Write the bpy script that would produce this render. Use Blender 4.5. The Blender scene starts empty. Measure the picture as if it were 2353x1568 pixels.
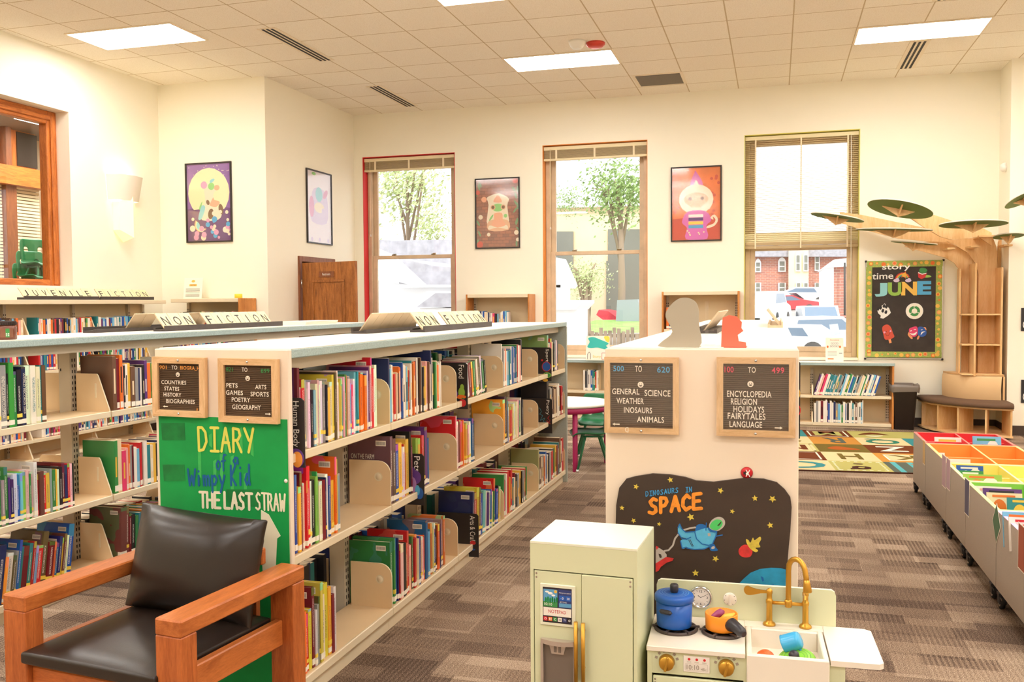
import bpy, bmesh, math, random
from mathutils import Vector, Matrix
R = math.radians
sc = bpy.context.scene
COL = sc.collection
# ------------------------------------------------------------------ camera
FPX, YAW, PITCH, ROLL, EYE = 2094.86, .2813, -.0411, -.0071, 1.53
fw = Vector((-math.sin(YAW)*math.cos(PITCH), math.cos(YAW)*math.cos(PITCH), math.sin(PITCH)))
rt0 = Vector((math.cos(YAW), math.sin(YAW), 0)); up0 = rt0.cross(fw)
rt = rt0*math.cos(ROLL)+up0*math.sin(ROLL); up = up0*math.cos(ROLL)-rt0*math.sin(ROLL)
cam = bpy.data.objects.new('camera', bpy.data.cameras.new('camera')); COL.objects.link(cam)
cam.data.sensor_width = 36; cam.data.lens = FPX/2353*36; cam.data.clip_start = .05; cam.data.clip_end = 500
cam.matrix_world = Matrix(((rt.x, up.x, -fw.x, 0), (rt.y, up.y, -fw.y, 0), (rt.z, up.z, -fw.z, EYE), (0, 0, 0, 1)))
sc.camera = cam
# ------------------------------------------------------------------ world, exposure
SKY, LAMP, EXPO = 2.2, 20, .24
sc.view_settings.view_transform = 'Standard'; sc.view_settings.look = 'None'
sc.view_settings.exposure = EXPO; sc.view_settings.gamma = 1; sc.view_settings.use_curve_mapping = False
w = bpy.data.worlds.new('daylight'); sc.world = w; w.use_nodes = True
w.node_tree.nodes['Background'].inputs[0].default_value = (.93, .97, 1, 1)
w.node_tree.nodes['Background'].inputs[1].default_value = SKY
sc.cycles.max_bounces = 8; sc.cycles.diffuse_bounces = 5; sc.cycles.glossy_bounces = 3; sc.cycles.transparent_max_bounces = 12
sc.cycles.sample_clamp_indirect = 8; sc.cycles.caustics_reflective = False; sc.cycles.caustics_refractive = False
sun = bpy.data.objects.new('sun', bpy.data.lights.new('sun', 'SUN')); COL.objects.link(sun)
sun.data.energy = 1.7; sun.data.angle = R(8); sun.data.color = (1, .97, .9); sun.rotation_euler = (R(50), 0, R(25))
# ------------------------------------------------------------------ pixel -> point (photo frame 2353 x 1568)
def ray(x, y): return fw+rt*((x-1176.5)/FPX)-up*((y-784)/FPX)
def at(x, y, X=None, Y=None, Z=None):
    d = ray(x, y)
    t = X/d.x if X is not None else Y/d.y if Y is not None else (Z-EYE)/d.z
    p = d*t; p.z += EYE; return p
def onplane(x, y, P0, N):
    d = ray(x, y); o = Vector((0, 0, EYE)); N = Vector(N)
    return o+d*((Vector(P0)-o).dot(N)/d.dot(N))
# ------------------------------------------------------------------ materials
def lin(c): c /= 255; return c/12.92 if c <= .04045 else ((c+.055)/1.055)**2.4
def rgb(*c): return (lin(c[0]), lin(c[1]), lin(c[2]), 1)
MATS = {}
def mat(key, c=None, rough=.5, metal=0, spec=.5, emit=None, es=1, bump=None, vary=0, vscale=30):
    """a plain procedural surface; vary/vscale: slight mottling of the paint; bump=(scale, strength)"""
    if key in MATS: return MATS[key]
    m = bpy.data.materials.new(key); m.use_nodes = True; nt = m.node_tree; b = nt.nodes['Principled BSDF']
    b.inputs['Base Color'].default_value = rgb(*c); b.inputs['Roughness'].default_value = rough
    b.inputs['Metallic'].default_value = metal; b.inputs['Specular IOR Level'].default_value = spec
    if emit: b.inputs['Emission Color'].default_value = rgb(*emit); b.inputs['Emission Strength'].default_value = es
    if vary:
        tc = nt.nodes.new('ShaderNodeTexCoord'); n = nt.nodes.new('ShaderNodeTexNoise'); n.inputs['Scale'].default_value = vscale
        n.inputs['Detail'].default_value = 4
        nt.links.new(tc.outputs['Object'], n.inputs['Vector'])
        mx = nt.nodes.new('ShaderNodeMix'); mx.data_type = 'RGBA'
        d = [max(0, v*(1-vary)) for v in c]; l = [min(255, v*(1+vary*.6)) for v in c]
        mx.inputs['A'].default_value = rgb(*d); mx.inputs['B'].default_value = rgb(*l)
        mr = nt.nodes.new('ShaderNodeMapRange'); mr.inputs[1].default_value = .3; mr.inputs[2].default_value = .7
        nt.links.new(n.outputs['Fac'], mr.inputs[0]); nt.links.new(mr.outputs[0], mx.inputs['Factor']); nt.links.new(mx.outputs['Result'], b.inputs['Base Color'])
    if bump:
        tc = nt.nodes.new('ShaderNodeTexCoord'); n = nt.nodes.new('ShaderNodeTexNoise'); n.inputs['Scale'].default_value = bump[0]
        nt.links.new(tc.outputs['Object'], n.inputs['Vector'])
        bp = nt.nodes.new('ShaderNodeBump'); bp.inputs['Strength'].default_value = bump[1]; bp.inputs['Distance'].default_value = .01
        nt.links.new(n.outputs['Fac'], bp.inputs['Height']); nt.links.new(bp.outputs['Normal'], b.inputs['Normal'])
    MATS[key] = m; return m
def graph(key, fn, rough=.6, spec=.4):
    """a node material: fn(nodes, links, new) returns the socket that feeds Base Color"""
    m = bpy.data.materials.new(key); m.use_nodes = True; nt = m.node_tree; b = nt.nodes['Principled BSDF']
    b.inputs['Roughness'].default_value = rough; b.inputs['Specular IOR Level'].default_value = spec
    def new(t, **kw):
        n = nt.nodes.new(t)
        for k, v in kw.items():
            if hasattr(n, k) and not k[0].isupper(): setattr(n, k, v)
            else: n.inputs[k.replace('_', ' ')].default_value = v
        return n
    s = fn(nt, nt.links.new, new, b)
    if s is not None: nt.links.new(s, b.inputs['Base Color'])
    MATS[key] = m; return m
def ramp(nt, stops, interp='LINEAR'):
    r = nt.nodes.new('ShaderNodeValToRGB'); e = r.color_ramp; e.interpolation = interp
    while len(e.elements) < len(stops): e.elements.new(.5)
    for el, (p, c) in zip(e.elements, stops): el.position = p; el.color = rgb(*c)
    return r
def wood(key, dark, light, axis='Z', scale=1.0, rough=.4, ring=9):
    def fn(nt, L, new, b):
        tc = new('ShaderNodeTexCoord'); mp = new('ShaderNodeMapping')
        s = {'X': (.12, 1, 1), 'Y': (1, .12, 1), 'Z': (1, 1, .12)}[axis]; mp.inputs['Scale'].default_value = [v*scale for v in s]
        L(tc.outputs['Object'], mp.inputs['Vector'])
        n = new('ShaderNodeTexNoise', Scale=ring, Detail=6.0, Roughness=.65, Distortion=.8); L(mp.outputs['Vector'], n.inputs['Vector'])
        n2 = new('ShaderNodeTexNoise', Scale=ring*12, Detail=2.0); L(mp.outputs['Vector'], n2.inputs['Vector'])
        ad = new('ShaderNodeMath', operation='MULTIPLY_ADD'); L(n2.outputs['Fac'], ad.inputs[0]); ad.inputs[1].default_value = .35; L(n.outputs['Fac'], ad.inputs[2])
        r = ramp(nt, [(.45, dark), (.85, light)]); L(ad.outputs[0], r.inputs['Fac']); return r.outputs['Color']
    return graph(key, fn, rough)
# ------------------------------------------------------------------ mesh builder (world coordinates)
class MB:
    def __init__(s): s.v = []; s.f = []; s.m = []; s.sm = []
    def add(s, vs, fs, m, smooth=False, M=None):
        o = len(s.v); s.v += [(M @ Vector(v)) if M else Vector(v) for v in vs]
        for f in fs: s.f.append([i+o for i in f]); s.m.append(m); s.sm.append(smooth)
        return s
    def box(s, x0, x1, y0, y1, z0, z1, m, M=None, bev=0):
        if bev:
            b = min(bev, abs(x1-x0)*.45, abs(y1-y0)*.45, abs(z1-z0)*.45)
            vs = []; X = (x0, x1); Y = (y0, y1); Z = (z0, z1)
            idx = {}
            for i in (0, 1):
                for j in (0, 1):
                    for k in (0, 1):
                        sx, sy, sz = (b if i == 0 else -b), (b if j == 0 else -b), (b if k == 0 else -b)
                        for ax in range(3):
                            p = [X[i]+sx, Y[j]+sy, Z[k]+sz]; p[ax] = (X[i], Y[j], Z[k])[ax]
                            idx[i, j, k, ax] = len(vs); vs.append(p)
            fs = []
            for ax in range(3):
                a, c = [q for q in range(3) if q != ax]
                for side in (0, 1):
                    loop = []
                    for (u, w) in ((0, 0), (1, 0), (1, 1), (0, 1)):
                        key = [0, 0, 0]; key[ax] = side; key[a] = u; key[c] = w; loop.append(idx[key[0], key[1], key[2], ax])
                    fs.append(loop)
            for ax in range(3):
                a, c = [q for q in range(3) if q != ax]
                for (u, w) in ((0, 0), (1, 0), (1, 1), (0, 1)):
                    q = []
                    for (t, face) in ((0, a), (1, a), (1, c), (0, c)):
                        key = [0, 0, 0]; key[ax] = t; key[a] = u; key[c] = w; q.append(idx[key[0], key[1], key[2], face])
                    fs.append(q)
            for i in (0, 1):
                for j in (0, 1):
                    for k in (0, 1): fs.append([idx[i, j, k, q] for q in range(3)])
            return s.add(vs, fs, m, False, M)
        vs = [(x, y, z) for x in (x0, x1) for y in (y0, y1) for z in (z0, z1)]
        return s.add(vs, [(0, 1, 3, 2), (4, 6, 7, 5), (0, 4, 5, 1), (2, 3, 7, 6), (0, 2, 6, 4), (1, 5, 7, 3)], m, False, M)
    def quad(s, pts, m): return s.add(pts, [list(range(len(pts)))], m)
    def prism(s, pts, t, m, O=(0, 0, 0), U=(1, 0, 0), V=(0, 0, 1), mside=None, smooth=False):
        """2-D outline pts in the frame O,U,V, extruded by t along U x V"""
        O, U, V = Vector(O), Vector(U), Vector(V); N = U.cross(V).normalized(); n = len(pts)
        a = [O+U*p[0]+V*p[1] for p in pts]; b = [p+N*t for p in a]
        s.add(a+b, [list(range(n))[::-1], list(range(n, 2*n))], m)
        s.add(a+b, [(i, (i+1) % n, n+(i+1) % n, n+i) for i in range(n)], mside or m, smooth); return s
    def plate(s, P, t, m, N, mside=None):
        """3-D outline P extruded by t along N"""
        n = len(P); N = Vector(N).normalized(); a = [Vector(p) for p in P]; b = [p+N*t for p in a]
        s.add(a+b, [list(range(n))[::-1], list(range(n, 2*n))], m); s.add(a+b, [(i, (i+1) % n, n+(i+1) % n, n+i) for i in range(n)], mside or m); return s
    def tube(s, P, r, m, n=8, caps=True, flat=1):
        P = [Vector(p) for p in P]; rs = r if isinstance(r, (list, tuple)) else [r]*len(P); vs = []; k = len(P)
        T = [(P[min(i+1, k-1)]-P[max(i-1, 0)]).normalized() for i in range(k)]
        ref = Vector((0, 0, 1)) if abs(T[0].z) < .9 else Vector((1, 0, 0)); A = T[0].cross(ref).normalized()
        for i in range(k):
            A = (A-T[i]*A.dot(T[i])).normalized(); B = T[i].cross(A)
            vs += [P[i]+A*(rs[i]*math.cos(2*math.pi*j/n))+B*(rs[i]*flat*math.sin(2*math.pi*j/n)) for j in range(n)]
        fs = [(i*n+j, i*n+(j+1) % n, (i+1)*n+(j+1) % n, (i+1)*n+j) for i in range(k-1) for j in range(n)]
        s.add(vs, fs, m, True)
        if caps: s.add(vs, [list(range(n))[::-1], [(k-1)*n+j for j in range(n)]], m)
        return s
    def lathe(s, prof, m, c=(0, 0, 0), n=24, M=None, smooth=True, sx=1, sy=1):
        vs = [(c[0]+r*sx*math.cos(2*math.pi*j/n), c[1]+r*sy*math.sin(2*math.pi*j/n), c[2]+z) for r, z in prof for j in range(n)]
        k = len(prof)
        s.add(vs, [(i*n+j, i*n+(j+1) % n, (i+1)*n+(j+1) % n, (i+1)*n+j) for i in range(k-1) for j in range(n)], m, smooth, M)
        if prof[0][0] > 1e-4: s.add(vs, [list(range(n))[::-1]], m, False, M)
        if prof[-1][0] > 1e-4: s.add(vs, [[(k-1)*n+j for j in range(n)]], m, False, M)
        return s
    def ell(s, c, r, m, n=16, k=10, M=None):
        return s.lathe([(max(1e-5, math.sin(math.pi*i/k))*1, -math.cos(math.pi*i/k)) for i in range(k+1)], m, n=n,
                       M=(M or Matrix())@Matrix.Translation(c)@Matrix.Diagonal((r[0], r[1], r[2], 1)))
    def rod(s, a, b, r, m, n=10): return s.tube([a, b], r, m, n)
    def xform(s, M, i0=0):
        for i in range(i0, len(s.v)): s.v[i] = M @ s.v[i]
        return s
    def mesh(s, name):
        me = bpy.data.meshes.new(name); me.from_pydata([tuple(v) for v in s.v], [], s.f); keys = []
        for k in s.m:
            if k not in keys: keys.append(k); me.materials.append(MATS[k])
        me.polygons.foreach_set('material_index', [keys.index(k) for k in s.m]); me.polygons.foreach_set('use_smooth', s.sm)
        bm = bmesh.new(); bm.from_mesh(me); bmesh.ops.remove_doubles(bm, verts=bm.verts, dist=1e-6) if len(s.v) < 30000 else None
        bmesh.ops.recalc_face_normals(bm, faces=bm.faces); bm.to_mesh(me); bm.free(); me.update(); return me
    def build(s, name, parent=None, **props):
        o = bpy.data.objects.new(name, s.mesh(name)); COL.objects.link(o)
        if parent: o.parent = parent; o.matrix_parent_inverse = wm(parent).inverted()
        for k, v in props.items(): o[k] = v
        return o
def wm(o):
    if o.parent: return wm(o.parent) @ o.matrix_parent_inverse @ o.matrix_basis
    return o.matrix_basis.copy()
def tag(o, label, cat, group=None):
    o['label'] = label; o['category'] = cat
    if group: o['group'] = group
    return o
def thing(name, loc, label, cat, group=None):
    o = bpy.data.objects.new(name, None); COL.objects.link(o); o.location = loc; o.empty_display_size = .05
    return tag(o, label, cat, group)
def struct(name, loc=(0, 0, 0)):
    o = bpy.data.objects.new(name, None); COL.objects.link(o); o.location = loc; o['kind'] = 'structure'; return o
def copy_tree(o, parent=None):
    c = o.copy(); COL.objects.link(c)
    if parent: c.parent = parent
    for ch in list(o.children): copy_tree(ch, c)
    return c
def moved(o, dx, dy, dz=0, rz=None):
    o.location = Vector(o.location)+Vector((dx, dy, dz))
    if rz is not None: o.rotation_euler.z = rz
    return o
# ------------------------------------------------------------------ lettering
def text_polys(t, size=1.0, bold=0, space=1.0):
    cu = bpy.data.curves.new('lettering', 'FONT'); cu.body = t; cu.size = size; cu.offset = bold; cu.resolution_u = 3; cu.space_character = space
    o = bpy.data.objects.new('lettering', cu); me = bpy.data.meshes.new_from_object(o)
    vs = [v.co.copy() for v in me.vertices]; fs = [list(p.vertices) for p in me.polygons]
    bpy.data.objects.remove(o); bpy.data.curves.remove(cu); bpy.data.meshes.remove(me); return vs, fs
def letters(mb, t, O, U, V, w, h, m, t_out=.001, bold=0, space=1.0, mirror=False):
    """text fitted in a w x h box whose lower-left corner is O (U right, V up); raised by t_out"""
    vs, fs = text_polys(t, 1.0, bold, space)
    if not vs: return mb
    x0 = min(v.x for v in vs); x1 = max(v.x for v in vs); y0 = min(v.y for v in vs); y1 = max(v.y for v in vs)
    O, U, V = Vector(O), Vector(U).normalized(), Vector(V).normalized(); N = U.cross(V)
    sx = w/max(1e-6, x1-x0); sy = h/max(1e-6, y1-y0)
    P = [O+U*((v.x-x0)*sx)+V*((v.y-y0)*sy)+N*t_out for v in vs]
    return mb.add(P, fs, m)
SG = {  # brush-stroke capitals and lower case, in a unit box
 'D': [[(0, 1), (.05, 0), (.5, .05), (.85, .4), (.75, .8), (.4, 1), (0, 1)]], 'I': [[(.1, 1), (.9, 1)], [(.5, 1), (.5, 0)], [(.1, 0), (.9, 0)]],
 'A': [[(0, 0), (.45, 1), (.9, 0)], [(.15, .38), (.78, .38)]], 'R': [[(.05, 0), (.05, 1), (.6, .95), (.75, .7), (.5, .5), (.05, .48)], [(.4, .48), (.85, 0)]],
 'Y': [[(0, 1), (.45, .5)], [(.9, 1), (.4, 0)]], 'T': [[(0, 1), (1, 1)], [(.5, 1), (.5, 0)]], 'H': [[(0, 1), (0, 0)], [(.8, 1), (.8, 0)], [(0, .5), (.8, .5)]],
 'E': [[(.8, 1), (0, 1), (0, 0), (.85, 0)], [(0, .52), (.65, .52)]], 'L': [[(0, 1), (0, 0), (.8, 0)]], 'S': [[(.8, .88), (.45, 1), (.1, .8), (.3, .55), (.7, .4), (.75, .12), (.4, 0), (0, .1)]],
 'W': [[(0, 1), (.22, 0), (.5, .6), (.75, 0), (1, 1)]], 'N': [[(0, 0), (0, 1), (.75, 0), (.75, 1)]], 'O': [[(.4, 1), (.05, .7), (.05, .3), (.4, 0), (.75, .3), (.75, .7), (.4, 1)]],
 'U': [[(0, 1), (.05, .2), (.4, 0), (.75, .2), (.8, 1)]], 'P': [[(.05, 0), (.05, 1), (.6, .95), (.75, .7), (.5, .45), (.05, .42)]], 'C': [[(.8, .8), (.5, 1), (.1, .75), (.05, .3), (.4, 0), (.85, .15)]],
 'K': [[(.05, 1), (.05, 0)], [(.75, 1), (.1, .45), (.8, 0)]], 'o': [[(.4, .6), (.1, .4), (.15, .1), (.45, 0), (.75, .2), (.7, .5), (.4, .6)]], 'f': [[(.8, .95), (.5, 1), (.35, .75), (.35, -.1)], [(.05, .55), (.7, .58)]],
 'a': [[(.7, .55), (.35, .6), (.05, .3), (.3, 0), (.65, .2), (.7, .55), (.75, .05)]], 'i': [[(.4, .6), (.4, 0)], [(.38, .85), (.42, .88)]], 'm': [[(0, .6), (.05, 0)], [(.05, .45), (.25, .6), (.4, .45), (.4, 0)], [(.4, .45), (.65, .6), (.8, .4), (.8, 0)]],
 'p': [[(.1, .6), (.15, -.4)], [(.12, .5), (.5, .6), (.75, .35), (.5, .05), (.15, .1)]], 'y': [[(.05, .6), (.35, .1)], [(.75, .6), (.2, -.4)]], 'd': [[(.6, .5), (.3, .55), (.05, .25), (.3, 0), (.6, .2)], [(.65, 1), (.62, .25), (.75, 0)]]}
def strokes(mb, t, O, U, V, w, h, m, brush, adv=1.12, wide=None, out=.0012, drop=0):
    """hand-painted lettering: each stroke a flat ribbon of paint"""
    O, U, V = Vector(O), Vector(U).normalized(), Vector(V).normalized(); N = U.cross(V); n = len(t); cw = w/(n*adv)
    for k, ch in enumerate(t):
        for st in SG.get(ch, []):
            pts = [O+U*((k*adv+p[0])*cw)+V*(p[1]*h-drop*k) for p in st]
            ribbon(mb, pts, brush, m, N, out)
    return mb
def ribbon(mb, pts, wd, m, N, out=.001):
    """one brush stroke: a quad for each segment and a round dab at each joint, each layer a hair above the last"""
    pts = [Vector(p) for p in pts]; N = Vector(N).normalized(); h = wd/2; k = len(mb.f)*2e-6
    for a, b in zip(pts[:-1], pts[1:]):
        t = (b-a).normalized(); s = N.cross(t)*h; o = N*(out+k); mb.add([a-s+o, b-s+o, b+s+o, a+s+o], [[0, 1, 2, 3]], m); k += 2e-6
    for p in pts:
        e = N.orthogonal().normalized(); f = N.cross(e); o = N*(out+k); mb.add([p+e*(h*math.cos(q*math.pi/4))+f*(h*math.sin(q*math.pi/4))+o for q in range(8)], [list(range(8))], m); k += 2e-6
    return mb
def disc(mb, c, U, V, rx, ry, m, out=.001, n=20, a0=0, a1=2*math.pi, rin=0):
    c, U, V = Vector(c), Vector(U).normalized(), Vector(V).normalized(); N = U.cross(V)
    arc = [a0+(a1-a0)*i/n for i in range(n+1)]
    P = [c+U*(rx*math.cos(a))+V*(ry*math.sin(a))+N*out for a in arc]
    if rin:
        q = [c+U*(rx*rin*math.cos(a))+V*(ry*rin*math.sin(a))+N*out for a in arc]; k = len(arc)
        return mb.add(P+q, [(i, i+1, k+i+1, k+i) for i in range(k-1)], m)
    if abs(a1-a0-2*math.pi) < 1e-6: P = P[:-1]
    return mb.add(P, [list(range(len(P)))], m)
def star(mb, c, U, V, r, m, out=.001, rot=.3):
    c, U, V = Vector(c), Vector(U).normalized(), Vector(V).normalized(); N = U.cross(V); P = []
    for i in range(10):
        q = r*(1 if i % 2 == 0 else .45); a = rot+i*math.pi/5; P.append(c+U*(q*math.sin(a))+V*(q*math.cos(a))+N*out)
    return mb.add(P, [list(range(10))], m)
WX, WZ = Vector((1, 0, 0)), Vector((0, 0, 1))
def smoothclosed(pts, sub=4):
    n = len(pts); out = []
    for i in range(n):
        p0, p1, p2, p3 = [Vector((*q[:2], 0)) for q in (pts[i-1], pts[i], pts[(i+1) % n], pts[(i+2) % n])]
        for j in range(sub):
            t = j/sub
            q = .5*((2*p1)+(p2-p0)*t+(2*p0-5*p1+4*p2-p3)*t*t+(3*p1-p0-3*p2+p3)*t**3); out.append((q.x, q.y))
    return out
# ================================================================== surfaces of the place
random.seed(7)
mat('wall_paint', (250, 244, 225), .75, spec=.25, bump=(220, .06))
mat('rear_paint', (250, 243, 228), .8, spec=.2)
mat('base_vinyl', (74, 58, 48), .6)
mat('ceiling_metal', (240, 226, 200), .5)
mat('slot_black', (45, 40, 36), .7)
mat('grille_grey', (128, 118, 104), .6)
mat('lamp_panel', (255, 250, 240), .5, emit=(255, 252, 248), es=LAMP)
mat('white_plastic', (240, 236, 226), .4)
mat('red_plastic', (205, 60, 45), .35)
mat('frame_tan', (216, 190, 156), .45, vary=.06, vscale=6)
mat('reveal_red', (214, 40, 38), .6); mat('reveal_orange', (228, 140, 52), .6); mat('reveal_lime', (222, 214, 110), .6)
mat('blind_tan', (188, 164, 122), .5); mat('blind_cream', (236, 222, 180), .55); mat('cord_cream', (240, 224, 190), .7)
wood('oak_red', (150, 76, 28), (214, 126, 58), 'Z', 4, .35); wood('oak_red_y', (150, 76, 28), (214, 126, 58), 'Y', 4, .35)
wood('oak_door', (112, 62, 24), (186, 118, 58), 'Z', 5, .4, 7)
wood('oak_trim', (108, 60, 34), (150, 92, 56), 'Z', 5, .45)
mat('green_room', (30, 92, 48), .8); mat('brass_dark', (120, 96, 60), .35, .8); mat('chrome', (215, 215, 215), .12, 1)
mat('black', (32, 30, 30), .45); mat('white', (245, 242, 235), .5); mat('paper', (250, 244, 228), .8); mat('ink', (70, 62, 56), .8); mat('plum', (150, 70, 60), .8)
mat('gold_note', (232, 190, 90), .8)
mat('block_tan', (205, 184, 150), .8); mat('dark_pane', (58, 50, 44), .15)
def sheen(nt, L, new, f0):
    lw = new('ShaderNodeLayerWeight'); lw.inputs['Blend'].default_value = .5; p = new('ShaderNodeMath', operation='POWER'); L(lw.outputs['Facing'], p.inputs[0]); p.inputs[1].default_value = 5
    m = new('ShaderNodeMath', operation='MULTIPLY_ADD'); L(p.outputs[0], m.inputs[0]); m.inputs[1].default_value = .7; m.inputs[2].default_value = f0; return m.outputs[0]
def _glass(nt, L, new, b):
    out = nt.nodes['Material Output']; t = new('ShaderNodeBsdfTransparent'); g = new('ShaderNodeBsdfGlossy'); g.inputs['Roughness'].default_value = .01
    mx = new('ShaderNodeMixShader'); L(sheen(nt, L, new, .04), mx.inputs[0]); L(t.outputs[0], mx.inputs[1]); L(g.outputs[0], mx.inputs[2]); L(mx.outputs[0], out.inputs['Surface'])
graph('glass', _glass)
def _ceil(nt, L, new, b):
    tc = new('ShaderNodeTexCoord'); mp = new('ShaderNodeMapping'); mp.inputs['Location'].default_value = (-.1518/.6096, -11.5021/.6096, 0); mp.inputs['Scale'].default_value = (1/.6096,)*3
    L(tc.outputs['Object'], mp.inputs['Vector'])
    br = new('ShaderNodeTexBrick'); br.offset = 0; br.squash = 1
    for k, v in (('Scale', 1), ('Brick Width', 1), ('Row Height', 1), ('Mortar Size', .011), ('Mortar Smooth', .1), ('Bias', 0)): br.inputs[k].default_value = v
    br.inputs['Color1'].default_value = rgb(252, 246, 232); br.inputs['Color2'].default_value = rgb(249, 241, 226); br.inputs['Mortar'].default_value = rgb(208, 190, 158)
    L(mp.outputs['Vector'], br.inputs['Vector'])
    n = new('ShaderNodeTexNoise', Scale=150.0, Detail=2.0); L(tc.outputs['Object'], n.inputs['Vector'])
    r = ramp(nt, [(.36, (205, 190, 165)), (.5, (255, 255, 255))]); L(n.outputs['Fac'], r.inputs['Fac'])
    mx = new('ShaderNodeMix'); mx.data_type = 'RGBA'; mx.blend_type = 'MULTIPLY'; mx.inputs['Factor'].default_value = .32
    L(br.outputs['Color'], mx.inputs['A']); L(r.outputs['Color'], mx.inputs['B'])
    bp = new('ShaderNodeBump'); bp.inputs['Strength'].default_value = .25; bp.inputs['Distance'].default_value = .01; L(n.outputs['Fac'], bp.inputs['Height']); L(bp.outputs['Normal'], b.inputs['Normal'])
    return mx.outputs['Result']
graph('ceiling_tile', _ceil, .9, .1)
def _carpet(nt, L, new, b):
    tc = new('ShaderNodeTexCoord')
    def bricks(w, h, rot, c1, c2, off):
        mp = new('ShaderNodeMapping'); mp.inputs['Rotation'].default_value = (0, 0, rot); mp.inputs['Location'].default_value = off; L(tc.outputs['Object'], mp.inputs['Vector'])
        br = new('ShaderNodeTexBrick'); br.offset = .37; br.offset_frequency = 2
        for k, v in (('Scale', 1), ('Brick Width', w), ('Row Height', h), ('Mortar Size', .0), ('Bias', 0)): br.inputs[k].default_value = v
        br.inputs['Color1'].default_value = c1; br.inputs['Color2'].default_value = c2; L(mp.outputs['Vector'], br.inputs['Vector']); return br.outputs['Color']
    g = lambda v: (v, v, v, 1)
    a = bricks(.92, .25, 0, g(0), g(1), (.1, .05, 0)); c = bricks(.31, .125, 0, g(0), g(1), (.33, .02, 0)); c2 = bricks(.5, .25, R(90), g(0), g(1), (.2, .13, 0))
    wv = new('ShaderNodeTexWave'); wv.bands_direction = 'X'; wv.inputs['Scale'].default_value = 14; wv.inputs['Distortion'].default_value = 2.2; wv.inputs['Detail'].default_value = 2; wv.inputs['Detail Scale'].default_value = 14; L(tc.outputs['Object'], wv.inputs['Vector'])
    n = new('ShaderNodeTexNoise', Scale=210.0, Detail=3.0, Roughness=.7); L(tc.outputs['Object'], n.inputs['Vector'])
    n2 = new('ShaderNodeTexNoise', Scale=3.0, Detail=2.0); L(tc.outputs['Object'], n2.inputs['Vector'])
    def ma(op, x, y, z=None):
        m = new('ShaderNodeMath', operation=op)
        for i, q in enumerate((x, y, z)):
            if q is None: continue
            if isinstance(q, (int, float)): m.inputs[i].default_value = q
            else: L(q, m.inputs[i])
        return m.outputs[0]
    v = ma('MULTIPLY_ADD', a, .3, .0); v = ma('MULTIPLY_ADD', c, .22, v); v = ma('MULTIPLY_ADD', c2, .2, v); v = ma('MULTIPLY_ADD', n2.outputs['Fac'], .26, v)
    st = ma('MULTIPLY', wv.outputs['Fac'], ma('MULTIPLY', c2, ma('SUBTRACT', 1.0, c))); v = ma('MULTIPLY_ADD', st, -.34, v)
    nn = ma('SUBTRACT', n.outputs['Fac'], .5); v = ma('MULTIPLY_ADD', nn, 2.4, v)
    r = ramp(nt, [(.0, (70, 56, 48)), (.3, (118, 98, 84)), (.6, (168, 144, 122)), (1, (222, 202, 178))]); L(v, r.inputs['Fac'])
    bp = new('ShaderNodeBump'); bp.inputs['Strength'].default_value = .5; bp.inputs['Distance'].default_value = .006; L(n.outputs['Fac'], bp.inputs['Height']); L(bp.outputs['Normal'], b.inputs['Normal'])
    return r.outputs['Color']
graph('carpet', _carpet, .95, .1)
# ================================================================== room shell
CZ = 4.2187; T = .6096; GX, GY = .1518, 11.5021
BW = 11.95                                          # face of the window wall
def S(name, mb): return mb.build(name, kind='structure')
def wall_cells(mb, axis, face, back, a0, a1, z0, z1, holes, m):
    """a wall slab with rectangular openings; axis 'x' runs along X (face is a Y), 'y' runs along Y"""
    A = sorted({a0, a1, *[h[0] for h in holes], *[h[1] for h in holes]}); Zs = sorted({z0, z1, *[h[2] for h in holes], *[h[3] for h in holes]})
    for i in range(len(A)-1):
        for j in range(len(Zs)-1):
            ca, cz = (A[i]+A[i+1])/2, (Zs[j]+Zs[j+1])/2
            if any(h[0] < ca < h[1] and h[2] < cz < h[3] for h in holes): continue
            if axis == 'x': mb.box(A[i], A[i+1], min(face, back), max(face, back), Zs[j], Zs[j+1], m)
            else: mb.box(min(face, back), max(face, back), A[i], A[i+1], Zs[j], Zs[j+1], m)
    return mb
S('floor', MB().box(-7.6, 6.2, -5, 12.3, -.1, 0, 'carpet'))
LP = [(-4.99, 2.0), (1.0, 2.0), (-4.99, 6.0), (-11.3, 5.55)]+[(i, j) for j in (6, 10, 14, 18, 22) for i in (-11, -5, 1, 7) if (i, j) not in ((-5, 6), (-11, 6))]+[(7, 2)]   # lamp panels: grid column, row
S('ceiling', MB().box(-7.6, 6.2, -5, 12.3, CZ, CZ+.12, 'ceiling_tile'))
WINS = [(-5.645, -4.256, .80, 3.62), (-3.01, -1.605, .80, 3.645), (-.385, .985, .80, 3.63)]
S('wall_back', wall_cells(MB(), 'x', BW, BW+.3, -5.78, 2.52, 0, CZ, WINS, 'wall_paint'))
LWIN = (4.6, 8.12, 1.75, 3.605)
S('wall_left', wall_cells(MB(), 'y', -7.25, -7.53, -5, 9.6, 0, CZ, [LWIN], 'wall_paint'))
S('wall_left_end', MB().box(-7.53, -5.78, 9.6, 9.7, 0, CZ, 'wall_paint'))
DOOR = (10.36, 11.24, -.1, 2.10)
S('wall_left_side', wall_cells(MB(), 'y', -5.78, -5.92, 9.7, 12.25, 0, CZ, [DOOR], 'wall_paint'))
S('wall_right_return', MB().box(2.52, 2.8, 11.43, 12.25, 0, CZ, 'wall_paint'))
S('wall_right_front', MB().box(2.8, 6.2, 11.43, 11.6, 0, CZ, 'wall_paint'))
S('wall_right', MB().box(6.05, 6.2, -5, 11.6, 0, CZ, 'rear_paint'))
S('wall_rear', MB().box(-7.6, 6.2, -5.1, -5, 0, CZ, 'rear_paint'))
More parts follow.
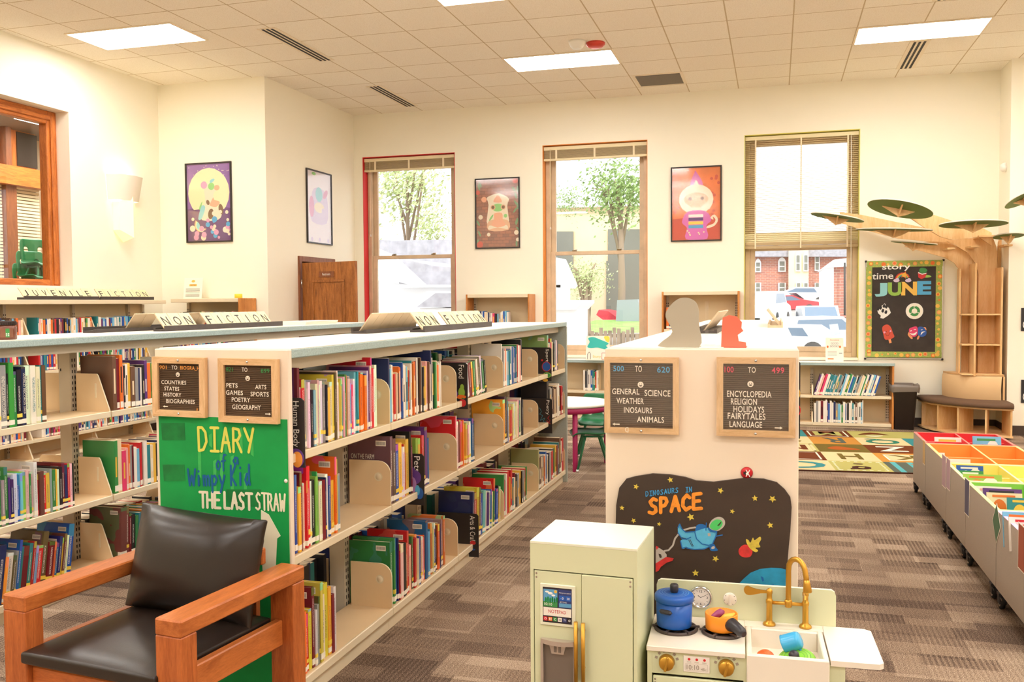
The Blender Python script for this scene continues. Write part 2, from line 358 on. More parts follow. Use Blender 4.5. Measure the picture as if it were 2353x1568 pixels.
S('baseboard_back', MB().box(-5.78, 2.52, BW-.012, BW, 0, .11, 'base_vinyl'))
S('baseboard_right', MB().box(2.508, 2.52, 11.418, BW-.012, 0, .11, 'base_vinyl').box(2.52, 6.05, 11.418, 11.43, 0, .11, 'base_vinyl'))
S('baseboard_left', MB().box(-7.25, -7.238, -5, 9.6, 0, .11, 'base_vinyl').box(-7.25, -5.79, 9.588, 9.6, 0, .11, 'base_vinyl'))
# rest room behind the open door, and the side room behind the wooden window
S('wall_restroom', MB().box(-7.2, -7.1, 9.7, 12.25, 0, 2.7, 'green_room').box(-7.2, -5.92, 9.7, 9.75, 0, 2.7, 'green_room').box(-7.2, -5.92, 12.15, 12.25, 0, 2.7, 'green_room').box(-7.2, -5.92, 9.7, 12.25, 2.7, 2.75, 'green_room'))
S('wall_side_room', MB().box(-11.6, -11.5, 2.5, 14.2, 0, CZ, 'block_tan').box(-11.6, -7.53, 2.4, 2.5, 0, CZ, 'block_tan').box(-11.6, -7.53, 14.1, 14.2, 0, CZ, 'block_tan').box(-7.62, -7.53, 9.7, 14.2, 0, CZ, 'block_tan'))
S('floor_side_room', MB().box(-11.6, -7.6, 2.4, 14.2, -.1, 0, 'carpet'))
S('ceiling_side_room', MB().box(-11.6, -7.6, 2.4, 14.2, CZ, CZ+.1, 'grille_grey'))
# ------------------------------------------------------------------ lamp panels, vents, detector
def ceiling_light(i, j, label):
    x0 = GX+T*i; y1 = GY-T*j; x1 = x0+2*T; y0 = y1-T; z = CZ
    t = thing('ceiling_light', ((x0+x1)/2, (y0+y1)/2, z), label, 'ceiling light', 'troffer lights of the tiled ceiling')
    f = MB(); e = .02
    for q in ((x0, x1, y0, y0+e), (x0, x1, y1-e, y1), (x0, x0+e, y0+e, y1-e), (x1-e, x1, y0+e, y1-e)): f.box(*q, z-.012, z, 'ceiling_metal')
    f.build('frame', t); MB().box(x0+e, x1-e, y0+e, y1-e, z-.009, z-.002, 'lamp_panel').build('diffuser', t); return t
LN = ['middle of three lit ceiling panels, behind the smoke alarm', 'lit ceiling panel above the slotted vent near the right wall', 'lit ceiling panel cut off by the top of the picture', 'lit ceiling panel nearest the wall with the wooden window']
for k, (i, j) in enumerate(LP): ceiling_light(i, j, LN[k] if k < 4 else 'lit ceiling panel over the near part of the room, out of the picture')
# lamp panels added to brighten the side room
for yy in (11.2,): t = thing('ceiling_light', (-9.5, yy, CZ), 'added ceiling panel lighting the side room, nearer its blinds', 'ceiling light'); MB().box(-10.4, -8.6, yy-.6, yy+.6, CZ-.015, CZ-.001, 'lamp_panel').build('diffuser', t)
t = thing('ceiling_light', (-9.5, 8, CZ), 'added ceiling panel lighting the side room behind the wooden window', 'ceiling light'); MB().box(-10.4, -8.6, 7.4, 8.6, CZ-.015, CZ-.001, 'lamp_panel').build('diffuser', t)
def slot_vent(x, y0, y1, label):
    t = thing('slot_vent', (x, (y0+y1)/2, CZ), label, 'air vent', 'slotted ceiling vents')
    f = MB().box(x-.1, x+.1, y0, y1, CZ-.006, CZ, 'ceiling_metal'); f.build('vent_plate', t)
    for k in range(3): MB().box(x-.06+.048*k, x-.036+.048*k, y0+.02, y1-.02, CZ-.009, CZ-.005, 'slot_black').build('slot', t)
slot_vent(-4.76, 7.95, 9.19, 'long slotted ceiling vent between two lit panels, the nearer of two')
slot_vent(-4.76, 10.41, 11.63, 'slotted ceiling vent nearest the corner beside the red window')
slot_vent(1.43, 10.35, 11.52, 'slotted ceiling vent below the right-hand lit panel')
slot_vent(1.44, 7.4, 9.03, 'slotted ceiling vent cut off by the top right edge')
t = thing('return_grille', (-1.35, 11.17, CZ), 'grey rectangular return air grille in the ceiling near the window wall', 'air vent')
MB().box(-1.65, -1.05, 10.88, 11.46, CZ-.006, CZ, 'ceiling_metal').build('frame', t)
g = MB().box(-1.61, -1.09, 10.92, 11.42, CZ-.007, CZ-.005, 'slot_black')
for k in range(22): g.box(-1.61, -1.09, 10.925+k*.0227, 10.925+k*.0227+.015, CZ-.012, CZ-.006, 'grille_grey')
g.build('grille', t)
t = thing('smoke_alarm', (-1.97, 9.3, CZ), 'white round smoke alarm with red strobe on the ceiling', 'smoke alarm')
MB().lathe([(.0, -.075), (.05, -.075), (.07, -.05), (.085, -.02), (.09, 0)], 'white_plastic', (-1.97, 9.3, CZ), 20).build('housing', t)
MB().lathe([(.0, -.05), (.07, -.045), (.1, -.02), (.1, 0)], 'red_plastic', (-1.8, 9.42, CZ), 20).build('strobe', t)
# ------------------------------------------------------------------ windows of the back wall
def blind_raised(x0, x1, z, label):
    y0 = BW+.035
    t = thing('window_blind', ((x0+x1)/2, y0, z-.2), label, 'window blind', 'raised blinds of the window wall')
    MB().box(x0+.01, x1-.01, y0, y0+.05, z-.065, z-.02, 'blind_cream').build('headrail', t)
    s = MB()
    for k in range(9): s.box(x0+.015, x1-.015, y0+.002, y0+.048, z-.178+.0125*k, z-.1705+.0125*k, 'blind_tan')
    s.build('slat_stack', t); MB().box(x0+.01, x1-.01, y0, y0+.05, z-.205, z-.18, 'blind_cream').build('bottom_rail', t)
    for f in (.13, .5, .87): MB().box(x0+(x1-x0)*f-.013, x0+(x1-x0)*f+.013, y0-.006, y0-.001, z-.2, z-.06, 'cord_cream').build('ladder_tape', t)
    MB().rod((x0+.1, y0-.008, z-.05), (x0+.1, y0-.008, z-1.1), .004, 'cord_cream', 6).lathe([(.004, .03), (.013, .0), (.001, -.002)], 'white_plastic', (x0+.1, y0-.008, z-1.12), 8).build('pull_cord', t)
def window(n, x0, x1, z0, z1, paint, rail=2.2):
    t = struct('window_%d' % n, ((x0+x1)/2, BW, z0)); D = .14; y = BW+D
    r = MB(); e = .008
    r.box(x0, x0+e, BW+.001, y, z0, z1, paint); r.box(x1-e, x1, BW+.001, y, z0, z1, paint); r.box(x0+e, x1-e, BW+.001, y, z1-e, z1, paint); r.box(x0+e, x1-e, BW-.03, y, z0, z0+.03, 'wall_paint')
    r.build('reveal', t)
    f = MB(); a, b_ = x0+.008, x1-.008
    for (p, q) in ((a, a+.06), (b_-.06, b_)): f.box(p, q, y, y+.12, z0+.03, z1, 'frame_tan', bev=.006)
    f.box(a+.06, b_-.06, y, y+.12, z1-.07, z1, 'frame_tan'); f.box(a+.06, b_-.06, y, y+.12, z0+.03, z0+.09, 'frame_tan'); f.build('window_frame', t)
    for nm, yy, za, zb in (('upper_sash', y+.07, rail-.02, z1-.07), ('lower_sash', y+.02, z0+.09, rail+.03)):
        s = MB(); w_ = .065
        for (p, q) in ((a+.06, a+.06+w_), (b_-.06-w_, b_-.06)): s.box(p, q, yy, yy+.045, za, zb, 'frame_tan', bev=.004)
        s.box(a+.06+w_, b_-.06-w_, yy, yy+.045, za, za+(.07 if za < 1 else .045), 'frame_tan', bev=.004); s.box(a+.06+w_, b_-.06-w_, yy, yy+.045, zb-.05, zb, 'frame_tan', bev=.004)
        so = s.build(nm, t); MB().box(a+.06+w_, b_-.06-w_, yy+.02, yy+.024, za+.04, zb-.05, 'glass').build('pane', so)
        if nm == 'lower_sash':
            for fx in (.28, .72):
                xx = a+(b_-a)*fx; MB().box(xx-.03, xx+.03, yy+.0, yy+.03, zb, zb+.014, 'brass_dark').box(xx-.01, xx+.045, yy+.005, yy+.02, zb+.014, zb+.024, 'chrome').build('sash_lock', so)
    return t
window(1, *WINS[0], 'reveal_red'); window(2, *WINS[1], 'reveal_orange'); window(3, *WINS[2], 'reveal_lime')
blind_raised(WINS[0][0], WINS[0][1], WINS[0][3], 'tan blind pulled up at the top of the red-edged window')
blind_raised(WINS[1][0], WINS[1][1], WINS[1][3], 'tan blind pulled up at the top of the orange-edged window')
x0, x1, z0, z1 = WINS[2]; y0 = BW+.04
t = thing('window_blind', ((x0+x1)/2, y0, 2.2), 'cream slatted blind half lowered over the window behind the tree', 'window blind')
MB().box(x0+.01, x1-.01, y0, y0+.05, z1-.065, z1-.02, 'blind_cream').build('headrail', t)
s = MB()
for k in range(54):
    z = 2.29+k*.0242; M = Matrix.Translation((0, y0+.025, z)) @ Matrix.Rotation(R(12 if k > 4 else 38), 4, 'X')
    s.box(x0+.012, x1-.012, -.023, .023, -.0012, .0012, 'blind_cream', M)
s.build('slats', t)
MB().box(x0+.01, x1-.01, y0, y0+.05, 2.2, 2.235, 'blind_tan').box(x0+.015, x1-.015, y0+.004, y0+.046, 2.24, 2.28, 'blind_tan').build('bottom_rail', t)
for f in (.1, .5, .9): MB().box(x0+(x1-x0)*f-.009, x0+(x1-x0)*f+.009, y0-.004, y0-.002, 2.2, z1-.05, 'cord_cream').build('ladder_tape', t)
MB().rod((x1-.1, y0-.01, z1-.06), (x1-.09, y0-.01, 1.55), .005, 'white_plastic', 6).build('tilt_wand', t)
# ------------------------------------------------------------------ wooden window to the side room
t = struct('window_4', (-7.25, 6.5, LWIN[2])); a0, a1, z0, z1 = LWIN
f = MB(); xf, xb = -7.41, -7.52
for (p, q) in ((a0, a0+.14), (a1-.14, a1)):
    f.box(xb, xf, p, q, z0, z1, 'oak_red', bev=.01)
f.box(xb, xf, a0+.14, a1-.14, z1-.14, z1, 'oak_red_y', bev=.01); f.box(xb, xf, a0+.14, a1-.14, z0, z0+.07, 'oak_red_y', bev=.01)
for (p, q) in ((a0+.05, a0+.1), (a1-.1, a1-.05)): f.box(xf, xf+.02, p, q, z0+.02, z1-.05, 'oak_red', bev=.006)
f.box(xf, xf+.02, a0+.1, a1-.1, z1-.1, z1-.05, 'oak_red_y', bev=.006)
f.build('window_frame', t); MB().box(-7.47, -7.465, a0+.14, a1-.14, z0+.07, z1-.14, 'glass').build('pane', t)
# joinery on the far side of that room: header, beams, dark panes, blinds
XS = -11.0
def sp(px, py, X=XS): p = at(px, py, X=X); return p.y, p.z
t = struct('window_5', (XS, 11.8, 0))
yA, yB = sp(-140, 300)[0], sp(96, 300)[0]
b = MB(); zt = [sp(50, y)[1] for y in (262, 298, 388, 430)]
b.box(XS-.12, XS, yA, yB, zt[1], zt[0], 'oak_red_y'); b.box(XS-.12, XS+.12, yA, yB, zt[3], zt[2], 'oak_red_y')
b.box(XS-.2, XS-.12, yA, yB, zt[2], zt[1], 'oak_red')
for px in (-60, 14, ): y_ = sp(px, 340)[0]; b.box(XS-.12, XS, y_, y_+.1, zt[2], zt[1], 'oak_trim')
y_ = sp(16, 500)[0]; y2 = sp(40, 500)[0]; b.box(XS-.12, XS, y_, y2, 0, zt[3], 'oak_trim'); b.build('window_frame', t)
MB().box(XS-.12, XS-.1, sp(52, 340)[0], yB, zt[2]+.06, zt[1]-.02, 'dark_pane').box(XS-.12, XS-.1, sp(-50, 340)[0], sp(8, 340)[0], zt[2]+.06, zt[1]-.02, 'paper').build('pane', t)
b = MB()
for (p, q) in ((yA, y_), (y2, yB)):
    for k in range(int((zt[3]-.9)/.05)): b.box(XS-.1, XS-.085, p, q, .92+k*.05, .955+k*.05, 'blind_cream')
b.build('blind_slats', t); MB().box(XS-.2, XS-.15, yA, yB, 0, zt[3], 'blind_tan').build('blind_backing', t)
# ------------------------------------------------------------------ rest room door
t = struct('door_1', (-5.78, 10.36, 0)); a0, a1, _, z1 = DOOR
b = MB(); b.box(-5.93, -5.755, a0-.05, a0+.02, 0, z1+.05, 'oak_trim', bev=.006).box(-5.93, -5.755, a1-.02, a1+.05, 0, z1+.05, 'oak_trim', bev=.006).box(-5.93, -5.755, a0+.02, a1-.02, z1-.02, z1+.05, 'oak_trim', bev=.006); b.build('door_frame', t)
DA = math.atan2(-.28, .96); DM = Matrix.Translation((-5.735, 10.40, 0)) @ Matrix.Rotation(DA, 4, 'Z')
def door_leaf():
    b = MB(); W, H, d = .89, 2.06, .045
    b.box(.0, W, -d, 0, .01, H, 'oak_door', DM, bev=.004)
    e = b
    for (za, zb) in ((.25, .95), (1.1, H-.22)):
        for (p, q, r, s_) in ((.17, W-.17, zb-.03, zb), (.17, W-.17, za, za+.03), (.17, .2, za+.03, zb-.03), (W-.2, W-.17, za+.03, zb-.03)): b.box(p, q, -d-.012, -d, r, s_, 'oak_door', DM, bev=.005)
        b.box(.22, W-.22, -d-.006, -d, za+.05, zb-.05, 'oak_door', DM, bev=.005)
    return b.build('door_leaf', t)
dl = door_leaf()
MB().lathe([(.0, -.07), (.028, -.065), (.03, -.045), (.012, -.03), (.012, -.005), (.03, 0)], 'brass_dark', n=16, M=DM @ Matrix.Translation((.82, -.05, .98)) @ Matrix.Rotation(R(-90), 4, 'X')).build('handle', dl)
for z in (.3, 1.05, 1.8): MB().rod(DM @ Vector((-.01, -.05, z-.05)), DM @ Vector((-.01, -.05, z+.05)), .012, 'chrome').build('hinge', dl)
Ud = (DM.to_3x3() @ Vector((1, 0, 0)))
t = thing('door_plaque', DM @ Vector((.42, -.05, 1.92)), 'small brown plaque with white word on the open wooden door', 'sign')
MB().box(.3, .55, -.055, -.0455, 1.875, 1.945, 'oak_trim', DM).build('plate', t)
letters(MB(), 'Restroom', DM @ Vector((.36, -.0555, 1.895)), Ud, WZ, .13, .03, 'white').build('lettering', t)
def notice_lines(mb, O, U, V, w, h, rows, m='ink'):
    for (f0, f1, v, th) in rows: disc_q(mb, O, U, V, w*f0, w*f1, h*v, h*(v+th), m)
    return mb
def disc_q(mb, O, U, V, u0, u1, v0, v1, m, out=.0015):
    O, U, V = Vector(O), Vector(U).normalized(), Vector(V).normalized(); N = U.cross(V)
    return mb.add([O+U*u+V*v+N*out for u, v in ((u0, v0), (u1, v0), (u1, v1), (u0, v1))], [[0, 1, 2, 3]], m)
O = DM @ Vector((.31, -.049, 1.33)); t = thing('door_notice', O, 'white printed notice hanging on the open wooden door', 'notice')
MB().box(.31, .57, -.0485, -.0465, 1.33, 1.62, 'paper', DM).build('sheet', t)
b = MB(); letters(b, "Children's Restroom", O+Ud*.03+WZ*.22, Ud, WZ, .2, .022, 'ink'); notice_lines(b, O, Ud, WZ, .26, .29, [(.15, .85, .6, .02), (.2, .8, .54, .02), (.15, .85, .38, .02), (.2, .8, .32, .02), (.2, .8, .15, .02)]); b.build('lettering', t)
# ================================================================== shelving
mat('steel_tan', (234, 204, 160), .4, vary=.03, vscale=3); mat('steel_post', (205, 192, 170), .45); mat('steel_lip', (232, 216, 184), .4)
mat('panel_cream', (238, 220, 198), .6); mat('panel_grey', (176, 184, 176), .5, vary=.05, vscale=120); mat('sheet_back', (226, 206, 168), .6)
mat('laminate_edge', (166, 186, 184), .45, vary=.1, vscale=160); mat('laminate_top', (246, 236, 222), .4, vary=.02, vscale=90)
wood('oak_panel', (176, 104, 44), (216, 146, 76), 'Z', 4, .4)
def slots(mb, x, yc, z0, z1, M, m='slot_black'):
    n = int((z1-z0)/.032)
    for dy in (-.014, .006):
        for k in range(n): mb.quad([M @ Vector((x, yc+dy+a, z0+k*.032+b)) for a, b in ((0, 0), (.008, 0), (.008, .018), (0, .018))], m)
def bracket(mb, x0, d, y, z, h, M, style):
    """shelf end plate standing on the shelf: rounded corner with a dimple, or slanted front with a slot"""
    if style == 'round':
        r = .06; P = [(0, -.03), (0, h-r)]+[(-r+r*math.cos(a), h-r+r*math.sin(a)) for a in [R(q) for q in (15, 30, 45, 60, 75, 90)]]+[(-d, h), (-d, -.03)]
    else: P = [(0, -.03), (-.005, .01), (-.075, h-.012), (-.085, h), (-d, h), (-d, -.03)]
    mb.prism([(x0+p[0], z+p[1]) for p in P], .008, 'steel_tan', M @ Vector((0, y, 0)), M.to_3x3() @ Vector((1, 0, 0)), (0, 0, 1), 'steel_lip')
    for s in (-1, 1):
        yy = y-.0015 if s > 0 else y-.0065
        if style == 'round': mb.lathe([(.0, .001), (.014, .0015), (.017, -.0015), (.021, 0)], 'steel_lip', n=16, M=M @ Matrix.Translation((x0-.06, y-.0085 if s > 0 else y+.0005, z+h-.075)) @ Matrix.Rotation(R(90*s), 4, 'X'))
        else: mb.box(x0-.1, x0-.085, y-.0095, y+.0015, z+h*.35, z+h*.75, 'steel_lip', M, bev=.003)
def shelf_bay(root, M, ya, yb, levels, d, style, hb=.21, base=True, lips='steel_lip', brackets=(1, 1)):
    for k, z in enumerate(levels):
        b = MB()
        if base and k == 0: b.box(-d, -.012, ya+.004, yb-.004, z-.02, z, 'steel_tan', M).box(-.012, 0, ya+.002, yb-.002, z-.034, z+.002, lips, M, bev=.003)
        else: b.box(-d, -.01, ya+.004, yb-.004, z-.018, z, 'steel_tan', M).box(-.01, 0, ya+.004, yb-.004, z-.032, z+.002, lips, M, bev=.003)
        b.build('shelf', root)
        for on, y in ((brackets[0], ya+.008), (brackets[1], yb)):
            if on: bm_ = MB(); bracket(bm_, -.004, d-.02, y, z, hb, M, style); bm_.build('bracket', root)
    if base:
        z = levels[0]; MB().box(-d, -.025, ya+.001, yb-.001, 0, z-.034, 'steel_lip', M).build('kick_plate', root)
def island(label, xf, xb, ys, lv_f, lv_b, ztop=1.368, style='round', near='panel_cream', far='panel_grey', one=False):
    xc = (xf+xb)/2; y0, y1 = ys[0], ys[-1]
    t = thing('library_shelf', (xc, (y0+y1)/2, 0), label, 'bookshelf', 'double-sided library shelving units')
    MB().box(xb-.012, xf+.012, y0-.03, y0-.006, 0, ztop-.001, near, bev=.003).build('end_panel', t)
    MB().box(xb-.012, xf+.012, y1+.006, y1+.03, 0, ztop-.036, far, bev=.003).build('end_panel', t)
    MB().box(xb-.01, xf+.01, y0-.006, y1+.03, ztop-.035, ztop, 'laminate_edge', bev=.004).box(xb-.008, xf+.008, y0-.004, y1+.028, ztop-.001, ztop+.0015, 'laminate_top').build('countertop', t)
    I = Matrix.Identity(4)
    cb = MB().box(xf-.075, xf-.06, y0, y1, ztop-.085, ztop-.035, 'steel_post').box(xb+.06, xb+.075, y0, y1, ztop-.085, ztop-.035, 'steel_post').box(xc-.02, xc+.02, y0, y1, ztop-.06, ztop-.035, 'steel_post'); cb.build('canopy_rail', t)
    for y in ys:
        yy = min(max(y, y0+.03), y1-.03); p = MB().box(xc-.038, xc+.038, yy-.028, yy+.028, 0, ztop-.06, 'steel_post')
        slots(p, xc+.0385, yy, .1, ztop-.1, I); slots(p, xc-.0385, yy, .1, ztop-.1, I)
        p.box(xc-.028, xc-.02, yy-.0285, yy-.028, ztop-.2, ztop-.185, 'slot_black').build('upright', t)
    d = xf-xc-.045
    for a, b in zip(ys[:-1], ys[1:]):
        shelf_bay(t, Matrix.Translation((xf, 0, 0)), a, b, lv_f, d, style, brackets=(a == ys[0], 1))
        MB2 = Matrix.Translation((xb, 0, 0)) @ Matrix.Rotation(math.pi, 4, 'Z')
        shelf_bay(t, MB2, -b, -a, lv_b, d, style, brackets=(b == ys[-1], 1))
    return t
YS = [2.99, 3.90, 4.82, 5.735, 6.65, 7.56]
XM, XMB = -1.715, -2.265
island('middle double-sided library shelf with green painted end panel behind the armchair', XM, XMB, YS, [.105, .59, .975], [.105, .59, .975])
YL = [2.41, 3.325, 4.235, 5.15, 6.065, 6.98, 7.6]
XL, XLB = -3.545, -4.12
island('double-sided library shelf along the left aisle, carrying the brown jar', XL, XLB, YL, [.10, .475, .945], [.10, .475, .945], style='slant', near='panel_grey')
XR, XRB = .066, -.572
island('double-sided library shelf behind the play kitchen, with dark mural on its end', XR, XRB, [3.25, 4.16, 5.07, 5.98, 6.9, 7.8, 8.4], [.105, .59, .975], [.105, .59, .975])
def bookcase(label, M, y0, y1, h, d, levels, style='slant', sides=('oak_panel', 'oak_panel'), top='steel_lip', bays=None, group='wall bookcases', edge=None, hb=.19, back=True):
    P = M.to_translation(); q = M @ Vector((-d/2, (y0+y1)/2, 0))
    t = thing('wall_bookcase', q, label, 'bookcase', group); bays = bays or [y0, y1]
    if sides[0]: MB().box(-d, .008, y0-.022, y0, 0, h, sides[0], M, bev=.003).build('side_panel', t)
    if sides[1]: MB().box(-d, .008, y1, y1+.022, 0, h, sides[1], M, bev=.003).build('side_panel', t)
    if edge: MB().box(-d, .02, y0-.03, y1+.03, h, h+.036, 'laminate_edge', M, bev=.004).box(-d, .018, y0-.028, y1+.028, h+.035, h+.0375, 'laminate_top', M).build('countertop', t)
    else: MB().box(-d, .004, y0, y1, h-.045, h, top, M, bev=.004).build('top_shelf', t)
    if back: MB().box(-d, -d+.012, y0, y1, .02, h-.02, 'sheet_back', M).build('back_panel', t)
    for y in bays:
        p = MB(); yy = min(max(y, y0+.02), y1-.02); p.box(-d+.013, -d+.045, yy-.018, yy+.018, 0, h-.05, 'steel_post', M)
        slots(p, -d+.0455, yy, .1, h-.1, M); p.build('upright', t)
    for a, b in zip(bays[:-1], bays[1:]): shelf_bay(t, M, a, b, levels, d-.05, style, hb, brackets=(a > y0, b < y1))
    return t
LWB = Matrix.Translation((-6.9, 0, 0))
bookcase('long tan bookcase of novels along the left wall under the wooden window', LWB, 5.4, 9.2, 1.6, .345, [.05, .24, .57, .90, 1.23], sides=('oak_panel', None), bays=[5.4, 6.3, 7.15, 8.06, 8.93, 9.2])
RZ = Matrix.Rotation(R(-90), 4, 'Z')
def facing(x, y): return Matrix.Translation((x, y, 0)) @ RZ
bookcase('tan bookcase with wooden end in the corner beside the doorway wall', facing(0, 9.25), -6.87, -5.96, 1.615, .345, [.05, .3, .62, .94, 1.26], sides=(None, 'oak_panel'))
bookcase('tall wooden bookcase between the red and orange windows', facing(0, 11.63), -3.98, -3.14, 1.655, .31, [.06, .42, .80, 1.19])
bookcase('tall wooden bookcase between the orange and lime windows', facing(0, 11.63), -1.36, -.45, 1.665, .31, [.06, .42, .80, 1.19])
bookcase('low bookcase with grey top under the orange-edged window', facing(0, 11.62), -3.05, -1.42, .755, .32, [.06, .39], bays=[-3.05, -2.24, -1.42], group='low window bookcases', edge=1, hb=.12)
bookcase('low bookcase with grey top below the half-lowered blind', facing(0, 11.62), -.39, 1.335, .755, .32, [.06, .39], bays=[-.39, .44, 1.335], group='low window bookcases', edge=1, hb=.12)
# ================================================================== books
BC = {'r': ('red', (205, 38, 44)), 'd': ('dark red', (122, 28, 42)), 'o': ('orange', (234, 116, 42)), 'y': ('yellow', (238, 188, 70)), 'g': ('green', (58, 142, 72)), 'l': ('lime green', (150, 192, 78)),
      't': ('teal', (44, 132, 140)), 'b': ('blue', (36, 88, 170)), 'n': ('navy', (34, 44, 92)), 's': ('light blue', (118, 186, 218)), 'p': ('purple', (96, 54, 124)), 'k': ('black', (36, 34, 38)), 'w': ('white', (242, 234, 222)),
      'c': ('cream', (238, 214, 176)), 'e': ('grey', (152, 150, 148)), 'm': ('pink', (226, 62, 112)), 'i': ('pale pink', (244, 176, 170)), 'u': ('brown', (112, 78, 58)), 'q': ('olive', (160, 158, 106))}
for k, v in BC.items(): mat('book_'+k, v[1], .4)
mat('page_block', (236, 222, 194), .8)
def _cover(nt, L, new, b):
    oi = new('ShaderNodeObjectInfo'); tc = new('ShaderNodeTexCoord'); se = new('ShaderNodeSeparateXYZ'); L(tc.outputs['Object'], se.inputs[0])
    def ma(op, x, y=None, z=None):
        m = new('ShaderNodeMath', operation=op)
        for i, q in enumerate((x, y, z)):
            if q is None: continue
            if isinstance(q, (int, float)): m.inputs[i].default_value = q
            else: L(q, m.inputs[i])
        return m.outputs[0]
    def mix(f, a, c):
        m = new('ShaderNodeMix'); m.data_type = 'RGBA'
        for k, q in (('Factor', f), ('A', a), ('B', c)):
            if isinstance(q, (tuple, float, int)): m.inputs[k].default_value = q
            else: L(q, m.inputs[k])
        return m.outputs['Result']
    rnd = oi.outputs['Random']; base = oi.outputs['Color']
    hs = new('ShaderNodeHueSaturation'); L(base, hs.inputs['Color']); L(ma('MULTIPLY_ADD', rnd, .9, .05), hs.inputs['Hue']); hs.inputs['Saturation'].default_value = .9; hs.inputs['Value'].default_value = 1.15
    bw = new('ShaderNodeRGBToBW'); L(base, bw.inputs[0]); light = ma('GREATER_THAN', bw.outputs[0], .28)
    ink = mix(light, (.9, .88, .8, 1), (.06, .05, .08, 1))
    cv = new('ShaderNodeCombineXYZ'); L(ma('MULTIPLY', se.outputs[0], .6), cv.inputs[0]); L(ma('MULTIPLY_ADD', rnd, 37, se.outputs[2]), cv.inputs[2]); L(ma('MULTIPLY', rnd, 91), cv.inputs[1])
    n = new('ShaderNodeTexNoise', Scale=3.2, Detail=1.5); L(cv.outputs[0], n.inputs['Vector'])
    art = ma('MULTIPLY', ma('GREATER_THAN', n.outputs['Fac'], .56), ma('LESS_THAN', se.outputs[0], -.06))
    col = mix(ma('MULTIPLY', art, .55), base, hs.outputs['Color'])
    # spine: a band of the second colour and lettering down the middle
    sp_ = ma('GREATER_THAN', se.outputs[0], -.012)
    band = ma('MULTIPLY', sp_, ma('MULTIPLY', ma('GREATER_THAN', se.outputs[2], ma('MULTIPLY_ADD', rnd, .35, .62)), ma('GREATER_THAN', rnd, .4)))
    col = mix(ma('MULTIPLY', band, .7), col, hs.outputs['Color'])
    cw = new('ShaderNodeCombineXYZ'); L(ma('MULTIPLY_ADD', se.outputs[2], 105, ma('MULTIPLY', rnd, 300)), cw.inputs[2]); L(ma('MULTIPLY', se.outputs[1], 5), cw.inputs[1])
    nw = new('ShaderNodeTexNoise', Scale=1.0, Detail=1.0); L(cw.outputs[0], nw.inputs['Vector'])
    ymid = ma('LESS_THAN', ma('ABSOLUTE', ma('SUBTRACT', se.outputs[1], .5)), .17)
    zb = ma('MULTIPLY', ma('GREATER_THAN', se.outputs[2], .26), ma('LESS_THAN', se.outputs[2], ma('MULTIPLY_ADD', rnd, .2, .7)))
    tt = ma('MULTIPLY', ma('MULTIPLY', sp_, ymid), ma('MULTIPLY', zb, ma('GREATER_THAN', nw.outputs['Fac'], .5)))
    col = mix(ma('MULTIPLY', tt, ma('MULTIPLY', .7, ma('LESS_THAN', ma('FRACT', ma('MULTIPLY', rnd, 17)), .75))), col, ink)
    return col
graph('book_cover', _cover, .32, .4)
def _bars(nt, L, new, b):
    tc = new('ShaderNodeTexCoord'); wv = new('ShaderNodeTexWave'); wv.bands_direction = 'X'; wv.inputs['Scale'].default_value = 26; wv.inputs['Distortion'].default_value = 1.5; L(tc.outputs['Object'], wv.inputs['Vector'])
    r = ramp(nt, [(.0, (248, 242, 228)), (.62, (225, 215, 200)), (.66, (60, 52, 46))]); L(wv.outputs['Fac'], r.inputs['Fac']); return r.outputs['Color']
graph('barcode', _bars, .6); mat('label_white', (246, 238, 222), .6); mat('label_yellow', (246, 216, 84), .6)
def unit_book():
    c = MB().box(-1, 0, 0, .1, 0, 1, 'book_cover').box(-1, 0, .9, 1, 0, 1, 'book_cover').box(-.014, 0, .1, .9, 0, 1, 'book_cover').mesh('book_cover')
    p = MB().box(-.97, -.014, .1, .9, .012, .985, 'page_block').mesh('pages')
    l = MB().box(-.1, .004, -.015, 1.015, 0.035, .11, 'label_white').mesh('spine_label')
    y = MB().box(-.08, .005, -.018, 1.018, .15, .215, 'label_yellow').mesh('shelf_sticker')
    b = MB().box(-.34, -.1, -.02, .0, .86, .94, 'label_white').box(-.325, -.115, -.03, -.02, .875, .925, 'barcode').mesh('barcode_label')
    return c, p, l, y, b
UB = unit_book()
RUNS = []; rng = random.Random(11)
def run(place, M, y0, y1, z, seq, h=(.21, .3), d=(.17, .235), lean=0, setb=.012, fill=1.0, dmx=.232):
    """one row of books standing on a shelf; capitals are the tall deep ones"""
    seq = seq.replace(' ', ''); n = len(seq); wts = [rng.uniform(.5, 1.6)*(1.25 if c.isupper() else 1) for c in seq]
    if lean: fill *= math.cos(R(lean))
    k = (y1-y0)/sum(wts)*fill; y = y0; out = []; hh = rng.uniform(*h)
    for i, c in enumerate(seq):
        th = wts[i]*k; hh = .45*hh+.55*rng.uniform(*h); H, D = (hh, rng.uniform(*d)) if c.islower() else (h[1]+rng.uniform(.0, .025), d[1]-.005)
        sb = setb+rng.uniform(0, .012); D = min(D, dmx-sb)
        out.append(dict(c=c.lower(), M=M @ Matrix.Translation((-sb, y, z+.001+(th*math.sin(R(-lean+.3)) if lean < 0 else 0))) @ Matrix.Rotation(R(lean+(rng.uniform(-.2, .2) if lean else 0)), 4, 'X'), s=(D, th*.965, H), i=i))
        y += th/(math.cos(R(lean)) if lean else 1)
    P = M @ Vector((0, (y0+y1)/2, z+.12)) - Vector((0, 0, EYE)); dep = max(.3, P.dot(fw)); a = abs(P.dot(rt)/dep)
    RUNS.append((sum(b['s'][1]*b['s'][2] for b in out)/n*(FPX/dep)**2*(1 if a < .6 and 0 < dep else .05), place, out))
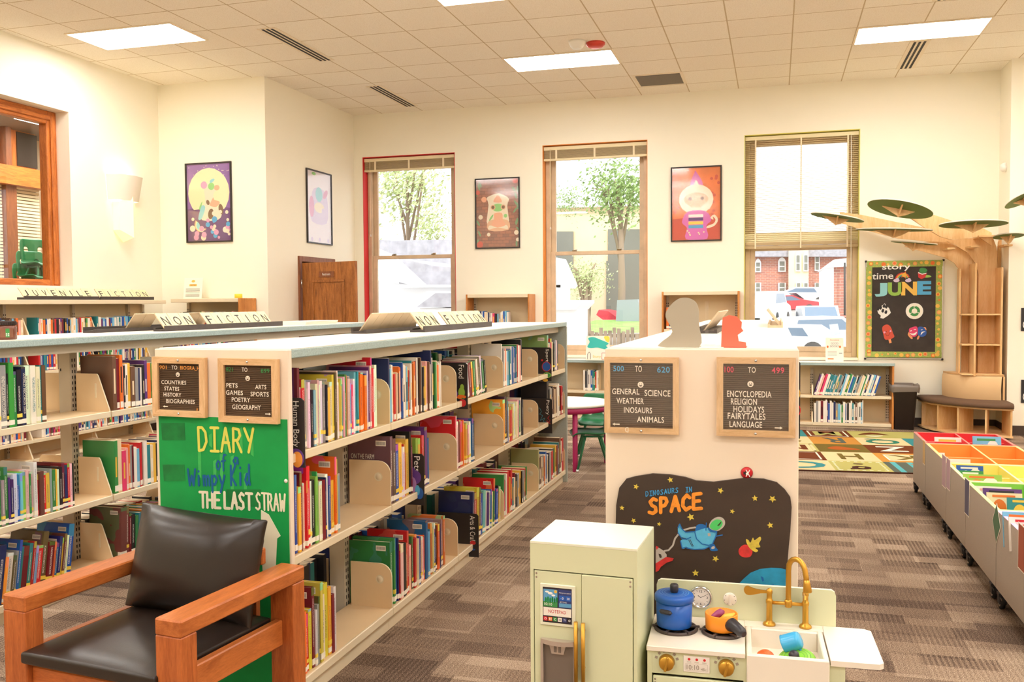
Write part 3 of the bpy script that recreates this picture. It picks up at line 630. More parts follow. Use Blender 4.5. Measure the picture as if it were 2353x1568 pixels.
F = Matrix.Translation((XM, 0, 0)); B = Matrix.Translation((XMB, 0, 0)) @ Matrix.Rotation(math.pi, 4, 'Z')
FL = Matrix.Translation((XL, 0, 0)); BL = Matrix.Translation((XLB, 0, 0)) @ Matrix.Rotation(math.pi, 4, 'Z')
t1, t2, t3 = .976, .591, .106
run('beside the Human Body sign, top shelf', F, 3.06, 3.79, t1, 'DirewwrksctiwwekycyuwcwytwigoismwstcooobwpiRrww', (.2, .295))
run('top shelf, between Human Body and Food signs', F, 3.91, 4.6, t1, 'NswyrcuowobwcnsyrewtoodwkuwekyciuwNwrkgcoww', (.21, .3))
run('leaning on the top shelf after the Food sign', F, 4.97, 5.42, t1, 'rnwdygdwuwgk', (.19, .24), lean=9)
run('top shelf, between Food and Sports signs', F, 5.75, 6.24, t1, 'WewiowstbwbebtgrwwiK', (.22, .285))
run('top shelf, past the Sports sign', F, 6.97, 7.38, t1, 'Qiwprwkeewk', (.21, .29))
run('middle shelf nearest the green end panel', F, 3.02, 3.42, t2, 'OByDiwcrRwklgcdnwboyOYe', (.2, .295))
run('middle shelf, left of the Pets sign', F, 3.92, 4.19, t2, 'UUbywwryKd', (.21, .3))
run('middle shelf, just past the Pets sign', F, 4.25, 4.43, t2, 'lyrkPb', (.21, .285))
run('middle shelf, two bays from the Poetry sign', F, 4.83, 5.16, t2, 'RWwdmooyygcwsbk', (.21, .285))
run('middle shelf, nearer bay before the Poetry sign', F, 5.75, 6.26, t2, 'YPUbwyrrcwcwigwk', (.2, .295))
run('middle shelf, past the Poetry sign', F, 6.99, 7.54, t2, 'Kkewkucucwwukrk', (.2, .3))
run('bottom shelf nearest the armchair', F, 3.02, 3.36, t3, 'gtbsoryDweuYcYydw', (.2, .295))
run('bottom shelf, left of Arts and Crafts', F, 3.92, 4.64, t3, 'GGBNrcwkoRcdgrywbumcioBwstocbwkonueo', (.21, .29))
run('bottom shelf, just past Arts and Crafts', F, 5.1, 5.7, t3, 'NRYUbeswpwbcgRbkyw', (.2, .28), lean=-4)
run('bottom shelf, second bay past Arts and Crafts', F, 5.75, 6.34, t3, 'GmgWRyRtcdkebwykweryg', (.2, .27), lean=-2)
run('bottom shelf at the far end panel', F, 6.67, 7.54, t3, 'QukceowbwknewrkgydtUwr', (.2, .3))
for (y0, y1, s1, s2, s3) in ((-3.86, -3.0, 'ttgkwtskebnwtgkbwesncktg', 'kunkewdknbkutekwnkuo', 'kktnkueGkbwkgnek'), (-4.8, -3.92, 'kekbtgqwkgteskbwgkntwbkgtsek', 'kbnkuetkdnwkuekbnkt', 'kbknwtekubdnwkdugken'), (-5.7, -4.84, 'wktgskbtewkgtnbskwetgkbnsw', 'kpnkubdkwnkt', 'kbknwtekubdn'), (-6.6, -5.76, 'rrdkbtnwrekbtsdwrkn', 'kpnkubdkw', 'kpkdnwtekup'), (-7.5, -6.7, 'rkwtnbkdwerktbw', 'knbpkd', 'kpkdneku')):
    run('', B, y0, y1, t1, s1, (.2, .295)); run('', B, y0, y1, t2, s2, (.2, .295)); run('', B, y0, y1, t3, s3, (.2, .295))
run('top shelf under the brown jar, left aisle', FL, 3.335, 3.78, .946, 'krnsbpwWkGgknwyctu', (.25, .3))
run('top left-aisle shelf beside the letter boards', FL, 4.27, 5.1, .946, 'UDOikwyuenwkpogytgwwswwbwywbwoorwtk', (.22, .29))
run('middle left-aisle shelf, nearer bay', FL, 3.335, 3.96, .476, 'rWewyswgeGpnwbslcgiWruryegywkdnrwk', (.19, .26))
run('middle left-aisle shelf, bay beside the green poster', FL, 4.27, 5.1, .476, 'GCmioedwsruwtcyknewgnpimwsnkwkuyur', (.21, .29))
run('leaning on the bottom left-aisle shelf, nearer bay', FL, 3.335, 3.92, .101, 'wntNywueBtdtrsrUdobnyuwB', (.2, .26), lean=-9)
run('bottom left-aisle shelf behind the chair arm', FL, 4.3, 5.1, .101, 'UUdkgtogsywuuregkbwnodtwkr', (.2, .26), lean=-2)
for y0, y1 in ((5.2, 6.0), (6.1, 6.9)):
    for z in (.946, .476): run('', FL, y0, y1, z, 'wkbrtngoywepsdcwkunbgrwtk', (.21, .29))
for y0, y1 in ((-4.15, -3.4), (-5.1, -4.45)):
    run('', BL, y0, y1, .101, 'kcwyrwkwgewkcrywktwkw', (.14, .19), (.13, .15))
rs = ''.join(rng.choice('wkrbtngoywepsdcwkunbsmiwcs') for _ in range(2000))
def novels(M, y0, y1, z, h=(.15, .21), a=[0]):
    n = int((y1-y0)/.0225); run('', M, y0, y1, z, rs[a[0]:a[0]+n], h, (.12, .15), setb=.03); a[0] += n
for z in (1.231, .901, .571):
    novels(LWB, 5.5, 6.28, z); novels(LWB, 6.4, 7.1, z); novels(LWB, 7.28, 8.02, z, (.16, .2) if z > 1.2 else (.15, .21)); novels(LWB, 8.1, 8.9, z)
novels(LWB, 6.2, 7.1, .241); novels(LWB, 7.3, 8.9, .241)
C2 = facing(0, 9.25); novels(C2, -6.8, -6.05, 1.261, (.17, .21)); novels(C2, -6.8, -6.1, .941)
C3 = facing(0, 11.63); novels(C3, -3.93, -3.42, 1.191, (.2, .25)); novels(C3, -1.33, -1.12, 1.191, (.21, .285)); novels(C3, -3.93, -3.3, .801); novels(C3, -1.33, -.6, .801)
C4 = facing(0, 11.62)
run('leaning on the upper low shelf beside the wastebasket', C4, .455, 1.2, .391, 'pwirmwttstcwtekswgwbtwksecwgwnwspwb', (.22, .29), (.17, .22), lean=-17, fill=.93)
run('on the lower low shelf beside the wastebasket', C4, .46, 1.02, .061, 'wewdwwpbwwneswgwbwkwwtwuwwsw', (.2, .3), (.17, .22))
run('on the low shelf behind the green chairs', C4, -2.4, -2.2, .391, 'wkewwbtgrwc', (.22, .29), (.17, .22)); run('', C4, -2.4, -2.05, .061, 'wstwke', (.2, .3), (.17, .22)); run('', C4, -3.0, -2.7, .061, 'wstgwke', (.2, .3), (.17, .22))
# the three hundred books that show largest are things of their own, the rest stand as one mass
ORD = 'first second third fourth fifth sixth seventh eighth ninth tenth eleventh twelfth'.split()
def ordinal(i):
    if i < 12: return ORD[i]
    k = i+1; return '%d%s' % (k, 'th' if 10 < k % 100 < 14 else {1: 'st', 2: 'nd', 3: 'rd'}.get(k % 10, 'th'))
TITLES = {('middle shelf, left of the Pets sign', 0): ('ON THE FARM', -.93, .66, .55, .075, 'label_white', (112, 78, 84)), ('middle shelf, nearer bay before the Poetry sign', 1): ('I Love to Paint!', -.8, .66, .66, .09, 'label_yellow', (70, 44, 70)),
  ('bottom shelf, left of Arts and Crafts', 2): ('DOGS', -.75, .6, .5, .14, 'label_yellow', (28, 80, 160)), ('bottom shelf, second bay past Arts and Crafts', 2): ("Let's Go", -.7, .8, .5, .07, 'label_white', (46, 130, 100)), ('middle shelf, two bays from the Poetry sign', 1): ('COOKBOOK', -.95, .8, .3, .04, 'book_d', (244, 236, 224)),
  ('top shelf under the brown jar, left aisle', 7): ('KNOWLEDGE ENCYCLOPEDIA', 1, .16, .66, .5, 'label_white', (150, 150, 150)), ('top shelf under the brown jar, left aisle', 12): ('WORLD RECORDS 2020', 1, .2, .7, .5, 'label_white', (34, 44, 80)), ('top shelf under the brown jar, left aisle', 14): ('WORLD ENCYCLOPEDIA', 1, .2, .6, .5, 'book_t', (242, 234, 216))}
RUNS.sort(key=lambda q: -q[0]); nb = 0; mass = MB()
for area, place, books in RUNS:
    if place and nb+len(books) <= 318 and 'low shelf' not in place:
        for b in books:
            o = bpy.data.objects.new('book', UB[0]); COL.objects.link(o); nb += 1
            L_, Q_, _ = b['M'].decompose(); o.location = L_; o.rotation_mode = 'QUATERNION'; o.rotation_quaternion = Q_; o.scale = b['s']
            c = BC[b['c']][1]; o.color = rgb(*[min(255, max(8, v*rng.uniform(.88, 1.1)+rng.uniform(-8, 8))) for v in c])
            wd = 'thick ' if b['s'][1] > .024 else 'thin ' if b['s'][1] < .013 else ''
            tag(o, '%s%s book, %s from left, %s' % (wd, BC[b['c']][0], ordinal(b['i']), place), 'book', 'library books standing in rows on the shelves')
            tt = TITLES.get((place, b['i']))
            if tt:
                o.color = rgb(*tt[6]); lm = MB()
                if tt[1] < 0: letters(lm, tt[0], (tt[1], -.012, tt[2]), (1, 0, 0), (0, 0, 1), tt[3], tt[4], tt[5], .012)
                else: letters(lm, tt[0], (.006, .25, tt[2]+tt[3]), (0, 0, -1), (0, 1, 0), tt[3], tt[4], tt[5], .01)
                lo = bpy.data.objects.new('title', lm.mesh('title')); COL.objects.link(lo); lo.parent = o
            for nm, me in (('pages', UB[1]), ('spine_label', UB[2] if rng.random() < .72 else None), ('shelf_sticker', UB[3] if rng.random() < .3 else None), ('barcode_label', UB[4] if b['s'][2] > .21 else None)):
                if me: p = bpy.data.objects.new(nm, me); COL.objects.link(p); p.parent = o
    else:
        for b in books:
            M = b['M'] @ Matrix.Diagonal((*b['s'], 1)); m = 'book_'+b['c']
            mass.box(-1, 0, 0, 1, 0, .985, m, M).box(-.985, -.02, .12, .88, .985, .99, 'page_block', M).box(-.05, .004, .02, .98, .03, .14, 'label_white' if rng.random() < .75 else m, M)
            if rng.random() < .6: mass.box(-.02, .003, .3, .7, .3, rng.uniform(.55, .8), 'book_'+rng.choice('wkyc'), M)
mo = mass.build('shelved_books', kind='stuff'); tag(mo, 'rows of further small books filling the distant and hidden shelves', 'books')
print('BOOKS', nb, len(RUNS))
# ================================================================== signs on the shelf ends
wood('oak_light_x', (206, 160, 108), (236, 198, 150), 'X', 6, .5); wood('oak_light_z', (206, 160, 108), (236, 198, 150), 'Z', 6, .5)
mat('felt_brown', (90, 68, 48), .9, bump=(400, .2)); mat('letter_white', (246, 234, 214), .5); mat('letter_blue', (84, 174, 222), .5); mat('letter_red', (244, 76, 104), .5); mat('letter_orange', (246, 164, 70), .5); mat('letter_green', (64, 148, 76), .5)
def _acr(nt, L, new, b):
    out = nt.nodes['Material Output']; t = new('ShaderNodeBsdfTransparent'); g = new('ShaderNodeBsdfGlossy'); g.inputs['Roughness'].default_value = .04
    mx = new('ShaderNodeMixShader'); mx.inputs[0].default_value = .05; L(t.outputs[0], mx.inputs[1]); L(g.outputs[0], mx.inputs[2]); L(mx.outputs[0], out.inputs['Surface'])
graph('acrylic', _acr)
def face_emoji(mb, c, r, y, sad=False):
    disc(mb, c, WX, WZ, r, r, 'letter_white', .0045, 20)
    for s in (-1, 1): disc(mb, c+WX*(s*r*.35)+WZ*(r*.25), WX, WZ, r*.12, r*.16, 'felt_brown', .0052, 10)
    disc(mb, c-WZ*(r*.15), WX, WZ, r*.5, r*.45, 'felt_brown', .0052, 10, math.pi, 2*math.pi)
def letter_board(label, x0, x1, z0, z1, y, lines, face, arrow, tilt=0, acr=False, fw_=.024, extra=None):
    """lines: (text, x fraction, top fraction, width fraction, height fraction, colour)"""
    W, H = x1-x0, z1-z0; c = Vector(((x0+x1)/2, y, (z0+z1)/2))
    t = thing('letter_board', c, label, 'letter board', 'wooden felt letter boards on the shelf ends'); Q = Matrix.Translation(c) @ Matrix.Rotation(R(tilt), 4, 'Y') @ Matrix.Translation(-c)
    f = MB(); a = fw_; yf, yb = y-.02, y+.0
    f.prism([(x0, z0), (x1, z0), (x1-a, z0+a), (x0+a, z0+a)], .02, 'oak_light_x', (0, yb, 0)).prism([(x0, z1), (x1, z1), (x1-a, z1-a), (x0+a, z1-a)], .02, 'oak_light_x', (0, yb, 0))
    f.prism([(x0, z0), (x0+a, z0+a), (x0+a, z1-a), (x0, z1)], .02, 'oak_light_z', (0, yb, 0)).prism([(x1, z0), (x1-a, z0+a), (x1-a, z1-a), (x1, z1)], .02, 'oak_light_z', (0, yb, 0))
    for zz in (z0+a/2, z1-a/2): f.lathe([(0, -.003), (.004, -.002), (.005, 0)], 'chrome', n=10, M=Matrix.Translation((c.x, yf, zz)) @ Matrix.Rotation(R(-90), 4, 'X'))
    f.xform(Q).build('frame', t)
    g = MB(); ph = .0068; n = int((H-2*a)/ph); ph = (H-2*a)/n; yb2 = y-.006
    P = []
    for k in range(n): P += [(yb2, z0+a+k*ph), (yb2-.003, z0+a+k*ph+.0012), (yb2-.003, z0+a+(k+1)*ph-.0012)]
    P += [(yb2, z1-a)]
    vs = [(x, p[0], p[1]) for x in (x0+a, x1-a) for p in P]; k = len(P)
    g.add(vs, [(i, i+1, k+i+1, k+i) for i in range(k-1)], 'felt_brown').xform(Q).build('felt', t)
    L_ = MB(); C_ = MB(); iw, ih = W-2*a, H-2*a
    for (s_, fx, fz, w_, h_, m) in lines: letters(L_ if m == 'letter_white' else C_, s_, (x0+a+iw*fx, y-.009, z1-a-ih*fz-ih*h_), WX, WZ, iw*w_, ih*h_, m, .0022, .012, 1.06)
    if extra: extra(L_, x0, z0, iw, a, y)
    L_.xform(Q).build('white_letters', t); C_.xform(Q).build('coloured_letters', t)
    ex, ez = face; E_ = MB(); face_emoji(E_, Vector((x0+a+iw*ex, y-.009, z1-a-ih*ez)), iw*.048, y); E_.xform(Q).build('smiley', t)
    ax, az, d_ = arrow; A = Vector((x0+a+iw*ax, y-.011, z1-a-ih*az)); s = iw*.06
    MB().add([A+Vector((d_*p[0]*s, 0, p[1]*s)) for p in ((-1, -.16), (.3, -.16), (.3, -.4), (1, 0), (.3, .4), (.3, .16), (-1, .16))], [list(range(7))], 'letter_white').xform(Q).build('arrow', t)
    if acr: MB().box(x0-.002, x1+.004, y-.0235, y-.0215, z0-.004, z1+.002, 'acrylic').xform(Q).build('clear_cover', t)
    return t
YM = 2.96-.0
yb = 2.959
w_ = 'letter_white'; o_ = 'letter_orange'; g_ = 'letter_green'; b_ = 'letter_blue'; r_ = 'letter_red'
def drop_letter(L_, x0, z0, iw, a, y): letters(L_, 'P', (x0+a+iw*.83, y-.0215, z0+a+.001+.09*0+.2*iw*3.1), WX, WZ, .008, .014, o_, .001, .003)
letter_board('letter board reading countries, states, history, biographies, left of two above the green poster', -2.272, -2.042, 1.112, 1.337, yb-.003,
  [('901', .02, .05, .17, .08, o_), ('TO', .31, .045, .14, .085, w_), ('BIOGRA_H', .52, .05, .46, .09, o_), ('COUNTRIES', .06, .365, .6, .085, w_), ('STATES', .13, .5, .36, .085, w_), ('HISTORY', .11, .63, .43, .085, w_), ('BIOGRAPHIES', .17, .765, .69, .09, w_), ('A', .89, .93, .05, .07, o_)], (.47, .235), (.15, .93, -1), tilt=.6)
letter_board('letter board reading pets, games, poetry, arts, right of two above the green poster', -1.985, -1.738, 1.097, 1.334, yb-.003,
  [('821', .03, .045, .14, .085, g_), ('TO', .36, .045, .12, .085, w_), ('899', .76, .06, .18, .085, g_), ('PETS', .03, .36, .24, .085, w_), ('GAMES', .02, .5, .36, .09, w_), ('ARTS', .64, .375, .23, .085, w_), ('SPORTS', .54, .515, .38, .09, w_), ('POETRY', .14, .635, .39, .09, w_), ('GEOGRAPHY', .15, .775, .6, .095, w_)], (.49, .255), (.9, .94, 1), tilt=.4)
yr = 3.218
def dd(L_, x0, z0, iw, a, y): letters(L_, 'D', (x0+a+iw*.3, y-.0215, z0+.022), -WX, -WZ, .012, .018, w_, .001, .003)
letter_board('letter board reading general science, weather, animals, beside the white shelf end', -.583, -.322, 1.068, 1.338, yr-.003,
  [('500', .05, .05, .17, .085, b_), ('TO', .4, .045, .11, .095, w_), ('620', .75, .055, .2, .09, b_), ('GENERAL', .03, .4, .44, .09, w_), ('SCIENCE', .55, .415, .41, .095, w_), ('WEATHER', .1, .545, .44, .09, w_), ('INOSAURS', .22, .685, .45, .09, w_), ('ANIMALS', .43, .825, .43, .09, w_)], (.49, .335), (.09, .955, -1), acr=True, fw_=.02, extra=dd)
letter_board('letter board reading encyclopedia, religion, holidays, fairytales, language', -.193, .067, 1.07, 1.341, yr-.003,
  [('100', .02, .045, .14, .09, r_), ('TO', .38, .05, .12, .085, w_), ('499', .74, .05, .19, .09, r_), ('ENCYCLOPEDIA', .06, .41, .68, .095, w_), ('RELIGION', .12, .525, .4, .095, w_), ('HOLIDAYS', .16, .64, .47, .095, w_), ('FAIRYTALES', .07, .745, .58, .095, w_), ('LANGUAGE', .1, .87, .5, .095, w_)], (.42, .305), (.85, .955, 1), acr=True, fw_=.022)
# ------------------------------------------------------------------ painted poster
mat('paint_green', (0, 158, 72), .7, vary=.06, vscale=8); mat('paint_dkgreen', (6, 128, 56), .7, vary=.14, vscale=18); mat('paint_ltgreen', (60, 186, 90), .7, vary=.08, vscale=20); mat('paint_yellow', (226, 224, 96), .7); mat('paint_blue', (0, 92, 150), .7); mat('paint_cream', (236, 230, 200), .7); mat('pin_white', (246, 240, 228), .4)
yp = 2.9565; x0, x1, z0, z1 = -2.262, -1.712, .02, 1.112
t = thing('painted_poster', (-1.98, yp, .02), 'green hand-painted poster with yellow and blue lettering on the shelf end behind the armchair', 'poster')
MB().box(x0, x1, yp, yp+.003, z0, z1, 'paint_green').build('sheet', t)
def PP(px, py, out=.0): p = at(px, py, Y=yp-out); return p
for (a, c, e, f_) in ((370, 972, 424, 1012), (374, 1068, 424, 1106), (520, 1125, 600, 1165)): MB().plate([PP(a, c), PP(e, c), PP(e+2, f_), PP(a+3, f_)], -.0008, 'paint_dkgreen', (0, 1, 0)).build('dark_patch', t)
for (px, py, h) in ((455, 1040, 60), (490, 1060, 100), (505, 1045, 70), (530, 1050, 110), (560, 1090, 60), (480, 1000, 30), (515, 985, 60), (550, 985, 60), (575, 1000, 50)): MB().plate([PP(px, py), PP(px+7, py-4), PP(px+8, py+h), PP(px+1, py+h-6)], -.0006, 'paint_ltgreen', (0, 1, 0)).build('light_streak', t)
def sline(mb, txt, pa, pb, h, m, br, adv=1.2): A, B_ = PP(*pa), PP(*pb); strokes(mb, txt, A, B_-A, WZ, (B_-A).length, h, m, br, adv, out=.0016)
def on_poster(nm, fn): b = MB(); fn(b); b.build(nm, t)
on_poster('title_lettering', lambda b: sline(b, 'DIARY', (457, 1036), (590, 1040), .088, 'paint_yellow', .0105, 1.2))
def blue(b):
    sline(b, 'of', (497, 1080), (522, 1078), .055, 'paint_blue', .007, 1.0); sline(b, 'a', (536, 1068), (551, 1068), .045, 'paint_blue', .007, 1)
    sline(b, 'Wimpy', (433, 1116), (522, 1116), .062, 'paint_blue', .0085, 1.05); sline(b, 'Kid', (531, 1116), (580, 1114), .075, 'paint_blue', .0085, 1.1)
on_poster('blue_lettering', blue)
def white(b): sline(b, 'THE', (460, 1166), (512, 1168), .058, 'paint_cream', .0105); sline(b, 'LAST', (517, 1168), (583, 1172), .06, 'paint_cream', .0105); sline(b, 'STRAW', (589, 1171), (658, 1175), .062, 'paint_cream', .0076)
on_poster('white_lettering', white)
on_poster('cream_shape', lambda b: b.plate([PP(*q) for q in ((600, 1172), (618, 1183), (645, 1232), (637, 1238), (634, 1300), (604, 1320), (600, 1230))], -.001, 'paint_cream', (0, 1, 0)))
t = thing('push_pin', PP(657, 1106), 'white round pin at the right edge of the green poster', 'pin'); P_ = PP(657, 1106)
MB().lathe([(.0, -.004), (.006, -.003), (.008, 0)], 'pin_white', n=14, M=Matrix.Translation(P_) @ Matrix.Rotation(R(-90), 4, 'X')).build('head', t)
# ------------------------------------------------------------------ space mural
mat('mural_black', (62, 46, 36), .6, vary=.06, vscale=14); mat('m_orange', (240, 146, 40), .6, vary=.08, vscale=60); mat('m_blue', (58, 152, 210), .6, vary=.1, vscale=60); mat('m_sky', (92, 186, 226), .6, vary=.06, vscale=40); mat('m_deep', (24, 104, 176), .6); mat('m_green', (78, 200, 104), .6); mat('m_red', (214, 52, 50), .6, vary=.1, vscale=50); mat('m_yellow', (218, 192, 72), .6, vary=.1, vscale=60); mat('m_grey', (186, 176, 166), .6); mat('m_planet', (36, 142, 184), .6, vary=.12, vscale=22)
ym = 3.216
def PM(px, py, out=0): return at(px, py, Y=ym-.012-out)
t = thing('space_mural', PM(1610, 1350), 'dark painted space mural board reading Dinosaurs in Space behind the play kitchen', 'mural')
top = [(1416, 1200), (1417, 1160), (1424, 1120), (1440, 1100), (1462, 1094), (1500, 1088), (1540, 1090), (1575, 1096), (1600, 1104), (1640, 1107), (1680, 1102), (1712, 1098), (1755, 1100), (1785, 1108), (1803, 1124), (1816, 1142), (1819, 1165), (1816, 1220), (1812, 1260), (1808, 1310), (1808, 1420)]
P = [at(x, y, Y=ym) for x, y in top]+[at(1416, 1420, Y=ym)]
MB().plate(P, .011, 'mural_black', (0, -1, 0)).build('board', t)
def mural(nm, polys, out=.001):
    b = MB()
    for k, (m, pts) in enumerate(polys): b.add([PM(x, y, out+.0004*k) for x, y in pts], [list(range(len(pts)))], m)
    return b.build(nm, t)
def z4(pts): return [(1400+x*440/2226, 1060+y*310/1568) for x, y in pts]
sm = lambda pts: smoothclosed(pts, 4)
mural('planet', [('m_planet', z4([(1480, 1455), (1560, 1370), (1640, 1300), (1750, 1255), (1880, 1240), (1990, 1245), (2065, 1265), (2062, 1560), (1400, 1560)])), ('m_deep', z4([(1760, 1340), (1790, 1350), (1800, 1390), (1780, 1400)])), ('m_deep', z4([(1880, 1440), (1910, 1430), (1920, 1480), (1880, 1490)]))])
mural('comet', [('m_red', sm(z4([(1505, 1030), (1560, 975), (1630, 985), (1665, 1050), (1640, 1110), (1570, 1120), (1515, 1090)]))), ('m_yellow', sm(z4([(1600, 960), (1590, 910), (1620, 920), (1640, 950), (1670, 890), (1690, 920), (1750, 880), (1765, 910), (1740, 960), (1755, 1000), (1700, 1010), (1730, 1040), (1700, 1060), (1640, 1020)])))])
mural('rocket', [('m_grey', z4([(540, 1000), (590, 1015), (640, 1050), (668, 1090), (665, 1120), (540, 1200)])), ('m_red', z4([(540, 1190), (660, 1115), (750, 1130), (735, 1160), (670, 1180), (600, 1230), (575, 1275), (540, 1290)])), ('mural_black', z4([(572, 1078), (600, 1085), (612, 1120), (590, 1128)])), ('m_red', z4([(540, 985), (575, 1000), (550, 1035)]))])
def rib(nm, pts, wd, m, out=.0012): b = MB(); ribbon(b, [PM(x, y) for x, y in z4(pts)], wd, m, (0, -1, 0), out); return b.build(nm, t)
rib('tether', [(640, 1045), (690, 1035), (740, 980), (765, 900), (800, 855), (870, 800), (940, 780), (1000, 770)], .006, 'm_grey')
mural('dinosaur', [('m_deep', sm(z4([(1005, 770), (1040, 735), (1100, 738), (1130, 770), (1110, 830), (1010, 850)]))), ('m_sky', sm(z4([(800, 760), (822, 728), (845, 780), (890, 822), (1000, 815), (1150, 775), (1250, 820), (1230, 900), (1185, 980), (1100, 1015), (980, 1020), (880, 990), (832, 935), (900, 905), (830, 880), (800, 830)]))), ('m_sky', sm(z4([(830, 925), (900, 905), (960, 915), (1000, 990), (900, 985), (885, 1010), (850, 1015)]))), ('m_deep', sm(z4([(1170, 985), (1215, 965), (1240, 1005), (1262, 1040), (1180, 1042)]))), ('m_grey', sm(z4([(1190, 1000), (1220, 990), (1225, 1015), (1190, 1022)]))),
  ('m_grey', sm(z4([(1160, 770), (1180, 700), (1240, 655), (1300, 652), (1342, 690), (1340, 750), (1290, 800), (1230, 815)]))), ('m_green', sm(z4([(1170, 770), (1190, 715), (1245, 680), (1300, 690), (1318, 730), (1285, 785), (1230, 805)]))), ('m_deep', sm(z4([(1150, 770), (1190, 800), (1250, 812), (1245, 830), (1180, 822), (1150, 795)]))), ('m_grey', z4([(1143, 840), (1175, 838), (1178, 872), (1148, 874)]))])
b = MB()
for pts in ([(995, 815), (1015, 900), (1080, 960), (1160, 975), (1200, 960), (1235, 880), (1250, 825)], [(800, 830), (850, 900), (900, 905), (948, 882)], [(1125, 800), (1130, 715)], [(1240, 870), (1315, 855)], [(800, 770), (822, 730), (845, 782), (890, 824), (1000, 815)], [(832, 930), (850, 1010), (880, 1000), (980, 1022), (1100, 1018), (1165, 990)]): ribbon(b, [PM(x, y) for x, y in z4(pts)], .0035, 'm_deep', (0, -1, 0), .0056)
for pts in ([(925, 910), (965, 990)], [(940, 905), (978, 985)]): ribbon(b, [PM(x, y) for x, y in z4(pts)], .0018, 'mural_black', (0, -1, 0), .006)
ribbon(b, [PM(x, y) for x, y in z4([(1268, 740), (1300, 705), (1285, 735), (1262, 748)])], .002, 'mural_black', (0, -1, 0), .006); b.build('outlines', t)
for k, (x, y, r) in enumerate(((312, 297, 28), (710, 218, 28), (1293, 342, 30), (1693, 432, 28), (1897, 440, 34), (148, 543, 25), (283, 692, 26), (580, 732, 22), (948, 650, 36), (1430, 584, 24), (1870, 746, 30), (1236, 1135, 32), (1003, 1300, 33), (1252, 1420, 28))):
    b = MB(); q = z4([(x, y)])[0]; star(b, PM(*q), WX, WZ, r*440/2226/590*1.15, 'm_yellow', .0015, rot=.3+k*.7); b.build('painted_star', t)
b = MB(); A, B_ = PM(*z4([(425, 410)])[0]), PM(*z4([(815, 362)])[0]); strokes(b, 'DINOSAURS', A, B_-A, WZ, (B_-A).length, .017, 'm_blue', .0026, 1.3); A, B_ = PM(*z4([(888, 362)])[0]), PM(*z4([(975, 355)])[0]); strokes(b, 'IN', A, B_-A, WZ, (B_-A).length, .017, 'm_blue', .0026, 1.3); b.build('small_lettering', t)
b = MB(); A, B_ = PM(*z4([(465, 612)])[0]), PM(*z4([(1110, 545)])[0]); strokes(b, 'SPACE', A, B_-A, WZ, (B_-A).length, .052, 'm_orange', .0125, 1.22); b.build('large_lettering', t)
# red button magnet above the mural
mat('magnet_red', (200, 24, 36), .3); P_ = at(1716, 1087, Y=3.217)
t = thing('badge_magnet', P_, 'round red badge with white crossed bones above the space mural', 'badge')
MB().lathe([(.0, -.006), (.016, -.005), (.0205, 0)], 'magnet_red', n=24, M=Matrix.Translation(P_) @ Matrix.Rotation(R(-90), 4, 'X')).build('disc', t)
b = MB(); star(b, P_+Vector((-.006, -.0065, 0)), WX, WZ, .009, 'black', .001)
for s in (-1, 1): ribbon(b, [P_+Vector((-.006*s+.004, -.0065, -.011)), P_+Vector((.006*s+.004, -.0065, .011))], .003, 'white', (0, -1, 0), .002)
disc(b, P_+Vector((.001, -.0065, -.002)), WX, WZ, .004, .004, 'white', .0025); b.build('emblem', t)
# ------------------------------------------------------------------ subject signs standing out from the shelves
mat('sign_black', (38, 32, 32), .5); mat('s_purple', (104, 66, 150), .5); mat('s_lilac', (190, 140, 200), .5)
def divider(label, y, x1, z0, wd, h, word, deco, M=None, lean=0):
    """black card facing the near end of the shelf; word runs down the free edge"""
    x0 = x1-wd; t = thing('subject_sign', (x0+wd/2, y, z0), label, 'subject sign', 'black subject signs between the books')
    r = .012; MB().prism([(x0, z0), (x1, z0), (x1, z0+h-r), (x1-r, z0+h), (x0+r, z0+h), (x0, z0+h-r)], .006, 'sign_black', (0, y+.006, 0)).build('card', t)
    if word: b = MB(); letters(b, word, (x1-.052, y, z0+h-.012), (0, 0, -1), (1, 0, 0), min(.019*len(word)*1.02, h*.66), .032, 'white', .001); b.build('lettering', t)
    if deco:
        b = MB()
        for (m, fx, fz, rx, rz) in deco: disc(b, Vector((x1-fx, y, z0+fz)), WX, WZ, rx, rz, m, .0012+.0001*len(b.f) % .001)
        b.build('picture', t)
    return t
mat('s_teal', (70, 150, 170), .5)
divider('black Human Body sign beside the green poster, top shelf', 3.02, -1.678, .925, .1, .26, 'Human Body', [('s_purple', .035, .035, .034, .036), ('letter_orange', .03, .03, .022, .03)])
divider('black Food sign with painted fruit on the top shelf', 4.90, -1.682, .93, .215, .265, 'Food', [('book_l', .035, .095, .02, .03), ('book_l', .032, .125, .012, .018), ('book_o', .04, .07, .032, .012), ('s_purple', .075, .085, .018, .022), ('book_r', .03, .035, .022, .022), ('book_o', .08, .022, .02, .02), ('book_g', .028, .06, .008, .004)])
divider('black Sports sign with basketball on the top shelf', 6.94, -1.685, .918, .255, .265, 'Sports', [('book_r', .04, .115, .038, .04), ('book_b', .04, .115, .033, .035), ('book_l', .035, .048, .034, .022), ('book_g', .035, .048, .028, .016), ('book_y', .05, .008, .022, .012), ('book_r', .075, .165, .008, .008)])
divider('black Poetry sign with pale looping line, middle shelf', 6.95, -1.685, .505, .255, .275, 'Poetry', [])
t = bpy.data.objects[[o.name for o in bpy.data.objects if o.name.startswith('subject_sign')][-1]]
b = MB()
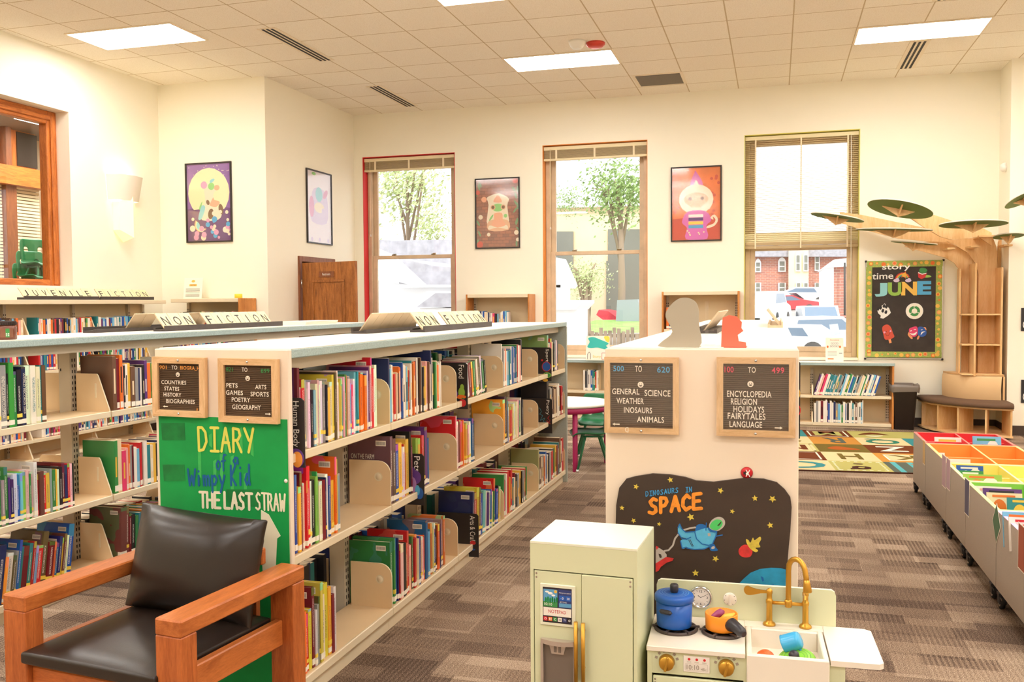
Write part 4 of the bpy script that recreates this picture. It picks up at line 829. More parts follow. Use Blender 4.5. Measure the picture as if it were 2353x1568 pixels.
for m, pts in (('s_teal', [(.1, .2), (.085, .17), (.1, .15), (.075, .14), (.095, .1), (.06, .12), (.07, .09), (.045, .09), (.05, .05)]), ('book_r', [(.02, .14), (.035, .12), (.015, .1), (.03, .085), (.012, .075), (.04, .1), (.048, .07), (.046, .045)])): ribbon(b, [Vector((-1.685-x, 6.95, .505+z)) for x, z in pts], .003, m, (0, -1, 0), .0015)
b.build('picture', t)
divider('black Pets sign with cat, dog and rabbit on the middle shelf', 4.215, -1.68, .525, .1, .258, 'Pets', [('s_purple', .045, .14, .03, .035), ('s_purple', .065, .175, .018, .016), ('s_lilac', .06, .1, .02, .04), ('s_lilac', .078, .135, .018, .012), ('book_b', .025, .06, .022, .03), ('letter_blue', .035, .075, .013, .026), ('book_l', .06, .04, .024, .014), ('book_l', .078, .06, .008, .016)])
divider('black Arts and Crafts sign on the bottom shelf', 5.07, -1.68, .03, .26, .258, 'Arts & Crafts', [('book_r', .035, .085, .018, .012), ('book_b', .04, .045, .02, .006)])
divider('black sign with coloured rings sticking out beside the encyclopedia board', 3.37, XR+.02, 1.045, .1, .28, 'D', [('book_y', .012, .16, .012, .02), ('sign_black', .012, .16, .009, .015), ('book_r', .012, .1, .014, .022), ('sign_black', .012, .1, .011, .017)])
# ------------------------------------------------------------------ bookends and clear holders on the shelf behind the kitchen
mat('bookend_grey', (176, 166, 146), .5); mat('bookend_coral', (240, 112, 88), .5)
ZT = 1.3698
def bookend(label, px0, px1, pts, y, m, foot=.1):
    x0, x1 = at(px0, 801, Y=y).x, at(px1, 801, Y=y).x
    t = thing('bookend', ((x0+x1)/2, y, ZT), label, 'bookend', 'flat metal bookends on the shelf top'); W = x1-x0
    MB().prism([(x0+W*p[0], ZT+.002+W*p[1]) for p in pts], .004, m, (0, y+.004, 0)).build('upright_plate', t); MB().box(x0+W*.1, x1, y+.004, y+foot, ZT, ZT+.0022, m).build('foot_plate', t)
bookend('large grey metal bookend with rounded top on the shelf behind the play kitchen', 1519, 1606, smoothclosed([(0, 0), (.0, .12), (.3, .4), (.12, .8), (.2, 1.05), (.45, 1.28), (.75, 1.3), (.97, 1.1), (1, .6), (1, 0)], 4), 3.27, 'bookend_grey')
bookend('small coral metal bookend with stepped outline on the shelf behind the play kitchen', 1657, 1715, [(0, 0), (1, 0), (.98, .2), (.7, .24), (.66, .5), (.88, .66), (.8, .78), (.82, 1.02), (.6, 1.26), (.3, 1.3), (.06, 1.2), (.02, .7)], 3.28, 'bookend_coral')
for nm, xx, yy, hh, l in (('a', -.245, 3.46, .165, 'clear acrylic holder standing behind the grey bookend'), ('b', -.17, 3.4, .13, 'clear acrylic holder standing behind the coral bookend')):
    t = thing('acrylic_holder', (xx, yy, ZT), l, 'sign holder', 'clear sign holders'); MB().box(xx-.003, xx+.003, yy-.05, yy+.05, ZT, ZT+hh, 'acrylic').build('upright', t); MB().box(xx-.03, xx+.03, yy-.05, yy+.05, ZT, ZT+.003, 'acrylic').build('foot', t)
# ------------------------------------------------------------------ letter racks with tiles
mat('rack_dark', (66, 58, 54), .5, vary=.1, vscale=20); mat('tile_cream', (240, 226, 180), .5); mat('tile_back', (206, 184, 150), .6)
def rack(label, x, y0, y1, z, side, m='rack_dark'):
    """side +1: tiles face +X.  A shallow trough along Y"""
    t = thing('tile_rack', (x, (y0+y1)/2, z), label, 'letter rack', 'long racks holding letter tiles')
    s = side; P = [(.045*s, 0), (.045*s, .035), (.035*s, .035), (.035*s, .014), (-.03*s, .014), (-.03*s, .022), (-.045*s, .022), (-.045*s, 0)]
    MB().prism([(x+p[0], z+p[1]) for p in P], y1-y0, m, (0, y0, 0), (1, 0, 0), (0, 0, 1)).build('trough', t); o = [c for c in t.children][0]
    for v in o.data.vertices: v.co.y = y0+(y0-v.co.y) if v.co.y < y0 else v.co.y
    return t
def tiles(word, x, y0, pitch, z, side, lab, grp, h=.125, wd=None, lean=38):
    s = side; k = 0; wd = wd or pitch*.97; seen = {}
    U = Vector((0, s, 0)); V = Vector((-s*math.sin(R(lean)), 0, math.cos(R(lean))))
    for i, ch in enumerate(word):
        if ch == ' ': continue
        ya = y0+i*pitch; O = Vector((x+s*.028, ya if s > 0 else ya+wd, z+.0145)); c = O+U*(wd/2)
        seen[ch] = seen.get(ch, 0)+1
        if ch == '_': l = lab
        else: l = lab % (ORD[k], ch)
        k += 1
        t = thing('letter_tile', c, l, 'letter tile', grp)
        MB().prism([(0, 0), (wd, 0), (wd, h), (0, h)], -.007, 'tile_back' if ch == '_' else 'tile_cream', O, U, V, 'tile_back').build('tile', t)
        if ch != '_': b = MB(); nw = {'I': .1, 'N': .55, 'O': .58, 'J': .35}.get(ch, .45); letters(b, ch, O+U*(wd*(.5-nw/2))+V*(h*.22), U, V, wd*nw, h*.55, 'black', .0015); b.build('letter', t)
x = -1.96
rack('dark letter rack spelling non fiction on the middle shelf top', x, 4.84, 6.12, ZT, 1)
tiles('NON FICTION', x, 4.86, .113, ZT, 1, '%s letter tile, a black %s, non-fiction rack on the middle shelf', 'non-fiction tiles on the middle shelf')
rack('dark letter rack seen from behind at the left edge of the middle shelf top', -2.2, 4.58, 5.5, ZT, -1)
tiles('_'*7, -2.2, 4.64, .113, ZT, -1, 'blank tan back of a tile in the turned rack on the middle shelf', 'turned tiles on the middle shelf')
x = -3.75
rack('dark letter rack spelling non fiction on the left-aisle shelf top', x, 4.93, 6.36, ZT, 1)
tiles('NON FICTION', x, 4.95, .118, ZT, 1, '%s letter tile, a black %s, non-fiction rack on the left-aisle shelf', 'non-fiction tiles on the left-aisle shelf')
rack('dark letter rack seen from behind on the left-aisle shelf top', -4.0, 4.6, 5.75, ZT, -1)
tiles('__  ___', -4.0, 4.95, .118, ZT, -1, 'blank tan back of a tile in the turned rack on the left-aisle shelf', 'turned tiles on the left-aisle shelf')
x = -6.97; zz = 1.6015
rack('dark letter rack spelling juvenile on the long wall bookcase', x, 7.12, 8.13, zz, 1); rack('dark letter rack spelling fiction on the long wall bookcase', x, 8.15, 9.02, zz, 1)
tiles('JUVENILE', x, 7.14, .118, zz, 1, '%s letter tile, a black %s, juvenile rack on the wall bookcase', 'juvenile tiles on the wall bookcase', .13)
tiles('FICTION', x, 8.17, .118, zz, 1, '%s letter tile, a black %s, fiction rack on the wall bookcase', 'fiction tiles on the wall bookcase', .13)
rack('brown letter rack with leaning tiles behind the clear holders', -.33, 4.75, 5.9, ZT, -1, 'rack_dark'); tiles('_'*8, -.33, 4.8, .118, ZT, -1, 'tile leaning in the rack behind the clear holders', 'tiles in the rack behind the clear holders')
rack('pale letter rack at the window side of the shelf behind the kitchen', .0, 5.85, 7.3, ZT, 1, 'tile_back'); tiles('_'*10, .0, 5.9, .118, ZT, 1, 'tile leaning in the pale rack near the window', 'tiles in the pale rack near the window')
# ------------------------------------------------------------------ things lying on the shelf tops
mat('jar_brown', (112, 62, 42), .25); mat('jar_lid', (52, 36, 30), .5); mat('jar_label', (128, 80, 58), .5)
P_ = Vector((-3.66, 3.63, ZT)); t = thing('jar', P_, 'brown plastic jar with dark ribbed lid on the left-aisle shelf', 'jar')
MB().lathe([(.0, 0), (.052, 0), (.056, .004), (.056, .062), (.052, .068), (.047, .072)], 'jar_brown', P_, 32).build('body', t)
b = MB()
for k in range(36): a0 = k*math.pi/18; b.box(-.002, .002, .051, .0545, .072, .09, 'jar_lid', Matrix.Translation(P_) @ Matrix.Rotation(a0, 4, 'Z'))
b.lathe([(.052, .072), (.052, .09), (.05, .092), (0, .092)], 'jar_lid', P_, 32).build('lid', t)
b = MB()
for k in range(7):
    M = Matrix.Translation(P_) @ Matrix.Rotation(R(-62+k*9), 4, 'Z')
    b.box(.0555, .0566, -.0042, .0046, .012, .055, 'book_g' if k in (3, 4) else 'jar_label', M)
    if k in (3, 4): b.box(.0567, .057, -.003, .003, .026, .032, 'white', M).box(.0567, .057, -.003, .003, .018, .022, 'white', M)
b.build('label', t)
t = thing('paper_stack', (-3.75, 6.75, ZT), 'low pile of cream paper pads at the far end of the left-aisle shelf', 'paper'); b = MB()
for k in range(5): b.box(-3.86+.004*k, -3.64+.003*k, 6.6, 7.15, ZT+k*.006, ZT+k*.006+.005, 'paper')
b.build('pages', t)
def stand_notice(label, px0, px1, py0, py1, y, lines, name='notice', cat='notice', lean=8, zfoot=None):
    a, c = at(px0, py1, Y=y), at(px1, py0, Y=y); z0 = zfoot if zfoot is not None else a.z; W, H = c.x-a.x, c.z-z0
    t = thing(name, (a.x+W/2, y, z0), label, cat); M = Matrix.Translation((a.x, y, z0)) @ Matrix.Rotation(R(-lean), 4, 'X')
    MB().box(0, W, 0, .003, 0, H, 'paper', M).build('sheet', t); b = MB(); U = M.to_3x3() @ WX; V = M.to_3x3() @ WZ
    lines(b, M @ Vector((0, -.0005, 0)), U, V, W, H)
    b.build('print', t); return t
def l1(b, O, U, V, W, H):
    disc(b, O+U*W*.5+V*H*.84, U, V, W*.1, H*.06, 'gold_note'); disc_q(b, O, U, V, W*.3, W*.7, H*.6, H*.7, 'gold_note'); letters(b, 'NOTICE', O+U*W*.36+V*H*.62, U, V, W*.28, H*.06, 'plum', .002)
    notice_lines(b, O, U, V, W, H, [(.12, .88, .46-.05*k, .015) for k in range(4)]+[(.12, .88, .2-.05*k, .015) for k in range(3)])
stand_notice('white notice with gold heading standing on the corner bookcase', 421, 462, 638, 686, 9.42, l1, zfoot=1.616)
mat('art_aqua', (62, 190, 180), .8); mat('art_yellow', (244, 226, 90), .8); mat('art_red', (206, 84, 70), .8)
def l2(b, O, U, V, W, H):
    for pts, m in (([(.05, .55), (.2, .5), (.5, .52), (.8, .45), (.95, .48), (.85, .6), (.95, .7), (.6, .85), (.3, .95), (.08, .9), (.15, .75)], 'art_aqua'), ([(.75, .97), (.97, .97), (.97, .75), (.85, .78)], 'art_yellow')):
        b.add([O+U*(W*x)+V*(H*z)-Vector((0, .0015, 0)) for x, z in smoothclosed(pts, 3)], [list(range(len(pts)*3))], m)
    for pts, m in (([(.07, .05), (.07, .25), (.14, .34), (.21, .25), (.21, .05)], 'ink'), ([(.68, .05), (.68, .3), (.85, .3), (.85, .05), (.68, .05)], 'art_red')): ribbon(b, [O+U*(W*x)+V*(H*z) for x, z in pts], W*.015, m, -U.cross(V)*-1, .002)
    letters(b, 'Story', O+U*W*.3+V*H*.08, U, V, W*.34, H*.13, 'label_yellow', .002)
stand_notice("child's painting of turquoise cloud and houses on the low bookcase by the orange-edged window", 1346, 1400, 772, 826, 11.52, l2, 'childs_painting', 'painting', zfoot=.7935)
def l3(b, O, U, V, W, H):
    letters(b, 'Storytime', O+U*W*.25+V*H*.86, U, V, W*.5, H*.07, 'book_o', .002); letters(b, 'GOOD', O+U*W*.3+V*H*.72, U, V, W*.4, H*.08, 'book_e', .002); letters(b, 'BOOKS', O+U*W*.27+V*H*.6, U, V, W*.46, H*.08, 'book_e', .002)
    for x in (.12, .8): disc(b, O+U*W*x+V*H*.62, U, V, W*.05, H*.05, 'book_o')
    notice_lines(b, O, U, V, W, H, [(.12, .62, .42-.05*k, .012) for k in range(4)]+[(.75, .92, .34, .03)], 'book_e'); disc_q(b, O, U, V, W*.12, W*.45, H*.1, H*.14, 'book_o')
stand_notice('white story-time flyer standing on the sill side of the low bookcase by the lime window', 1897, 1939, 776, 826, 11.72, l3, 'flyer', zfoot=.7935)
mat('duck_yellow', (240, 214, 60), .4); P_ = at(548, 682, Y=9.4); P_.z = 1.616
t = thing('tape_roll', P_, 'small yellow tape dispenser on the corner bookcase beside the wooden end', 'tape'); MB().lathe([(.02, 0), (.045, 0), (.045, .05), (.02, .05), (.02, 0)], 'duck_yellow', P_, 18).build('roll', t)
# ================================================================== framed posters, sconce
mat('frame_black', (44, 36, 32), .4); mat('art_violet', (150, 104, 176), .6, vary=.08, vscale=3); mat('art_plum', (110, 66, 124), .6); mat('art_moon', (250, 240, 190), .6); mat('art_cream', (248, 232, 204), .6); mat('art_pink', (230, 160, 196), .6); mat('art_brown', (134, 98, 62), .6); mat('art_aq', (150, 214, 220), .6); mat('art_peach', (246, 178, 140), .6); mat('art_green', (150, 214, 124), .6); mat('art_orange', (240, 128, 66), .6, vary=.1, vscale=4); mat('art_mag', (226, 112, 190), .6); mat('art_sand', (238, 188, 146), .6); mat('art_rose', (214, 84, 62), .6); mat('art_glare', (248, 236, 240), .5, vary=.02, vscale=5); mat('art_lilac', (224, 206, 232), .5); mat('art_leaf', (118, 160, 110), .6)
def _brick(nt, L, new, b):
    tc = new('ShaderNodeTexCoord'); mp = new('ShaderNodeMapping'); mp.inputs['Rotation'].default_value = (R(90), 0, 0); L(tc.outputs['Object'], mp.inputs['Vector'])
    br = new('ShaderNodeTexBrick')
    for k, v in (('Scale', 1), ('Brick Width', .085), ('Row Height', .042), ('Mortar Size', .0025)): br.inputs[k].default_value = v
    br.inputs['Color1'].default_value = rgb(176, 110, 82); br.inputs['Color2'].default_value = rgb(146, 96, 78); br.inputs['Mortar'].default_value = rgb(120, 76, 60); L(mp.outputs[0], br.inputs['Vector']); return br.outputs['Color']
graph('art_brick', _brick, .5)
graph('poster_glaze', lambda nt, L, new, b: None)
def _glz(nt, L, new, b):
    out = nt.nodes['Material Output']; t = new('ShaderNodeBsdfTransparent'); g = new('ShaderNodeBsdfGlossy'); g.inputs['Roughness'].default_value = .08
    n = new('ShaderNodeTexNoise', Scale=2.5); bp = new('ShaderNodeBump'); bp.inputs['Strength'].default_value = .12; L(n.outputs['Fac'], bp.inputs['Height']); L(bp.outputs[0], g.inputs['Normal'])
    mx = new('ShaderNodeMixShader'); L(sheen(nt, L, new, .05), mx.inputs[0]); L(t.outputs[0], mx.inputs[1]); L(g.outputs[0], mx.inputs[2]); L(mx.outputs[0], out.inputs['Surface'])
del MATS['poster_glaze']; graph('poster_glaze', _glz)
def poster(label, O, U, W, H, bg, art):
    O, U = Vector(O), Vector(U); V = WZ; N = U.cross(V); t = thing('framed_poster', O+U*W/2, label, 'poster', 'framed posters on the walls'); f = MB(); e = .016
    for (a, c, q, s) in ((0, W, 0, e), (0, W, H-e, H), (0, e, e, H-e), (W-e, W, e, H-e)): f.prism([(a, q), (c, q), (c, s), (a, s)], .022, 'frame_black', O+N*.001, U, V)
    f.build('frame', t); b = MB(); b.prism([(e, e), (W-e, e), (W-e, H-e), (e, H-e)], .004, bg, O+N*.002, U, V); k = [0]
    def d(m, x, z, rx, rz=None, rot=0):
        k[0] += 1; a = R(rot); disc(b, O+U*(W*x)+V*(H*z)+N*.0065, U*math.cos(a)+V*math.sin(a), V*math.cos(a)-U*math.sin(a), W*rx, W*(rz or rx), m, .0001*k[0])
    def p(m, pts, sm=True):
        k[0] += 1; q = smoothclosed(pts, 3) if sm else pts; b.add([O+U*(W*x)+V*(H*z)+N*(.0065+.0001*k[0]) for x, z in q], [list(range(len(q)))], m)
    art(d, p); b.build('print', t); MB().prism([(e, e), (W-e, e), (W-e, H-e), (e, H-e)], .001, 'poster_glaze', O+N*.016, U, V).build('glazing', t)
def a1(d, p):
    r = random.Random(3); p('art_plum', [(.03, .02), (.97, .02), (.97, .42), (.8, .44), (.5, .4), (.2, .44), (.03, .42)], False)
    for i in range(22): d('art_cream', r.uniform(.06, .94), r.uniform(.82, .97), .009)
    d('art_moon', .5, .62, .45, .47); p('art_plum', [(.03, .03), (.97, .03), (.97, .4), (.7, .42), (.5, .38), (.3, .42), (.03, .4)], False)
    p('art_cream', [(.35, .28), (.7, .28), (.78, .38), (.66, .46), (.6, .6), (.68, .66), (.58, .72), (.5, .74), (.4, .68), (.42, .5), (.3, .4)]); d('art_moon', .28, .58, .13, .09); p('art_green', [(.28, .42), (.36, .52), (.34, .44), (.4, .38)]); p('art_aq', [(.26, .3), (.34, .46), (.42, .44), (.34, .3)])
    p('art_peach', [(.52, .46), (.66, .44), (.74, .5), (.62, .53), (.6, .56), (.54, .5)]); d('art_brown', .54, .355, .06, .1, -10); d('art_brown', .76, .41, .05, .1, 10); d('art_brown', .48, .5, .035, .05, 20); d('art_pink', .4, .72, .07); d('art_green', .56, .7, .07); d('art_peach', .68, .68, .06, .05); d('art_aq', .58, .77, .06, .03, 30)
    for q, m in ((0, 'art_peach'), (1, 'art_moon'), (2, 'art_aq')): p(m, [(.2+.02*q, .28-.012*q), (.18+.02*q, .2), (.28, .13+.012*q), (.44-.03*q, .17), (.3+.01*q, .18), (.26+.01*q, .24)])
    for i in range(30): d(r.choice(('art_cream', 'art_cream', 'art_pink', 'letter_blue')), r.uniform(.08, .93), r.uniform(.05, .38) if i > 10 else r.uniform(.05, .2), r.uniform(.025, .06))
poster('purple moonlit poster in a black frame on the short wall by the wall lamp', (-6.875, 9.6, 2.295), (1, 0, 0), .635, .955, 'art_violet', a1)
def a2(d, p):
    p('art_lilac', [(.2, .3), (.8, .3), (.85, .6), (.7, .75), (.3, .75), (.18, .55)]); d('art_aq', .5, .68, .14); d('art_pink', .2, .5, .1, .2); d('art_pink', .76, .7, .12, .06, 40); d('art_cream', .5, .5, .2, .1); d('art_lilac', .66, .46, .06)
    for x in (.2, .5, .85): d('art_lilac', x, .06, .04)
    d('art_green', .3, .95, .08, .03)
poster('glossy poster with glare painted into its pale print above the open door', (-5.78, 10.545, 2.33), (0, 1, 0), .68, .955, 'art_glare', a2)  # background colour paled to imitate glare on the glazing
def a3(d, p):
    r = random.Random(8); p('art_cream', [(.28, .3), (.3, .62), (.26, .72), (.38, .76), (.5, .78), (.62, .76), (.76, .7), (.72, .6), (.73, .3)]); p('art_sand', [(.3, .26), (.74, .26), (.72, .4), (.32, .4)]); p('art_cream', [(.3, .27), (.5, .3), (.72, .27), (.7, .33), (.5, .31), (.32, .33)])
    p('art_peach', [(.45, .72), (.52, .76), (.6, .66), (.42, .66)]); d('art_green', .51, .58, .13, .085); d('art_sand', .4, .585, .055); d('art_sand', .63, .585, .055); d('art_brown', .4, .585, .035); d('art_brown', .63, .585, .035); p('art_peach', [(.43, .5), (.6, .5), (.62, .4), (.68, .33), (.5, .3), (.36, .34), (.42, .42)]); d('art_green', .36, .44, .02, .08, -35); d('art_green', .68, .46, .04)
    for i in range(16): s = r.choice((0, 1)); d('art_leaf', (.05 if s else .95)+r.uniform(-.02, .1)*(1 if s else -1), r.uniform(.04, .96), .02, .07, r.uniform(-40, 40))
    for x, z, q in ((.2, .7, .06), (.12, .45, .05), (.1, .06, .07), (.92, .22, .05), (.3, .2, .04), (.9, .95, .06), (.06, .8, .05), (.95, .12, .04)): d(r.choice(('art_cream', 'art_rose', 'art_peach')), x, z, q)
poster('brick-patterned poster in a black frame between the red and orange windows', (-3.962, BW, 2.283), (1, 0, 0), .635, .957, 'art_brick', a3)
def a4(d, p):
    r = random.Random(4); p('art_rose', [(.03, .02), (.97, .02), (.97, .3), (.6, .34), (.03, .3)], False)
    for i in range(12): d('art_rose', r.choice((r.uniform(.06, .2), r.uniform(.8, .94))), r.uniform(.35, .95), .03)
    p('art_mag', [(.38, .74), (.47, .92), (.5, .93), (.64, .74)]); d('art_cream', .5, .56, .34, .3); p('art_cream', [(.45, .72), (.5, .82), (.56, .72)]); d('art_sand', .5, .56, .24, .14); d('art_sand', .5, .52, .16, .12)
    for x in (.38, .62): d('art_brown', x, .57, .035)
    d('art_cream', .5, .42, .22, .05); p('art_mag', [(.3, .03), (.72, .03), (.7, .2), (.8, .28), (.68, .4), (.34, .4), (.22, .26), (.32, .18)])
    for z, m in ((.32, 'white'), (.275, 'book_p'), (.225, 'label_yellow'), (.175, 'letter_blue')): p(m, [(.35, z), (.64, z), (.64, z+.04), (.35, z+.04)], False)
    for i in range(7): d('art_moon', r.uniform(.3, .72), r.uniform(.05, .15), .015)
    p('art_cream', [(.72, .17), (.86, .2), (.93, .28), (.86, .35), (.78, .31), (.84, .28), (.83, .32), (.88, .28), (.84, .23), (.72, .2)])
poster('orange poster in a black frame between the orange and lime windows', (-1.302, BW, 2.313), (1, 0, 0), .64, .955, 'art_orange', a4)
mat('sconce_white', (246, 236, 220), .5); mat('bulb', (255, 248, 236), .5, emit=(255, 236, 200), es=16); mat('sconce_glow', (255, 244, 200), .5, emit=(255, 234, 150), es=.75)
t = thing('wall_lamp', (-7.25, 8.88, 2.3), 'lit white wall lamp with slanting shade on the left wall', 'wall lamp')
b = MB(); P = [(-7.248, 8.66), (-7.1, 8.7), (-7.06, 8.88), (-7.1, 9.06), (-7.248, 9.1)]; k = 5; vs = [(x+(.03 if i not in (0, 4) else 0), y, 3.02) for i, (x, y) in enumerate(P)]+[(x+(-.05 if i not in (0, 4) else 0), y+.02, 2.74) for i, (x, y) in enumerate(P)]
b.add(vs, [(i, i+1, k+i+1, k+i) for i in range(4)], 'sconce_white', True); b.build('shade', t)
MB().add([(-7.248, 8.76, 2.72), (-7.16, 8.76, 2.72), (-7.16, 8.76, 2.4), (-7.248, 8.76, 2.4), (-7.248, 8.92, 2.8), (-7.1, 8.92, 2.8), (-7.1, 8.92, 2.32), (-7.248, 8.92, 2.27)], [(0, 1, 2, 3), (1, 5, 6, 2), (5, 4, 7, 6), (0, 4, 5, 1), (3, 2, 6, 7)], 'sconce_glow').build('diffuser', t)
MB().box(-7.24, -7.16, 8.72, 9.04, 2.93, 2.955, 'bulb').build('bulb', t)
t = thing('motion_sensor', (2.52, 11.72, 3.2), 'small white round sensor on the return wall above the tree', 'sensor'); P_ = at(2307, 385, X=2.5)
MB().lathe([(0, -.06), (.035, -.055), (.05, -.03), (.055, 0)], 'white_plastic', n=20, M=Matrix.Translation((2.519, P_.y, P_.z)) @ Matrix.Rotation(R(90), 4, 'Y')).build('housing', t)
for k, (py0, py1, l) in enumerate(((708, 761, 'black small wall sign at the right edge, upper of two'), (873, 926, 'black small wall sign at the right edge, lower of two'))):
    a, c = at(2346, py1, Y=11.425), at(2346, py0, Y=11.425); t = thing('wall_sign', (a.x+.15, 11.425, a.z), l, 'sign', 'black signs on the right wall'); MB().box(a.x, a.x+.3, 11.42, 11.429, a.z, c.z, 'sign_black').build('plate', t); letters(MB(), 'C', (a.x+.015, 11.419, a.z+.02), WX, WZ, .06, .1, 'white').build('lettering', t)
# ================================================================== bulletin board
mat('board_black', (66, 58, 54), .85, vary=.08, vscale=10); mat('border_green', (166, 180, 88), .7, vary=.1, vscale=60); mat('alu', (206, 200, 190), .3, .7); mat('dot_orange', (236, 120, 52), .7); mat('dot_gold', (244, 196, 92), .7); mat('dot_peach', (240, 160, 110), .7)
x0, x1, z0, z1 = 1.062, 1.928, -.707+EYE, .482+EYE; yb = BW-.001; W, H = x1-x0, z1-z0
t = thing('bulletin_board', ((x0+x1)/2, BW, z0), 'black June story-time bulletin board with flowered green border beside the tree', 'bulletin board')
MB().box(x0+.01, x1-.01, yb-.02, yb, z0+.01, z1-.01, 'board_black').build('panel', t)
b = MB()
for q in ((x0, x1, z0, z0+.012), (x0, x1, z1-.012, z1), (x0, x0+.012, z0, z1), (x1-.012, x1, z0, z1)): b.box(q[0], q[1], yb-.026, yb, q[2], q[3], 'alu')
for xx in (x0, x1):
    for zz in (z0, z1): b.box(xx-.012, xx+.012, yb-.03, yb-.0005, zz-.012, zz+.012, 'black', bev=.004)
b.build('frame', t)
b = MB(); bw = .07
for q in ((x0, x1-.01, z0+.02, z0+.02+bw), (x0+.008, x1-.008, z1-bw-.002, z1+.004), (x0, x0+bw, z0+.02+bw, z1-bw), (x1-bw-.012, x1-.012, z0+.02+bw, z1-bw)): b.box(q[0], q[1], yb-.03, yb-.027, q[2], q[3], 'border_green')
r = random.Random(5); pts = [(x0+.05+k*.07, z1-.035) for k in range(12)]+[(x0+.05+k*.07, z0+.055) for k in range(12)]+[(x0+.036, z0+.1+k*.068) for k in range(15)]+[(x1-.048, z0+.1+k*.068) for k in range(15)]
for k, (x, z) in enumerate(pts):
    q = r.choice((.012, .016, .024, .026)); c = Vector((x+r.uniform(-.012, .012), yb-.03, z+r.uniform(-.012, .012))); m = r.choice(('dot_orange', 'dot_peach', 'dot_gold', 'dot_gold')); disc(b, c, WX, WZ, q, q, m, .001, 12); disc(b, c, WX, WZ, q*.6, q*.6, r.choice(('dot_gold', 'dot_gold', 'dot_orange')), .0016, 10)
b.build('paper_border', t)
def ZB(x, y): return at(1980+x/6.27, 590+y/6.272, Y=yb-.022)
def onb(nm, fn): b = MB(); fn(b); b.build(nm, t)
def wordb(b, s, p, q, h, m, out=.003, bold=0): A, B_ = ZB(*p), ZB(*q); letters(b, s, A, B_-A, WZ, (B_-A).length, h, m, out, bold)
def bpoly(b, m, pts, out=.003, sm=True): q = smoothclosed(pts, 3) if sm else pts; b.add([ZB(x, y)-Vector((0, out, 0)) for x, y in q], [list(range(len(q)))], m)
def stt(b): wordb(b, 'story', (292, 212), (700, 205), .075, 'white', .0125, .012); wordb(b, 'time', (150, 332), (455, 322), .075, 'white', .0125, .012)
onb('story_time_lettering', stt)
for ch, x, w_, m, zb in (('J', 186, 182, 'art_aq', 578), ('U', 375, 205, 'book_l', 568), ('N', 568, 228, 'dot_gold', 560), ('E', 798, 205, 'letter_blue', 550)):
    def fn(b): A = ZB(x, zb); wd_ = (ZB(x+w_, zb)-A).length; letters(b, ch, A, WX, WZ, wd_, .165, m, .004, .05)
    onb('june_letter', fn)
def rain(b):
    c = ZB(590, 330)
    for k, m in enumerate(('book_r', 'book_o', 'book_y', 'book_l', 'letter_blue')): disc(b, c, WX, WZ, .085-.009*k, .085-.009*k, m, .003, 16, R(20), R(175), .88)
    star(b, ZB(615, 265), WX, WZ, .05, 'book_o', .004); disc(b, ZB(615, 265), WX, WZ, .026, .026, 'book_y', .0045)
    for x in (500, 670): disc(b, ZB(x, 345), WX, WZ, .035, .02, 'art_lilac', .005); disc(b, ZB(x+12, 330), WX, WZ, .02, .018, 'art_lilac', .0052)
onb('rainbow_cutout', rain)
def worm(b): bpoly(b, 'book_g', [(830, 190), (860, 160), (920, 170), (945, 205), (900, 235), (840, 225)]); bpoly(b, 'book_l', [(900, 270), (960, 265), (1005, 288), (960, 302), (900, 300)]); bpoly(b, 'book_r', [(808, 225), (870, 250), (940, 238), (915, 300), (860, 325), (815, 300)], .0035, False); bpoly(b, 'white', [(815, 222), (870, 246), (938, 232), (925, 248), (870, 260), (812, 238)], .004, False)
onb('reading_worm_cutout', worm)
def paw(b):
    bpoly(b, 'white', [(220, 760), (250, 740), (330, 675), (395, 745), (420, 810), (380, 850), (310, 895), (268, 885), (275, 850), (235, 815)], .003, False)
    for x, y in ((232, 752), (268, 738), (318, 712), (352, 722), (300, 780), (345, 800)): bpoly(b, 'black', [(x-18, y+10), (x, y-26), (x+22, y-18), (x+20, y+8), (x+6, y+28)], .004)
onb('zebra_cutout', paw)
def rec(b):
    c = ZB(760, 785); disc(b, c, WX, WZ, .098, .098, 'white', .003, 22); disc(b, c, WX, WZ, .09, .09, 'paper', .0034, 22)
    for k in range(3): disc(b, c, WX, WZ, .062, .062, 'book_g', .004, 8, R(100+120*k), R(190+120*k), .5); a = R(195+120*k); star(b, c+WX*(.046*math.cos(a))+WZ*(.046*math.sin(a)), WX, WZ, .022, 'book_g', .0045)
onb('recycling_cutout', rec)
def pop(b):
    bpoly(b, 'dot_peach', [(380, 1180), (415, 1175), (432, 1240), (400, 1252)], .003, False); bpoly(b, 'art_rose', [(295, 1040), (310, 1000), (365, 978), (415, 1010), (450, 1100), (465, 1165), (345, 1200), (310, 1110)], .0035)
    for x, y in ((355, 1080), (398, 1072)): disc(b, ZB(x, y), WX, WZ, .005, .005, 'black', .005, 8)
    ribbon(b, [ZB(340, 1105), ZB(355, 1135), ZB(385, 1138), ZB(410, 1095)], .004, 'black', (0, -1, 0), .005)
    for x, y in ((328, 1092), (412, 1075)): disc(b, ZB(x, y), WX, WZ, .012, .012, 'art_pink', .0045, 8)
onb('popsicle_cutout', pop)
